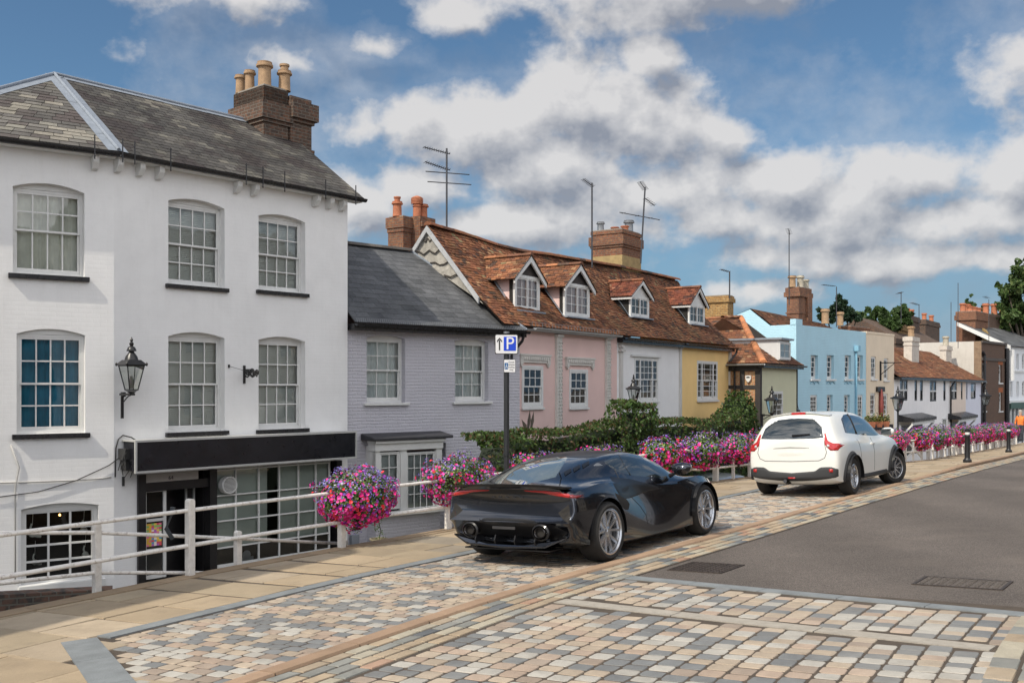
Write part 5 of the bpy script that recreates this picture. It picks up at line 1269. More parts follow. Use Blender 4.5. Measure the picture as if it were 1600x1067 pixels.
m = MB(); z = H13.L(1580, 634).z; m.box(.2, Ls, -.35, -.001, z-.25, z+.3); sf = put(H13, m, 'shopfront', mk('dark_green_fascia', (.05,.10,.08), .5))
m = MB(); z0_ = H13.L(1590, 690).z
for px in (1578, 1584, 1590, 1597, 1606, 1615): x = H13.px(px); m.box(x-.12, x+.12, -.1, -.001, z0_, z-.25)
m.build('shop_window', WHITE, sf); m = MB(); m.box(.3, Ls, -.02, -.004, z0_, z-.25); m.build('pane', mk('shop_dark', (.10,.11,.12), .3), sf)
m = MB(); a = H13.L(1576, 541, 0); r1_ = H13.L(1549, 510, 4.2); tiles(m, (-.3, -.4, ts), (Ls, -.4, ts), (Ls, 4.2, r1_.z), (-.3, 4.2, r1_.z), 8, .5, .01, slate_new, .002); put(H13, m, 'roof', SLN)
m = MB(); m.prism([(-.3, -.45, ts+.02), (-.3, 4.2, r1_.z+.04), (-.3, 4.2, r1_.z-.3), (-.3, -.45, ts-.4)], (.15, 0, 0)); put(H13, m, 'bargeboard', WHITE)
a, b_ = H13.px(1555, 3.2), H13.px(1576, 4.5); z = H13.L(1560, 493, 4).z
chimney(H13, a, b_, 3.8, 5.4, ts-.5, z, DBR, [(.2,.5,1.1,.33,POTR,0),(.5,.5,1.2,.33,POTR,0),(.8,.5,1.25,.35,POTR,0)], ((.0,.3,.04),))
# ================================================================ houses further back whose chimneys show over the cottages
HB = Face(0, 1, HCt, -3.0, O=OC+Vector((-5.0, 7.4))); HB.root = thing('background_house', 'brown brick house behind the cottages with red chimney pots', 'house', HB.M.to_translation(), PI/2-math.radians(HCt)); HB.rootM = HB.M.copy()
m = MB(); zr_ = HB.L(1440, 520, 2).z; xa, xb = HB.px(1400, 0), HB.px(1482, 0); m.box(xa, xb, 0, 7, -3, zr_-1.5); m.prism([(xa, 0, zr_-1.5), (xa, 7, zr_-1.5), (xa, 3.5, zr_+.6)], (xb-xa, 0, 0)); put(HB, m, 'wall', BR_OLD, fixn=True)
for p0, p1, y, dd, pt, mt, n, sty in ((1404, 1420, 1.4, 1.6, 508, BR_YEL, 1, 0), (1416, 1437, 2.6, 1.4, 494, BR_OLD, 3, 0), (1446, 1468, 3.4, 1.3, 502, BR_OLD, 2, 0)):
    a, b_ = HB.px(p0, y), HB.px(p1, y); z = HB.L((p0+p1)/2, pt, y).z
    chimney(HB, a, b_, y, y+dd, zr_-3, z, mt, [((i+.6)/n, .5, .9, .3, POTR, 0) for i in range(n)], ((.0,.3,.05),(.3,.6,.12)))
# ================================================================ cars
from mathutils.bvhtree import BVHTree
PAINT_D = mk('dark_metallic_paint', (.050,.055,.068), .17, .95, var=.03, coat=1.0, spec=.5)
PAINT_W = mk('pearl_white_paint', (.74,.74,.70), .35, 0, var=.01, coat=1.0)
PAINT_S = mk('silver_blue_paint', (.20,.22,.24), .35, .5, var=.03, coat=1.0)
def carglass(name, tint):
    b = newmat(name); p = b.n('ShaderNodeBsdfPrincipled', {'Base Color': (*tint, 1), 'Roughness': .03, 'Specular IOR Level': .8, 'Coat Weight': 1.0, 'Coat Roughness': .01})
    b.nt.links.new(p.outputs[0], b.n('ShaderNodeOutputMaterial').inputs[0]); return b.m
CGL = carglass('car_glass', (.018,.024,.026)); CGR = carglass('rear_glass_sky_reflection', (.10,.125,.13)); TRIM = mk('black_trim', (.008,.008,.009), .4, var=.05, coat=.25, spec=.3); PLAS = mk('grey_black_plastic', (.035,.036,.038), .7, var=.1, bmp=.15, bscale=200)  # rear glass is paler: the sky's reflection is put into its colour
RED = mk('red_lamp', (.42,.012,.012), .12, var=.02, coat=1.0); REDD = mk('dark_red_lamp', (.16,.006,.008), .12, var=.02, coat=1.0); CLR = mk('clear_lamp', (.6,.6,.6), .1, .3, var=.02, coat=1.0)
RUB = mk('tyre_rubber', (.018,.017,.016), .85, var=.2, scale=12, bmp=.15, bscale=60); ALU = mk('alloy_rim', (.50,.51,.53), .25, .9, var=.03); ALUD = mk('dark_alloy', (.10,.10,.105), .35, .7); CHR = mk('exhaust_metal', (.12,.115,.115), .25, .95)
BRAKE = mk('brake_disc', (.30,.29,.28), .4, .9, var=.15)
def carbody(tab, arches, capx, sub=2, capf=None, crease=None):
    """cage lofted from half sections, mirrored, closed at tail and nose, subdivided; wheel arches cut out"""
    vs = []; fs = []; N = 10
    def sec(x, pts): return [(x+(p[2] if len(p) > 2 else 0), p[0], p[1]) for p in pts]
    ring = []
    for x, pts in tab:
        L = sec(x, pts); R = [(a, -b_, c) for a, b_, c in L[1:-1]][::-1]; ring.append([Vector(p) for p in L+R])
    M_ = len(ring[0])
    for r in ring: vs += r
    for i in range(len(ring)-1):
        for k in range(M_): fs.append((i*M_+k, i*M_+(k+1) % M_, (i+1)*M_+(k+1) % M_, (i+1)*M_+k))
    def cap(i, dx, flip):
        base = i*M_; cols = []
        for j in range(1, N-1):                        # three inner columns per row
            l, r = base+j, base+M_-j; row = [l]
            for f in (.5, 0, -.5):
                p = vs[l].copy(); p.y *= f; p.x += dx*(1-abs(f)**2)*(capf(j) if capf and not flip else 1); vs.append(p); row.append(len(vs)-1)
            row.append(r); cols.append(row)
        for a, c in zip(cols, cols[1:]):
            for k in range(4): fs.append((a[k], a[k+1], c[k+1], c[k]))
        b0, t0 = base, base+N-1; a = cols[0]; c = cols[-1]
        fs.append((b0, a[2], a[1], a[0])); fs.append((b0, a[4], a[3], a[2])); fs.append((t0, c[0], c[1], c[2])); fs.append((t0, c[2], c[3], c[4]))
    cap(0, capx[0], False); cap(len(ring)-1, capx[1], True)
    me = bpy.data.meshes.new('body'); me.from_pydata([tuple(v) for v in vs], [], fs)
    if crease:
        at = me.attributes.new('crease_edge', 'FLOAT', 'EDGE'); nr_ = len(ring)
        for e in me.edges:
            a, c = sorted(e.vertices)
            if c >= nr_*M_:
                st0 = nr_*M_; rw = lambda q: (q-st0)//3+1 if st0 <= q < st0+24 else (min(q % M_, M_-q % M_) if q < M_ else -9)
                if rw(a) == rw(c) and ('cap', rw(a)) in crease: at.data[e.index].value = crease[('cap', rw(a))]
                continue
            ka, kc = a % M_, c % M_; sa, sc = a//M_, c//M_
            if ka == kc and sc == sa+1:
                k = min(ka, M_-ka)
                if k in crease: at.data[e.index].value = crease[k]
            elif sa == sc == 0 and 'tail' in crease and 2 <= min(ka, M_-ka) <= 9: at.data[e.index].value = crease['tail']
    bm = bmesh.new(); bm.from_mesh(me); bmesh.ops.recalc_face_normals(bm, faces=bm.faces); bm.to_mesh(me); bm.free()
    o = bpy.data.objects.new('body', me); C.objects.link(o)
    s = o.modifiers.new('s', 'SUBSURF'); s.levels = s.render_levels = sub
    full = o
    dg = bpy.context.evaluated_depsgraph_get(); dg.update(); me0 = bpy.data.meshes.new_from_object(o.evaluated_get(dg))
    bvh = BVHTree.FromPolygons([v.co.copy() for v in me0.vertices], [tuple(p.vertices) for p in me0.polygons])
    cut = MB()
    for x, z, r, y0 in arches:
        for sy in (1, -1): cut.tube([(x, sy*y0, z), (x, sy*1.3, z)], r, 40)
    co = cut.build('cutter', TRIM, fixn=True)
    b = o.modifiers.new('b', 'BOOLEAN'); b.object = co; b.operation = 'DIFFERENCE'; b.solver = 'EXACT'
    dg = bpy.context.evaluated_depsgraph_get(); dg.update(); me1 = bpy.data.meshes.new_from_object(o.evaluated_get(dg))
    if len(me1.polygons) < 500: me1 = me0
    bpy.data.objects.remove(co); o.modifiers.clear(); o.data = me1
    me1.polygons.foreach_set('use_smooth', [True]*len(me1.polygons)); me1.set_sharp_from_angle(angle=math.radians(38))
    return o, bvh
def wheel(root, x, y, r, w, rr, side, style, steer=0.0, nm='wheel', rimm=None):
    """side -1 = right hand wheel (outer face towards -y)"""
    wp = bpy.data.objects.new(nm, None); C.objects.link(wp); wp.parent = root; wp.location = (x, y, r); wp.rotation_euler = (0, 0, steer); wp.empty_display_size = .1
    def ax(mb): mb.v = [(p[0], side*p[2], p[1]) for p in mb.v]; return mb
    t = MB(); hw = w/2
    t.lathe([(rr, -hw+.01), (rr+.02, -hw), (r-.045, -hw-.004), (r-.012, -hw+.02), (r, -hw+.045), (r, hw-.045), (r-.012, hw-.02), (r-.045, hw+.004), (rr+.02, hw), (rr, hw-.012), (rr-.03, hw-.03)], (0,0,0), 48, closed=False)
    for g in (-.06, -.02, .02, .06): pass
    ax(t).build('tyre', RUB, wp, smooth=40)
    m = MB(); d = hw-.02; rimm = rimm or ALU
    m.lathe([(rr+.004, d+.012), (rr-.012, d+.016), (rr-.022, d+.004), (rr-.03, d-.08), (rr-.05, -hw+.03)], (0,0,0), 48, closed=False)
    m.lathe([(.0, d-.012), (.03, d-.010), (.034, d-.02), (.062, d-.03), (.07, d-.06)], (0,0,0), 20, closed=False)
    def spoke(a0, a1, w0, w1, z0, z1, mb=m, th=.035):
        p0 = Vector((.05*math.cos(a0), .05*math.sin(a0), 0)); p1 = Vector(((rr-.014)*math.cos(a1), (rr-.014)*math.sin(a1), 0)); dd = (p1-p0).normalized(); s = Vector((-dd.y, dd.x, 0))
        q = []
        for p, ww, z in ((p0, w0, z0), (p1, w1, z1)):
            q += [p+s*ww/2+Vector((0,0,z-th)), p-s*ww/2+Vector((0,0,z-th)), p-s*ww*.25+Vector((0,0,z)), p+s*ww*.25+Vector((0,0,z))]
        mb.faces(q, [(0,1,5,4), (1,2,6,5), (2,3,7,6), (3,0,4,7), (0,3,2,1), (4,5,6,7)])
    if style == 'sport':
        for k in range(5):
            a = 2*PI*k/5+.3
            for s_ in (-1, 1): spoke(a+s_*.10, a+s_*.33, .050, .036, d-.03, d-.002)
    else:
        dk = MB()
        for k in range(5):
            a = 2*PI*k/5+.2
            for s_ in (-1, 1): spoke(a+s_*.22, a+s_*.30, .05, .03, d-.02, d+.0)
            spoke(a, a, .05, .09, d-.04, d-.02, dk); spoke(a+PI/5, a+PI/5, .05, .04, d-.045, d-.03, dk)
    rim = ax(m).build('rim', rimm, wp, smooth=35)
    if style != 'sport': ax(dk).build('spoke_inset', ALUD, rim)
    b = MB(); b.lathe([(.07, d-.09), (rr*.78, d-.09), (rr*.78, d-.105), (.07, d-.105)], (0,0,0), 36, closed=False); ax(b).build('brake_disc', BRAKE, wp)
    b = MB(); b.lathe([(rr-.04, -hw+.05), (.02, -hw+.05)], (0,0,0), 24, closed=False); ax(b).build('wheel_back', TRIM, wp)
    return wp
class Car:
    def __init__(s, name, label, cat, ori, head, roll, tab, arches, paint, capx, sub=2, group=None, capf=None, crease=None):
        h = math.radians(head); X = Vector((math.sin(h), math.cos(h), 0)); Y = Vector((-math.cos(h), math.sin(h), -roll)).normalized(); Z = X.cross(Y).normalized(); X = Y.cross(Z)
        s.M = Matrix((( X.x, Y.x, Z.x, ori[0]), (X.y, Y.y, Z.y, ori[1]), (X.z, Y.z, Z.z, ori[2]), (0,0,0,1)))
        s.root = thing(name, label, cat, group=group); s.root.matrix_world = s.M; s.root.location = s.M.to_translation(); s.root.rotation_euler = s.M.to_euler()
        s.body, s.bvh = carbody(tab, arches, capx, sub, capf, crease); s.body.name = 'body'; s.body.parent = s.root; s.body.data.materials.clear(); s.body.data.materials.append(paint); s.Mi = s.M.inverted()
    def hit(s, o, d):
        loc, nrm, i, dist = s.bvh.ray_cast(Vector(o), Vector(d).normalized())
        if loc is None: loc, nrm, i, dist = s.bvh.find_nearest(Vector(o)+Vector(d)*1.0)
        return loc, nrm
    def px(s, px, py):
        o = s.Mi @ Vector((0, 0, EYE)); d = (s.Mi.to_3x3() @ Vector(((px-CX)/F, 1, (HY-py)/F))).normalized(); loc, n, i, dd = s.bvh.ray_cast(o, d)
        if loc is None:
            best = None
            for k in range(40, 80):                    # ray misses: nearest approach to the surface
                p = o+d*(k*.25); q = s.bvh.find_nearest(p)
                if best is None or q[3] < best[1][3]: best = (p, q)
            return best[1][0], best[1][1]
        return loc, n
    def pt(s, mode, a, b_):
        if mode == 'px': return s.px(a, b_)
        if mode == 'side': return s.hit((a, -3, b_), (0, 1, 0))
        if mode == 'rear': return s.hit((-4, a, b_), (1, 0, 0))
        if mode == 'front': return s.hit((6, a, b_), (-1, 0, 0))
        if mode == 'top': return s.hit((a, b_, 4), (0, 0, -1))
    def patch(s, name, mat, top, bot, mode='px', off=.004, n=16, m=6, mirror=True, parent=None, inset=0, edge=True, merge=False):
        """panel lying on the body between two edge lines; second one mirrored to the other flank"""
        def res(pl, t):
            L = [0]
            for a, c in zip(pl, pl[1:]): L.append(L[-1]+math.hypot(c[0]-a[0], c[1]-a[1]))
            x = t*L[-1]
            for i in range(len(pl)-1):
                if x <= L[i+1]+1e-9: f = (x-L[i])/max(1e-9, L[i+1]-L[i]); return (pl[i][0]+(pl[i+1][0]-pl[i][0])*f, pl[i][1]+(pl[i+1][1]-pl[i][1])*f)
            return pl[-1]
        P = []
        for j in range(m+1):
            for i in range(n+1):
                a, b_ = res(top, i/n), res(bot, i/n); f = j/m; q = s.pt(mode, a[0]+(b_[0]-a[0])*f, a[1]+(b_[1]-a[1])*f)
                k = off*(1 if 0 < i < n and 0 < j < m else (.0 if edge else 1)); nn = q[1] if q[1].dot(q[0]-Vector((1.2, 0, .5))) > 0 or True else -q[1]
                P.append(q[0]+nn*k+(nn*-.006*inset if inset else Vector()))
        F_ = [(j*(n+1)+i, j*(n+1)+i+1, (j+1)*(n+1)+i+1, (j+1)*(n+1)+i) for j in range(m) for i in range(n)]
        out = []; allm = MB()
        for k in ((1, -1) if mirror else (1,)):
            mb = allm if merge else MB(); mb.faces([(p.x, p.y*k, p.z) for p in P], F_)
            if not merge: out.append(mb.build(name, mat, parent or s.root, smooth=True))
        if merge: out.append(allm.build(name, mat, parent or s.root, smooth=True))
        return out[0]
    def seam(s, pts, mode='px', r=.004, mirror=True, mat=None, parent=None, name='panel_gap', n=5):
        q = []
        for a, b_ in zip(pts, pts[1:]):
            for i in range(n): q.append(s.pt(mode, a[0]+(b_[0]-a[0])*i/n, a[1]+(b_[1]-a[1])*i/n)[0])
        q.append(s.pt(mode, *pts[-1])[0])
        for k in ((1, -1) if mirror else (1,)):
            mb = MB(); mb.tube([(p.x, p.y*k, p.z) for p in q], r, 6); mb.build(name, mat or TRIM, parent or s.body, smooth=True)
EM = [(-.77, [(0,.30,.12),(.50,.30,.12),(.74,.36,.09),(.87,.51,-.02),(.895,.61,.05),(.86,.76,.06),(.74,.875,.03),(.5,.91,.0),(.3,.92,-.02),(0,.925,-.03)]),
 (-.71, [(0,.27),(.56,.26),(.82,.31),(.91,.50),(.93,.66),(.885,.815),(.745,.89),(.55,.922),(.3,.93),(0,.935)]),
 (-.60, [(0,.22),(.62,.22),(.88,.27),(.937,.50),(.945,.68),(.89,.85),(.75,.895),(.56,.925),(.3,.94),(0,.945)]),
 (-.38, [(0,.16),(.7,.16),(.91,.22),(.945,.48),(.948,.71),(.888,.885),(.745,.905),(.60,.945),(.40,.985),(0,1.0)]),
 (-.03, [(0,.13),(.7,.13),(.92,.2),(.947,.48),(.943,.73),(.872,.908),(.745,.92),(.62,1.02),(.46,1.075),(0,1.10)]),
 (.35, [(0,.13),(.7,.13),(.90,.18),(.94,.46),(.925,.70),(.845,.885),(.76,.925),(.65,1.075),(.50,1.15),(0,1.178)]),
 (.72, [(0,.13),(.7,.13),(.895,.17),(.915,.42),(.845,.64),(.80,.82),(.765,.905),(.665,1.105),(.535,1.195),(0,1.225)]),
 (1.1, [(0,.13),(.7,.13),(.89,.17),(.865,.40),(.80,.60),(.80,.78),(.775,.865),(.675,1.10),(.55,1.215),(0,1.248)]),
 (1.5, [(0,.13),(.7,.13),(.89,.17),(.87,.38),(.825,.58),(.825,.75),(.785,.83),(.69,1.035),(.575,1.168),(0,1.218)]),
 (1.88, [(0,.13),(.7,.13),(.90,.17),(.89,.40),(.865,.60),(.85,.76),(.79,.805),(.72,.91),(.63,1.00),(0,1.075)]),
 (2.2, [(0,.13),(.7,.13),(.90,.17),(.915,.42),(.905,.64),(.86,.80),(.775,.815),(.70,.83),(.60,.865),(0,.91)]),
 (2.575, [(0,.13),(.7,.13),(.90,.17),(.925,.42),(.915,.67),(.845,.815),(.745,.80),(.62,.765),(.45,.77),(0,.79)]),
 (2.95, [(0,.13),(.7,.13),(.88,.15),(.91,.38),(.89,.60),(.81,.745),(.70,.735),(.58,.70),(.42,.70),(0,.715)]),
 (3.27, [(0,.13),(.6,.13),(.80,.14),(.84,.32),(.80,.50),(.70,.62),(.60,.625),(.5,.61),(.35,.61),(0,.62)]),
 (3.47, [(0,.15),(.5,.15),(.60,.16),(.66,.28),(.62,.40),(.55,.48),(.48,.50),(.4,.50),(.3,.50),(0,.51)])]
hd = 36.2; h = math.radians(hd); eX = Vector((math.sin(h), math.cos(h))); nY = Vector((-math.cos(h), math.sin(h)))
EM = [(x*.94 if x < 0 else x, [(p[0]*.98, *p[1:]) for p in pts]) for x, pts in EM]
rc = Vector((1.12, 11.40))+nY*.90
s_, t_ = st_of(rc.x, rc.y)
K1 = Car('sports_car', 'glossy near black two door sports car parked on the setts nearest the camera', 'car', (rc.x, rc.y, ST(s_, t_).z+.012), hd, .05, EM, [(0, .345, .385, .5), (2.575, .342, .375, .5)], PAINT_D, (-.03, .04), group='parked cars', crease={5: .55, 2: .5, 8: .25, 3: .15, 'tail': .6, ('cap', 3): .7, ('cap', 4): .3, ('cap', 2): .6, ('cap', 6): .7})
K1.root.location.z += .0
for x, r, st_ in ((0, .343, 0), (2.575, .340, 0)):
    for sd in (-1, 1): wheel(K1.root, x, sd*(.80), r, .285 if x == 0 else .245, .262, sd, 'sport')
def liner(car, x, z, r, y0=.5, mat=None):
    for sd in (-1, 1):
        m = MB(); n = 20
        pts = [(x+(r+.002)*math.cos(PI*k/n-.15+0.3*k/n), z+(r+.002)*math.sin(PI*k/n-.15+.3*k/n)) for k in range(n+1)]
        m.faces([(a, sd*y, c) for a, c in pts for y in (y0, .93)], [(2*k, 2*k+2, 2*k+3, 2*k+1) for k in range(n)]); m.faces([(x, sd*y0, z)]+[(a, sd*y0, c) for a, c in pts], [(0, k+1, k+2) for k in range(n)])
        m.build('wheel_arch', mat or TRIM, car.root)
def underside(car, x0, x1, w, z): m = MB(); m.box(x0, x1, -w, w, z, z+.06); m.build('underbody', TRIM, car.root)
underside(K1, .45, 2.15, .6, .11)
# glass
K1.patch('side_window', CGL, [(942,721),(960,712),(985,707),(1010,711),(1034,724),(1046,737)], [(944,722),(962,736),(990,743),(1015,745),(1036,746),(1047,746)], 'px', .004, 20, 8)
K1.seam([(967,711),(975,728),(985,742)], 'px', .007)
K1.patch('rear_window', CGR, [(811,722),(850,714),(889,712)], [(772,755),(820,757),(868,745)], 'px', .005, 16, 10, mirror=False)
K1.patch('roof_panel', TRIM, [(1.25,-.50),(1.25,0),(1.25,.50)], [(.42,-.44),(.42,0),(.42,.44)], 'top', .004, 14, 8, mirror=False)
K1.patch('windscreen', CGL, [(2.16,-.62),(2.20,0),(2.16,.62)], [(1.36,-.53),(1.36,0),(1.36,.53)], 'top', .006, 14, 8, mirror=False)
K1.patch('engine_vents', TRIM, [(-.05,-.43),(-.05,0),(-.05,.43)], [(-.62,-.5),(-.62,0),(-.62,.5)], 'top', .003, 10, 6, mirror=False) if False else None
# buttress slats
for px in (881, 895, 909): K1.patch('buttress_vent', TRIM, [(px, 738-(px-881)*.42), (px+11, 732-(px-881)*.42)], [(px+2, 743.5-(px-881)*.42), (px+12, 737-(px-881)*.42)], 'px', .006, 4, 3, edge=False)
K1.patch('quarter_badge', GREYM, [(927,727),(934,722)], [(929,728),(942,727)], 'px', .004, 4, 2)
# lights and tail
sp = MB(); n = 24
pts = []
for i in range(n+1):
    y = -.80+1.6*i/n; z = .945-.035*(abs(y)/.8)**3; x = -.835+.10*(abs(y)/.8)**2.5; pts.append((x, y, z))
sp.faces([q for x, y, z in pts for q in ((x, y, z), (x+.16, y, z-.012), (x+.16, y, z-.03), (x+.012, y, z-.028))], [(4*i+k, 4*i+(k+1) % 4, 4*i+4+(k+1) % 4, 4*i+4+k) for i in range(n) for k in range(4)]+[(0,1,2,3), (4*n+3, 4*n+2, 4*n+1, 4*n)])
sp.build('spoiler', TRIM, K1.root, smooth=50)
K1.patch('tail_light', RED, [(-.24,.868),(-.5,.864),(-.7,.852),(-.85,.825)], [(-.24,.856),(-.5,.836),(-.66,.805),(-.82,.785)], 'rear', .008, 14, 4)
K1.patch('tail_light_housing', REDD, [(-.845,.825),(-.90,.80)], [(-.80,.788),(-.90,.775)], 'rear', .007, 6, 4)
K1.patch('black_tail_panel', TRIM, [(-.70,.86),(0,.88),(.70,.86)], [(-.60,.815),(0,.82),(.60,.815)], 'rear', .003, 20, 4, mirror=False)
LETC = mk('dark_chrome', (.10,.10,.11), .3, .8)
for i in range(5):
    y = .20-.10*i; l, nn_ = K1.pt('rear', y, .785); m = MB(); m.box(l.x-.006, l.x+.004, y-.022, y+.022, .778, .792); m.build('badge_letter', LETC, K1.root)
# corner vents and lower diffuser
K1.patch('corner_vent', DARK, [(872,801),(889,788)], [(880,812),(893,822)], 'px', .003, 8, 8)
for k in range(3): K1.patch('vent_louvre', TRIM, [(876+2*k, 800+6*k),(890+k, 794+6*k)], [(877+2*k, 802+6*k),(890+k, 796+6*k)], 'px', .008, 6, 2)
K1.patch('diffuser', TRIM, [(-.80,.40),(-.62,.50),(-.3,.545),(0,.55),(.3,.545),(.62,.50),(.80,.40)], [(-.56,.30),(-.5,.32),(-.3,.33),(0,.33),(.3,.33),(.5,.32),(.56,.30)], 'rear', .004, 30, 8, mirror=False)
m = MB(); 
for y in (-.42, -.14, .14, .42): m.prism([(-.76, y-.008, .20), (-.80, y-.008, .30), (-.77, y-.008, .36), (-.45, y-.008, .30), (-.40, y-.008, .16)], (0, .016, 0))
m.box(-.77, -.50, -.60, .60, .19, .205); dfo = m.build('diffuser_fin', TRIM, K1.root)
m = MB(); m.prism([(-.74, -.78, .33), (-.79, -.55, .235), (-.81, 0, .215), (-.79, .55, .235), (-.74, .78, .33), (-.68, .78, .32), (-.72, 0, .20), (-.68, -.78, .32)], (0,0,.018)); m.build('splitter', PAINT_D, K1.root)
for sd in (-1, 1):
    m = MB(); m.lathe([(.075, -.10), (.078, .02), (.070, .035), (.058, .02), (.055, -.08)], (0,0,0), 24); m.v = [(-.775-p[2], sd*.50+p[0]*1.0, .405+p[1]*.8) for p in m.v]; e_ = m.build('exhaust', CHR, K1.root, smooth=40)
    m = MB(); m.poly([(-.77, sd*.50+.06*math.cos(2*PI*k/16), .405+.05*math.sin(2*PI*k/16)) for k in range(16)]); m.build('exhaust_bore', DARK, e_)
    m = MB(); m.lathe([(.115, -.02), (.118, .0), (.098, .012), (.095, -.02)], (0,0,0), 24, closed=False); m.v = [(-.785-p[2], sd*.50+p[0]*1.0, .405+p[1]*.8) for p in m.v]; m.build('exhaust_surround', TRIM, K1.root, smooth=40)
m = MB(); m.box(-.80, -.785, -.16, .16, .43, .46); m.build('silencer', ALUD, K1.root)
# flank: door gap, scoop with painted reflection, sill
K1.seam([(958,729),(966,745),(975,762),(985,775),(1000,790),(1010,805),(1012,818)], 'px', .004, mirror=True)
K1.patch('scoop_dark_reflection', TRIM, [(953,744),(985,748),(1020,757),(1034,762)], [(962,764),(972,780),(985,778),(1010,768)], 'px', .004, 14, 8)  # black patch paints the scoop and the dark reflection below the window
K1.patch('side_intake', DARK, [(960,769),(975,776),(985,786)], [(966,782),(975,796),(982,797)], 'px', .004, 6, 5)
K1.patch('sill_trim', TRIM, [(.42,.20),(1.2,.19),(2.15,.19)], [(.44,.13),(1.2,.125),(2.15,.13)], 'side', .012, 16, 3)
# mirror
for sd in (-1, 1):
    m = MB(); m.lathe([(.0,-.10),(.045,-.09),(.07,-.03),(.07,.05),(.045,.11),(0,.125)], (0,0,0), 14, closed=False); m.v = [(1.80+p[0]*1.3, sd*(.955+p[2]*1.15), .94+p[1]*1.1+.15*abs(p[2])) for p in m.v]; mo = m.build('door_mirror', PAINT_D, K1.root, smooth=True)
    m = MB(); m.tube([(1.82, sd*.78, .85), (1.81, sd*.84, .875), (1.80, sd*.90, .90)], [.03, .022, .02], 8); m.build('mirror_arm', TRIM, mo)
m = MB(); m.tube([(-.30, -.50, .93), (-.36, -.50, 1.04)], .006, 5); m.build('aerial', TRIM, K1.root)
K1.patch('headlight', CLR, [(3.02,-.72),(2.85,-.77)], [(3.22,-.52),(2.9,-.62)], 'top', .004, 6, 5)
for x, z, r in ((0, .345, .384), (2.575, .342, .374)): liner(K1, x, z, r)
# ---------------------------------------------------------------- white crossover
JK = [(-.79, [(0,.34),(.50,.34),(.70,.37),(.79,.50),(.80,.68),(.775,.84),(.70,.95),(.58,1.02),(.45,1.04),(0,1.05)]),
 (-.73, [(0,.27),(.58,.27),(.78,.31),(.85,.50),(.855,.70),(.83,.88),(.76,1.0),(.64,1.12),(.5,1.17),(0,1.19)]),
 (-.60, [(0,.22),(.62,.22),(.82,.27),(.865,.50),(.872,.74),(.85,.93),(.785,1.04),(.67,1.24),(.54,1.35),(0,1.39)]),
 (-.42, [(0,.2),(.65,.2),(.85,.26),(.875,.52),(.882,.78),(.863,.97),(.79,1.07),(.68,1.31),(.555,1.455),(0,1.505)]),
 (-.1, [(0,.2),(.65,.2),(.86,.26),(.88,.54),(.8825,.81),(.868,1.0),(.795,1.075),(.68,1.345),(.565,1.50),(0,1.54)]),
 (.3, [(0,.2),(.65,.2),(.86,.25),(.875,.54),(.875,.80),(.855,.97),(.79,1.045),(.685,1.35),(.575,1.52),(0,1.56)]),
 (.75, [(0,.2),(.65,.2),(.84,.24),(.85,.50),(.845,.74),(.83,.90),(.79,.985),(.69,1.32),(.585,1.515),(0,1.565)]),
 (1.2, [(0,.2),(.65,.2),(.83,.24),(.84,.50),(.84,.73),(.83,.88),(.79,.955),(.70,1.28),(.595,1.48),(0,1.54)]),
 (1.62, [(0,.2),(.65,.2),(.83,.24),(.845,.50),(.85,.74),(.835,.89),(.79,.95),(.72,1.17),(.635,1.35),(0,1.43)]),
 (1.98, [(0,.2),(.65,.2),(.84,.25),(.865,.52),(.87,.77),(.85,.92),(.78,.985),(.73,1.04),(.66,1.13),(0,1.21)]),
 (2.32, [(0,.2),(.65,.2),(.85,.26),(.88,.54),(.88,.81),(.85,.95),(.76,1.01),(.66,1.01),(.5,1.02),(0,1.05)]),
 (2.7, [(0,.2),(.65,.2),(.84,.26),(.87,.52),(.865,.77),(.82,.91),(.72,.96),(.6,.96),(.45,.965),(0,.985)]),
 (3.05, [(0,.2),(.6,.2),(.80,.24),(.83,.48),(.81,.68),(.75,.80),(.66,.86),(.55,.87),(.4,.875),(0,.885)]),
 (3.30, [(0,.22),(.5,.22),(.62,.26),(.66,.45),(.62,.60),(.56,.70),(.50,.74),(.42,.75),(.3,.76),(0,.77)])]
pR = G(1333, 774)[0]; pF = G(1392, 758)[0]
hdj = 37.6; h = math.radians(hdj); nY = Vector((-math.cos(h), math.sin(h)))
JK = [(x*.86 if x < 0 else x, [(y*.975, z*.985) for y, z in p]) for x, p in JK]
rc = Vector((pR.x, pR.y))+nY*.83
s_, t_ = st_of(rc.x, rc.y)
K2 = Car('crossover_car', 'white compact crossover car with dark lower bumper parked beyond the black sports car', 'car', (rc.x, rc.y, ST(s_, t_).z+.012), hdj, .05, JK, [(0, .345, .375, .5), (2.53, .345, .375, .5)], PAINT_W, (-.05, .05), group='parked cars', crease={5: .35, 2: .5, 8: .3, 'tail': .25, 3: .1})
for x, st_ in ((0, 0), (2.53, -.42)):
    for sd in (-1, 1): wheel(K2.root, x, sd*(.77 if x == 0 else .76), .334, .215, .216, sd, 'cross', steer=st_)
underside(K2, .5, 2.0, .6, .18)
for x in (0, 2.53): liner(K2, x, .345, .374)
K2.patch('rear_window', CGL, [(-.58,1.05),(-.53,1.24),(-.36,1.385),(0,1.41),(.36,1.385),(.53,1.24),(.58,1.05)], [(-.60,1.055),(-.45,1.045),(-.2,1.04),(0,1.04),(.2,1.04),(.45,1.045),(.60,1.055)], 'rear', .006, 24, 8, mirror=False)
K2.patch('side_window', CGL, [(-.02,1.12),(.12,1.36),(.35,1.43),(.8,1.46),(1.2,1.42),(1.55,1.28),(1.92,1.03)], [(0,1.11),(.3,1.09),(.7,1.055),(1.1,1.025),(1.4,1.01),(1.7,1.0),(1.92,1.0)], 'side', .005, 24, 8)
K2.seam([(.58,1.07),(.60,1.44)], 'side', .02)
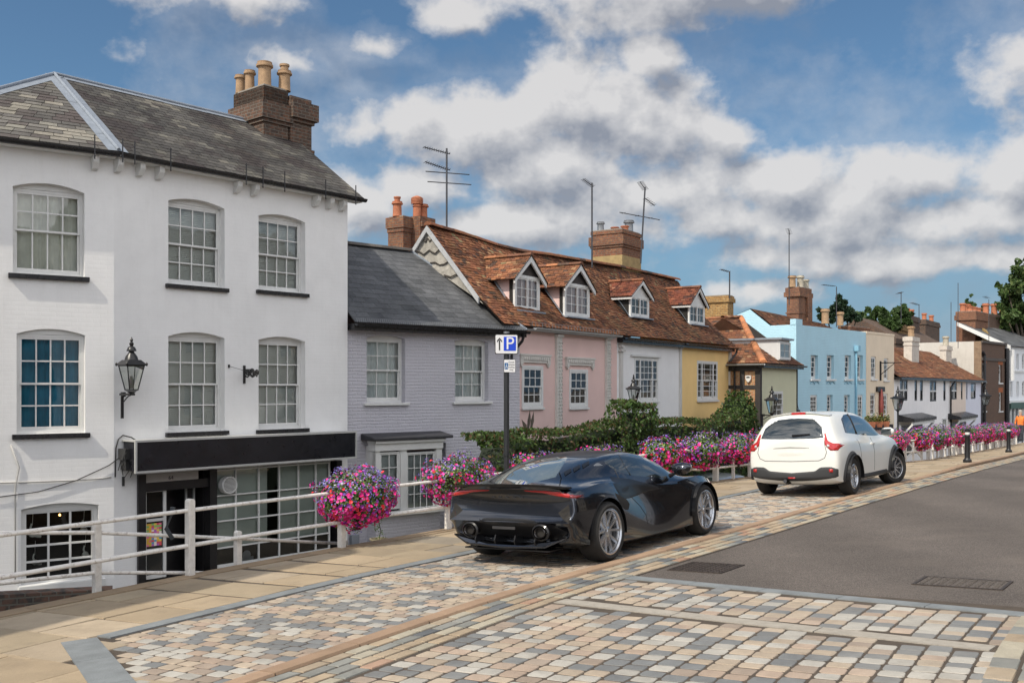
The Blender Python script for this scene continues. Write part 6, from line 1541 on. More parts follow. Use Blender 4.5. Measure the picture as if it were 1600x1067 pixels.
K2.patch('windscreen', CGL, [(2.05,-.62),(2.12,0),(2.05,.62)], [(1.3,-.54),(1.25,0),(1.3,.54)], 'top', .006, 14, 8, mirror=False)
K2.patch('tail_light', RED, [(-.60,1.14),(-.66,1.00),(-.74,.955),(-.855,.94)], [(-.585,1.13),(-.61,.93),(-.70,.83),(-.815,.825)], 'rear', .022, 12, 8)
K2.patch('lamp_lens', CLR, [(-.64,.955),(-.70,.93)], [(-.635,.885),(-.70,.875)], 'rear', .03, 4, 4)
K2.patch('rear_bumper', PLAS, [(-.84,.50),(-.70,.545),(-.52,.54),(-.42,.47),(0,.44),(.42,.47),(.52,.54),(.70,.545),(.84,.50)], [(-.80,.36),(-.62,.33),(-.45,.31),(-.2,.29),(0,.285),(.2,.29),(.45,.31),(.62,.33),(.80,.36)], 'rear', .015, 40, 8, mirror=False)
K2.patch('reflector', RED, [(-.66,.515),(-.74,.515)], [(-.66,.445),(-.74,.445)], 'rear', .03, 5, 5)
K2.patch('fog_light', RED, [(-.09,.37),(.09,.37)], [(-.07,.335),(.07,.335)], 'rear', .03, 6, 3, mirror=False)
K2.seam([(-.60,1.0),(-.615,.9),(-.64,.80),(-.60,.70),(-.5,.655),(0,.645),(.5,.655),(.60,.70),(.64,.80),(.615,.9),(.60,1.0)], 'rear', .005, mirror=False)
K2.patch('plate_recess', mk('recess_grey', (.30,.30,.28), .5), [(-.34,.885),(0,.905),(.34,.885)], [(-.33,.87),(0,.878),(.33,.87)], 'rear', .006, 10, 2, mirror=False)
K2.patch('plate_panel', mk('blank_plate', (.72,.72,.67), .35), [(-.25,.845),(.25,.845)], [(-.25,.74),(.25,.74)], 'rear', .006, 8, 3, mirror=False)
# wheel arch mouldings and sill
def mould(car, x, z, r, w, th, mat):
    for sd in (-1, 1):
        m = MB(); n = 24; P = []
        for k in range(n+1):
            a = -.22+(PI+.44)*k/n
            for rr in (r-.004, r+w*.5, r+w):
                X_, Z_ = x+rr*math.cos(a), z+rr*math.sin(a); q = car.hit((X_, -3, Z_), (0,1,0)); yy = -q[0].y
                if abs(q[0].x-X_) > .1 or yy < .6: yy = .85
                P.append((X_, sd*(yy+(th if rr < r+w else .0)), Z_))
            P.append((x+(r-.004)*math.cos(a), sd*.72, z+(r-.004)*math.sin(a)))
        m.faces(P, [(4*k+j, 4*k+j+1, 4*k+5+j, 4*k+4+j) for k in range(n) for j in (0, 1)]+[(4*k+3, 4*k, 4*k+4, 4*k+7) for k in range(n)]); m.build('arch_moulding', mat, car.root, smooth=True)
for x in (0, 2.53): mould(K2, x, .345, .374, .068, .028, PLAS)
K2.patch('sill_trim', PLAS, [(.42,.34),(1.2,.33),(2.1,.34)], [(.44,.22),(1.2,.22),(2.1,.22)], 'side', .014, 16, 3)
K2.seam([(.44,.98),(.52,.80),(.55,.5),(.50,.36)], 'side', .004); K2.seam([(1.30,.98),(1.34,.7),(1.30,.36)], 'side', .004)
for sd in (-1, 1):
    m = MB(); m.lathe([(.0,-.12),(.06,-.10),(.085,-.03),(.085,.06),(.05,.12),(0,.13)], (0,0,0), 14, closed=False); m.v = [(1.62+p[0]*.9, sd*(.99+p[2]*1.0), 1.07+p[1]*1.0) for p in m.v]; mo = m.build('door_mirror', PAINT_W, K2.root, smooth=True)
    m = MB(); m.box(1.535, 1.60, sd*.99-.09, sd*.99+.09, 1.02, 1.13); m.build('mirror_glass', CGL, mo)
    m = MB(); q = K2.pt('side', 1.42, .86)[0]; m.box(1.2, 1.38, sd*(-q.y)-.02, sd*(-q.y)+.03, .85, .885); m.build('door_handle', PAINT_W, K2.root, bevel=.008)
m = MB(); m.tube([(-.25, 0, 1.53), (-.34, 0, 1.76)], [.006, .003], 5); m.lathe([(.03,0),(.02,.04)], (-.25,0,1.52), 8); m.build('aerial', TRIM, K2.root)
m = MB(); l0 = K2.pt('rear', -.02, 1.10)[0]; l1 = K2.pt('rear', -.34, 1.12)[0]; m.tube([l0+Vector((-.02,0,0)), l1+Vector((-.02,0,0))], [.02, .012], 6); m.build('wiper', TRIM, K2.root)
m = MB(); m.tube([(-.80, .1, .30), (-.66, .1, .26), (-.5, .1, .27)], .035, 8); m.build('exhaust', CHR, K2.root)
m = MB(); n = 16; sp_ = []
for i in range(n+1):
    y = -.56+1.12*i/n; q = K2.pt('rear', y, 1.485-.06*(abs(y)/.56)**2)[0]; sp_.append(q)
m.faces([w for q in sp_ for w in ((q.x-.07, q.y, q.z+.02), (q.x+.08, q.y, q.z+.035), (q.x+.03, q.y, q.z-.03))], [(3*i+k, 3*i+(k+1) % 3, 3*i+3+(k+1) % 3, 3*i+3+k) for i in range(n) for k in range(3)]+[(0,1,2), (3*n+2, 3*n+1, 3*n)]); m.build('spoiler', PAINT_W, K2.root, smooth=50)
q = sp_[n//2]; m = MB(); m.box(q.x-.082, q.x-.02, -.13, .13, q.z-.012, q.z+.026); m.build('brake_light', RED, K2.root, bevel=.006)
# ---------------------------------------------------------------- car on the lower lane, mostly hidden behind the flowers
xL, yL = (1128-CX)/F*27.5, 27.5
K3 = Car('hatchback_car', 'grey blue hatchback parked on the lower lane, mostly hidden behind the railing flowers', 'car', (xL, yL, lowz(xL, yL)), 214, 0, [(x*.98, [(y*.98, z*.93) for y, z in p]) for x, p in JK], [(0, .33, .36, .5), (2.48, .33, .36, .5)], PAINT_S, (-.05, .05), group='parked cars')
for x in (0, 2.48):
    for sd in (-1, 1): wheel(K3.root, x, sd*.75, .32, .2, .2, sd, 'cross')
K3.patch('side_window', CGL, [(-.02,1.05),(.12,1.26),(.35,1.33),(.8,1.36),(1.2,1.32),(1.55,1.19),(1.88,.96)], [(0,1.03),(.3,1.01),(.7,.98),(1.1,.955),(1.4,.94),(1.7,.93),(1.88,.93)], 'side', .005, 20, 6)
K3.patch('windscreen', CGL, [(2.0,-.6),(2.08,0),(2.0,.6)], [(1.25,-.53),(1.2,0),(1.25,.53)], 'top', .006, 12, 6, mirror=False)
K3.patch('headlight', CLR, [(2.85,-.72),(3.05,-.62)], [(2.6,-.78),(2.95,-.52)], 'top', .006, 6, 4)
for x in (0, 2.48): liner(K3, x, .33, .359)
# ================================================================ street furniture, planting
POSTM = mk('white_post_paint', (.70,.67,.62), .7, var=.12, scale=10, bmp=.3, bscale=60, dirt=.35, dirtcol=(.22,.17,.12)); RAILM = mk('rusty_white_rail', (.76,.73,.68), .5, var=.1, scale=9, bmp=.2, dirt=.75, dirtcol=(.16,.08,.04))
def post(mb, p, h, w, d=None, taper=0.0, z0=-.1):
    """square post with a rounded top; p is its foot"""
    n = 8; pts = [(-w/2, z0), (w/2, z0)]+[(w/2*(1-taper)*math.cos(PI*k/n), h-w/2+w/2*math.sin(PI*k/n)*.9) for k in range(n+1)]
    mb.prism([(p[0]+a*DX.x-DX.y*w/2, p[1]+a*DX.y+DX.x*w/2, p[2]+b_) for a, b_ in pts], (DX.y*w, -DX.x*w, 0))
R0 = thing('street_railing', 'rust flecked white railing with square posts along the raised pavement edge', 'railing', ST(-2, 4.2))
ro = R0.location.copy()
S_P = [-5.6, -2.9]+[2.09+2.2*k for k in range(-1, 21)]
edt = lambda s: edge_t(s)-.02
def addpart(mb, name, mat, **k): mb.v = [(p[0]-ro.x, p[1]-ro.y, p[2]-ro.z) for p in mb.v]; return mb.build(name, mat, R0, **k)
for i, s in enumerate(S_P):
    p, d = kat(s); DX = d; m = MB(); q = ST(s, edt(s)); post(m, q, .92 if s < 12 else .85, .085 if s < 12 else .11, taper=0 if s < 12 else .25); addpart(m, 'post', POSTM, bevel=.006 if s < 12 else 0)
for h, r in ((.78, .024), (.37, .026)):
    m = MB(); m.tube([ST(s, edt(s)+.0, h if s < 12 else h*.85) for s in [S_P[0]-1+.5*j for j in range(int((S_P[-1]-S_P[0]+2)/.5))]], r, 8); addpart(m, 'rail', RAILM, smooth=True)
m = MB()
for k, s in enumerate(S_P[8:]):                         # small palings between the far posts
    for f in (.33, .66):
        p, d = kat(s+2.2*f); DX = d; post(m, ST(s+2.2*f, edt(s+2.2*f)), .62, .06)
addpart(m, 'palings', POSTM)
pa_, pb_ = ST(24.2, edt(24.2)), ST(25.6, edt(25.6)); m = MB(); m.beam(pa_+V(0,0,.1), pb_+V(0,0,.7), .03, .05); m.beam(pa_+V(0,0,.7), pb_+V(0,0,.1), .03, .05); addpart(m, 'cross_brace', WHITE)
# padlock bracket on the rail
m = MB(); q0 = Vector(((272-CX)/F*11.45, 11.45, EYE+(HY-797)/F*11.45)); P_ = lambda px, py, d=11.42: Vector(((px-CX)/F*d, d, EYE+(HY-py)/F*d))
m.beam(P_(270, 792), P_(269, 801), .035, .05); m.beam(P_(270, 800), P_(259, 826), .018, .02); m.beam(P_(259, 824), P_(270, 842), .03, .04)
addpart(m, 'steel_latch', mk('galvanised_dark', (.04,.045,.05), .45, .6, var=.3))
# lower stair railing just outside the wall
A_, B_, C_ = Vector((-4.52, 10.80)), Vector((-3.40, 12.30)), Vector((-2.38, 14.1)); Z_ = Vector((-5.42, 9.55))
R1 = thing('stair_railing', 'lower white handrail with round topped posts dropping behind the front railing', 'railing', (A_.x, A_.y, -.2))
def ap1(mb, name, mat, **k): mb.v = [(p[0]-A_.x, p[1]-A_.y, p[2]+.2) for p in mb.v]; return mb.build(name, mat, R1, **k)
for q, zt_, zb_ in ((A_, .53, -.3), (B_, .23, -1.2), (C_, -.16, -1.5)):
    DX = (B_-A_).normalized(); m = MB(); post(m, (q.x, q.y, zb_), zt_-zb_, .075, z0=0); ap1(m, 'post', POSTM, bevel=.005)
for zz in ((.60, .42, .127, -.22), (.06, -.015, -.30, -.66)):
    m = MB(); m.tube([(q.x, q.y, z) for q, z in zip((Z_, A_, B_, C_), zz)], .022, 8); ap1(m, 'rail', RAILM, smooth=True)
# ---------------------------------------------------------------- bollards
BOLM = mk('bollard_black', (.014,.014,.015), .35, var=.2)
def bollard(loc, lab):
    r = thing('bollard', lab, 'bollard', loc, group='black bollards along the kerb')
    m = MB(); m.lathe([(.12,-.03),(.12,.05),(.085,.09),(.075,.12),(.07,.55),(.066,.72),(.08,.74),(.08,.76),(.066,.78),(.066,.86),(.075,.88),(.072,.93),(.04,.96),(0,.965)], (0,0,0), 20, closed=False); m.build('post', BOLM, r, smooth=40)
    m = MB(); m.lathe([(.0675,.79),(.0675,.855)], (0,0,0), 20, closed=False); m.build('reflective_band', WHITE, r, smooth=True); return r
for px, py, lab in ((1511.5, 723, 'nearest black bollard with white band, standing on the kerb beyond the white car'), (1576, 707, 'second black bollard with white band, farther along the kerb'), (1593, 688, 'farthest black bollard beside the person in the orange vest')):
    bollard(G(px, py)[0]+V(0,0,.03), lab)
# ---------------------------------------------------------------- flower troughs
LEAFM = mk('flower_leaves', (1,1,1), .6, attr=True, var=.2, scale=9); PETM = mk('petals', (1,1,1), .55, attr=True, var=.08, scale=20)
def basket_meshes(seed, W=.62, H=.42, D=.42, npet=330, nlob=1300, nleaf=1500, k=1.0, reds=.1, lil=.4):
    R = random.Random(seed)
    def surf(bias=None, inner=1.0):
        while True:
            x, y, z = R.gauss(0,1), R.gauss(0,1), R.gauss(0,1); l = math.sqrt(x*x+y*y+z*z)+1e-9; x, y, z = x/l, y/l, z/l
            if bias is None or R.random() < bias(z, x): break
        n = mn.noise(Vector((x*2.2+seed, y*2.2, z*2.2))); f = (1+.34*n)*inner
        w = 1-.14*max(0, -z)                              # narrower underneath
        return Vector((x*W*f*w, y*D*f*w, z*H*f)), Vector((x/W, y/D, z/H)).normalized(), n
    lf = MB(); pt = MB(); lb = MB()
    for _ in range(nleaf):
        p, n, q = surf(None, R.uniform(.55, 1.0)); a = Vector((R.gauss(0,1), R.gauss(0,1), R.gauss(0,1))).normalized(); a = (a-n*a.dot(n)*.5).normalized(); b_ = n.cross(a).normalized(); s = R.uniform(.018, .036)*k
        g = R.uniform(.6, 1.3); c = (.075*g, .14*g, .03*g) if R.random() < .75 else (.18*g, .24*g, .05*g)
        lf.poly([p-a*s, p-b_*s*.5, p+a*s, p+b_*s*.5+n*.008], c)
    def disc(mb, p, n, r, c, m=6):
        a = n.orthogonal().normalized(); b_ = n.cross(a); t = R.random()*6
        ctr = p-n*r*.35; ring = [p+(a*math.cos(t+2*PI*k_/m)+b_*math.sin(t+2*PI*k_/m))*r*(1 if k_ % 2 else .86) for k_ in range(m)]
        i = len(mb.v); mb.v += [tuple(ctr)]+[tuple(v) for v in ring]; mb.usecol = True
        for k_ in range(m): mb.f.append((i, i+1+k_, i+1+(k_+1) % m)); mb.c.append(c)
    def tilt(n): return (n+Vector((R.gauss(0,.35), R.gauss(0,.35), R.gauss(0,.35)+.1))).normalized()
    for _ in range(npet):
        p, n, q = surf(lambda z, x: .95 if z < -.1 else (.5 if z < .4 else .2), R.uniform(.95, 1.08))
        if q > .25 and R.random() < .6: continue
        g = R.uniform(.75, 1.15); r = R.random()
        c = (.68*g, .010*g, .20*g) if r < .62-reds else ((.76*g, .06*g, .36*g) if r < .8-reds else ((.60*g, .02*g, .03*g) if r < .85 else (.28*g, .03*g, .36*g)))
        disc(pt, p, tilt(n), R.uniform(.022, .032)*k, c)
    for _ in range(nlob):
        p, n, q = surf(lambda z, x: .95 if z > .2 else (.55 if z > -.35 else .12), R.uniform(.93, 1.07))
        if q < -.18 and R.random() < .7: continue
        g = R.uniform(.75, 1.2); r = R.random()
        c = (.17*g, .16*g, .50*g) if r < .62-lil*.5 else ((.27*g, .12*g, .48*g) if r < .80 else ((.50*g, .44*g, .60*g) if r < .93 else (.55*g, .1*g, .25*g)))
        disc(lb, p, tilt(n), R.uniform(.009, .016)*k, c, 4)
    return lf, pt, lb
WOOD = mk('dark_trough', (.05,.035,.025), .8, var=.3)
def basket(loc, rz, lab, meshes=None, seed=1, **kw):
    r = thing('flower_basket', lab, 'flower basket', loc, rz, 'flower baskets along the railing')
    if meshes is None:
        lf, pt, lb = basket_meshes(seed, **kw); out = []
        for n_, mb, m_ in (('leaves', lf, LEAFM), ('petunias', pt, PETM), ('lobelias', lb, PETM)): o = mb.build(n_, m_, r); out.append(o)
        W_ = kw.get('W', .62); t = MB(); t.prism([(-W_*.5, -.13, -.14), (W_*.5, -.13, -.14), (W_*.6, -.15, .1), (-W_*.6, -.15, .1)], (0, .28, 0)); t.box(-.04, .04, -.04, .04, -.45, -.142); out.append(t.build('trough', WOOD, r)); return r, out
    for o in meshes: c = o.copy(); c.parent = r; C.objects.link(c)
    return r, meshes
def spot(s): p, d = kat(s); q = ST(s, edt(s)); return q, math.atan2(d.y, d.x)
names = {0: 'large basket of magenta petunias and blue lobelia nearest the camera, left of the sports car', 1: 'second basket of pink and violet flowers, just behind the tail of the sports car', 2: 'flower basket peeping over the roof of the sports car by the sign post'}
q, a = spot(2.35); basket(Vector((q.x+.02, q.y, .47)), a, names[0], seed=3, npet=950, nlob=2500, nleaf=4200, W=.63, H=.40, D=.46)
q, a = spot(4.55); basket(Vector((q.x, q.y, .55)), a, names[1], seed=8, npet=800, nlob=1700, nleaf=3000, W=.72, H=.40, D=.42)
q, a = spot(6.6); _, mB = basket(Vector((q.x, q.y, .52)), a, names[2], seed=14, npet=760, nlob=1100, nleaf=2200, H=.36)
_ = basket(Vector((0, -9, .6)), 0, 'x', seed=21, npet=560, nlob=650, nleaf=1900, k=1.35, reds=.2, W=.66, H=.4)
mC = _[1]; bpy.data.objects.remove(_[0]); 
_ = basket(Vector((0, -9, .6)), 0, 'x', seed=33, npet=330, nlob=800, nleaf=2300, k=1.35, reds=.05, lil=1.0, W=.62, H=.4)
mD = _[1]; bpy.data.objects.remove(_[0])
labs = ['over the sports car bonnet by the wing mirror', 'between the sports car mirror and the ivy', 'second to the left of the white car', 'beside the left flank of the white car', 'behind the white car tail lamp', 'hidden behind the white car', 'behind the white car roof', 'just right of the white car bonnet, above the cross braced gate']
i = 0
ordn = ['first', 'second', 'third', 'fourth', 'fifth', 'sixth', 'seventh', 'eighth', 'ninth', 'tenth', 'eleventh', 'twelfth', 'thirteenth', 'fourteenth']
bl = [8.6, 10.8, 12.6, 14.0, 15.4, 17.0]+[23.4+2.05*k for k in range(12)]
for i, s in enumerate(bl):
    q, a = spot(s); src = (mB, mC, mD)[i % 3]
    if i < 6: lab = '%s pink and violet flower basket right of the sports car roof, before the white car' % ordn[i]
    else: lab = 'mixed flower basket on the far white fence, %s one right of the white car' % ordn[i-6]
    r, _ = basket(Vector((q.x, q.y, q.z+.72)), a+(PI if i % 2 else 0), lab, meshes=src)
    r.scale = (1.0 if i < 6 else rnd.uniform(.85, 1.05),)*3
for o in mC+mD: bpy.data.objects.remove(o)
# ---------------------------------------------------------------- parking sign
SS, _t = 5.0, 0
best = min([x*.05 for x in range(60, 140)], key=lambda s: abs(ST(s, 4.12).x/ST(s, 4.12).y-(791-CX)/F)); sp_ = ST(best, 4.12); dS = sp_.y
SG = thing('parking_sign', 'parking sign with white P on blue and black arrow, on a tall black pole', 'sign', sp_, .0)
zz = lambda py: EYE+(HY-py)/F*dS-sp_.z
m = MB(); m.tube([(0,0,-.05), (0,0,zz(523))], .045, 16); m.lathe([(.06,-.02),(.06,.02)], (0,0,1.1), 12); pole = m.build('pole', mk('black_pole', (.02,.022,.024), .4, var=.2), SG, smooth=40)
m = MB(); m.tube([(0,0,zz(521)), (0,0,zz(518))], .048, 12); m.build('pole_cap', GREYM, SG)
SGW = mk('sign_white', (.72,.72,.72), .4, var=.03); SGB = mk('sign_blue', (.01,.06,.55), .4, var=.03); SGK = mk('sign_black', (.015,.015,.015), .5)
k = dS/F; rot = Matrix.Rotation(math.radians(8), 4, 'Z')
def plate(x0, x1, z0, z1, mat, y, name, par, th=.003, r=.02):
    m = MB(); pts = []
    for cx_, cz_, a0 in ((x1-r, z1-r, 0), (x0+r, z1-r, 90), (x0+r, z0+r, 180), (x1-r, z0+r, 270)):
        for j in range(4): t = math.radians(a0+30*j); pts.append((cx_+r*math.cos(t), y, cz_+r*math.sin(t)))
    m.prism(pts, (0, th, 0)); m.v = [tuple(rot @ Vector(p)) for p in m.v]; return m.build(name, mat, par, fixn=True)
zt, zb = zz(522.5), zz(553.5); x0, x1 = (772-791)*k, (808.5-791)*k; Y = -.056
pl = plate(x0, x1, zb, zt, SGK, Y, 'sign_plate', SG)
plate(x0+.012, x1-.012, zb+.012, zt-.012, SGW, Y-.0025, 'sign_face', pl, .002)
bx0 = x0+(x1-x0)*.38; bx1 = x1-.035; plate(bx0, bx1, zb+.055, zt-.04, SGB, Y-.005, 'blue_panel', pl, .002, .006)
text('P', (zt-zb)*.88, SGW, rot @ Matrix.Translation(((bx0+bx1)/2, Y-.0065, (zb+zt)/2+.004)) @ RX, pl, 'letter', .0008)
ax_ = x0+(x1-x0)*.20; zc = (zb+zt)/2; m = MB(); h = (zt-zb)
for pts in ([(ax_-.011, zc-h*.31), (ax_+.011, zc-h*.31), (ax_+.011, zc+h*.2), (ax_-.011, zc+h*.2)], [(ax_-.043, zc+h*.08), (ax_, zc+h*.24), (ax_, zc+h*.33), (ax_-.043, zc+h*.17)], [(ax_+.043, zc+h*.08), (ax_+.043, zc+h*.17), (ax_, zc+h*.33), (ax_, zc+h*.24)]):
    m.poly([tuple(rot @ Vector((a, Y-.0052-(0 if len(m.f) == 0 else .0006), b_))) for a, b_ in pts])
m.build('arrow', SGK, pl)
zt2, zb2 = zz(561.5), zz(582); x0, x1 = (786-791)*k, (804.5-791)*k
p2 = plate(x0, x1, zb2, zt2, SGK, Y, 'small_plate', SG, r=.012); plate(x0+.006, x1-.006, zb2+.006, zt2-.006, SGW, Y-.0025, 'sign_face', p2, .002, .01)
plate(x0+.014, x0+.07, (zb2+zt2)/2-.055, (zb2+zt2)/2+.05, mk('icon_blue', (.02,.12,.30), .4), Y-.004, 'icon_panel', p2, .002, .004)
m = MB(); zc = (zb2+zt2)/2; xc = x0+.042
m.tube([(xc+.004, 0, zc+.03), (xc-.002, 0, zc+.005), (xc+.010, 0, zc-.01), (xc+.014, 0, zc-.04)], .004, 5); m.tube([(xc-.002, 0, zc+.005), (xc-.014, 0, zc-.04)], .004, 5); m.lathe([(.007,-.001),(.007,.001)], (xc+.004, 0, zc+.037), 8)
m.v = [tuple(rot @ Vector((p[0], Y-.006+p[1]*.1, p[2]))) for p in m.v]; m.build('icon_figure', SGW, p2)
for i, wd in enumerate(('Goods', 'vehicles', 'loading', 'only')):
    text(wd, .036, SGK, rot @ Matrix.Translation((x0+.125, Y-.0047, zc+.062-.041*i)) @ RX, p2, 'lettering', .0006)
# ---------------------------------------------------------------- lanterns
LGL = mkglass('lantern_glass', (.8,.82,.8), .8); 
def lantern(loc, sc, lab, mount, rz=0, ph=0, arm=.35):
    r = thing('street_lantern', lab, 'lantern', loc, rz, 'black Victorian lanterns'); k = sc
    m = MB(); a0 = PI/4; n = 4
    T, B = .27*k, .135*k; h0, h1 = 0, .52*k
    q = lambda w, z: [(w*math.cos(a0+PI/2*j)*1.0, w*math.sin(a0+PI/2*j)*1.0, z) for j in range(4)]
    lo, hi = q(B, h0), q(T, h1)
    for a, b_ in zip(lo, hi): m.beam(a, b_, .02*k, .02*k)
    for L_ in (lo, hi):
        for j in range(4): m.beam(L_[j], L_[(j+1) % 4], .024*k, .028*k)
    m.build('frame', IR, r)
    m = MB()
    for j in range(4):
        i_ = (j+1) % 4; m.poly([tuple(Vector(p)*.985 if False else (p[0]*.97, p[1]*.97, p[2])) for p in (lo[j], lo[i_], hi[i_], hi[j])])
    m.build('glass', LGL, r)
    m = MB(); m.lathe([(.33*k,0),(.34*k,.015*k),(.20*k,.12*k)], (0,0,h1), 4, rot=a0); m.lathe([(.15*k,.10*k),(.12*k,.20*k),(.06*k,.28*k),(.05*k,.30*k),(.10*k,.31*k),(.10*k,.33*k),(.075*k,.39*k),(.03*k,.42*k),(.045*k,.45*k),(.045*k,.48*k),(.02*k,.51*k),(.035*k,.55*k),(0,.62*k)], (0,0,h1), 16, closed=False)
    for c_ in hi: m.lathe([(.012*k,0),(.03*k,.05*k),(0,.09*k)], (c_[0]*1.18, c_[1]*1.18, h1-.01), 6, closed=False)
    m.build('hood', IR, r, smooth=35)
    m = MB(); m.lathe([(.04*k,.02),(.045*k,.2*k),(.02*k,.3*k)], (0,0,0), 8); m.build('lamp', mk('lamp_burner', (.35,.34,.3), .5), r)
    m = MB(); m.lathe([(B*.9,-.02*k),(B*.6,-.05*k),(.03*k,-.1*k)], (0,0,0), 10)
    if mount == 'bracket':
        m.box(-.06*k, .06*k, -.04*k, arm*k+.03*k, -.12*k, -.075*k); m.box(-.03*k, .03*k, arm*k, arm*k+.03*k, -.62*k, -.05*k)
        m.tube([(0, .05*k+arm*k*j/8, -.12*k-.16*k*math.sin(j/8*PI/2)**2) for j in range(9)], .014*k, 6); m.lathe([(.05*k,0),(.05*k,.1*k)], (0, arm*k-.03, -.15*k), 8)
    else: m.tube([(0,0,-.08*k), (0,0,-ph)], .04, 10)
    m.build('bracket' if mount == 'bracket' else 'column', IR, r, smooth=35); return r
rzf = lambda f: PI/2-math.radians(f.h)
p = H1.W(H1.L(205.5, 609, -.42)); lantern(p, .78, 'large black lantern on a bracket on the white townhouse wall', 'bracket', rzf(H1), arm=.38)
p = H6.W(H6.L(1206, 645, -.4)); lantern(p, .85, 'black lantern on a bracket against the pale green cottage', 'bracket', rzf(H6), arm=.38)
p = H3.W(H3.L(990, 628, -1.9)); lantern(p, .62, 'black lantern rising out of the top of the ivy', 'post', .3, ph=2.2)
d = 47.; lantern(V((1403-CX)/F*d, d, EYE+(HY-640)/F*d), 1.0, 'black lantern left of the long white cottage above the window boxes', 'post', .3, ph=3.2)
d = 70.; lantern(V((1540-CX)/F*d, d, EYE+(HY-632)/F*d), 1.15, 'small distant lantern in front of the dark brick house', 'post', .3, ph=4)
# ---------------------------------------------------------------- ivy hedge, climbers
def leafmat(name, rough=.55):
    b = newmat(name); base = b.n('ShaderNodeAttribute', attribute_name='col').outputs['Color']
    d_ = b.n('ShaderNodeBsdfPrincipled', {'Base Color': base, 'Roughness': rough, 'Specular IOR Level': .35}); t = b.n('ShaderNodeBsdfTranslucent', {'Color': base})
    ms = b.n('ShaderNodeMixShader', {0: .25, 1: d_.outputs[0], 2: t.outputs[0]}); b.nt.links.new(ms.outputs[0], b.n('ShaderNodeOutputMaterial').inputs[0]); return b.m
IVY = leafmat('ivy_leaves')
def leafcards(mb, pts, smin, smax, cols, R, n=None, flat=.5):
    for p in pts:
        a = Vector((R.gauss(0,1), R.gauss(0,1), R.gauss(0,1))).normalized(); b_ = Vector((R.gauss(0,1), R.gauss(0,1), R.gauss(0,1))); b_ = (b_-a*a.dot(b_)).normalized()
        if n is not None: a = (a-n*a.dot(n)*flat).normalized(); b_ = (b_-n*b_.dot(n)*flat); b_ = (b_-a*a.dot(b_)).normalized()
        s = R.uniform(smin, smax); c = R.choice(cols); g = R.uniform(.7, 1.3); p = Vector(p)
        mb.poly([p-a*s, p-b_*s*.55, p+a*s*1.0, p+b_*s*.55], tuple(x*g for x in c))
def hedge(f, name, label, cat, outline, bottom, yc, thick, n, smin, smax, cols, seed, group=None, core_on=True):
    R = random.Random(seed); us = [(f.L(px, py, yc).x, f.L(px, py, yc).z) for px, py in outline]
    def top(u):
        for (a, za), (c, zc) in zip(us, us[1:]):
            if a <= u <= c: return za+(zc-za)*(u-a)/(c-a)
        return us[0][1] if u < us[0][0] else us[-1][1]
    u0, u1 = us[0][0], us[-1][0]; pts = []
    core = MB(); N = max(8, int((u1-u0)/.15))
    while len(pts) < n:
        u = R.uniform(u0, u1); zt_ = top(u)+.10*mn.noise(Vector((u*3, seed, 0)))+.06*mn.noise(Vector((u*9, seed, 1))); z = bottom+(zt_-bottom)*(R.random()**.75)
        bul = .22*mn.noise(Vector((u*1.3, z*1.6, seed)))+.12*mn.noise(Vector((u*4, z*4, seed+5)))
        edge = max(0, 1-(zt_-z)/.35); side = R.random()
        y = yc-thick/2-bul+edge*edge*thick*.35+R.uniform(-.05, .1)
        if side < .22: z = zt_-R.random()*.08; y = yc+R.uniform(-.5, .5)*thick
        pts.append((u, y, z))
    m = MB(); leafcards(m, pts, smin, smax, cols, R, Vector((0,-1,.4)).normalized(), .35)
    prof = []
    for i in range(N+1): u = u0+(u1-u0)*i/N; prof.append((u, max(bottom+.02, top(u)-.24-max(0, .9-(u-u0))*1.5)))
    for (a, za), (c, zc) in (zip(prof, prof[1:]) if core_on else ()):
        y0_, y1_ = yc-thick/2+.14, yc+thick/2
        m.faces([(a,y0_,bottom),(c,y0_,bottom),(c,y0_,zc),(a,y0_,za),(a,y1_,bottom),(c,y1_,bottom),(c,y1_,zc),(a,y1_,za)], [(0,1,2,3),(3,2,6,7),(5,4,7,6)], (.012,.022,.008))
    o = m.build(name, IVY); o.matrix_world = f.M; o.matrix_local = f.M; tag(o, label, cat, group); return o
IV1 = [(.04,.075,.018), (.055,.10,.022), (.075,.115,.025), (.045,.055,.02), (.10,.06,.025), (.05,.09,.02)]
IV2 = [(.06,.12,.02), (.08,.15,.03), (.045,.09,.02), (.10,.15,.035)]
hedge(H3, 'ivy_hedge', 'long dark ivy covered hedge in front of the pink, white and yellow houses', 'hedge', [(742,678),(760,676),(775,680),(802,684),(822,668),(850,672),(872,674),(900,668),(930,664),(950,656),(1045,655),(1062,652),(1085,655),(1110,658),(1130,650),(1143,640)], -1.3, -2.2, .9, 21000, .03, .06, IV1, 4)
hedge(H3, 'ivy_clump', 'bright green ivy clump climbing the lantern post, rising above the hedge', 'ivy', [(958,668),(960,648),(966,632),(974,624),(984,630),(994,632),(1003,628),(1009,632),(1012,645),(1014,668)], -1.3, -2.6, .6, 5200, .03, .06, IV2+IV1, 9)
hedge(H3, 'ivy_column', 'pointed dark ivy mass against the brick flank at the hedge right end', 'ivy', [(1128,652),(1140,640),(1147,625),(1152,612),(1158,620),(1166,640),(1170,665),(1171,690)], -1.3, -1.35, .8, 4200, .04, .075, IV1[:3], 12)
hedge(H2, 'ivy_porch', 'ivy hanging over a low porch beside the grey house, left of the sign pole', 'ivy', [(741,680),(750,677),(780,676),(806,680)], .1, -2.0, .7, 5200, .035, .065, IV1+IV2[:1], 15, core_on=False)
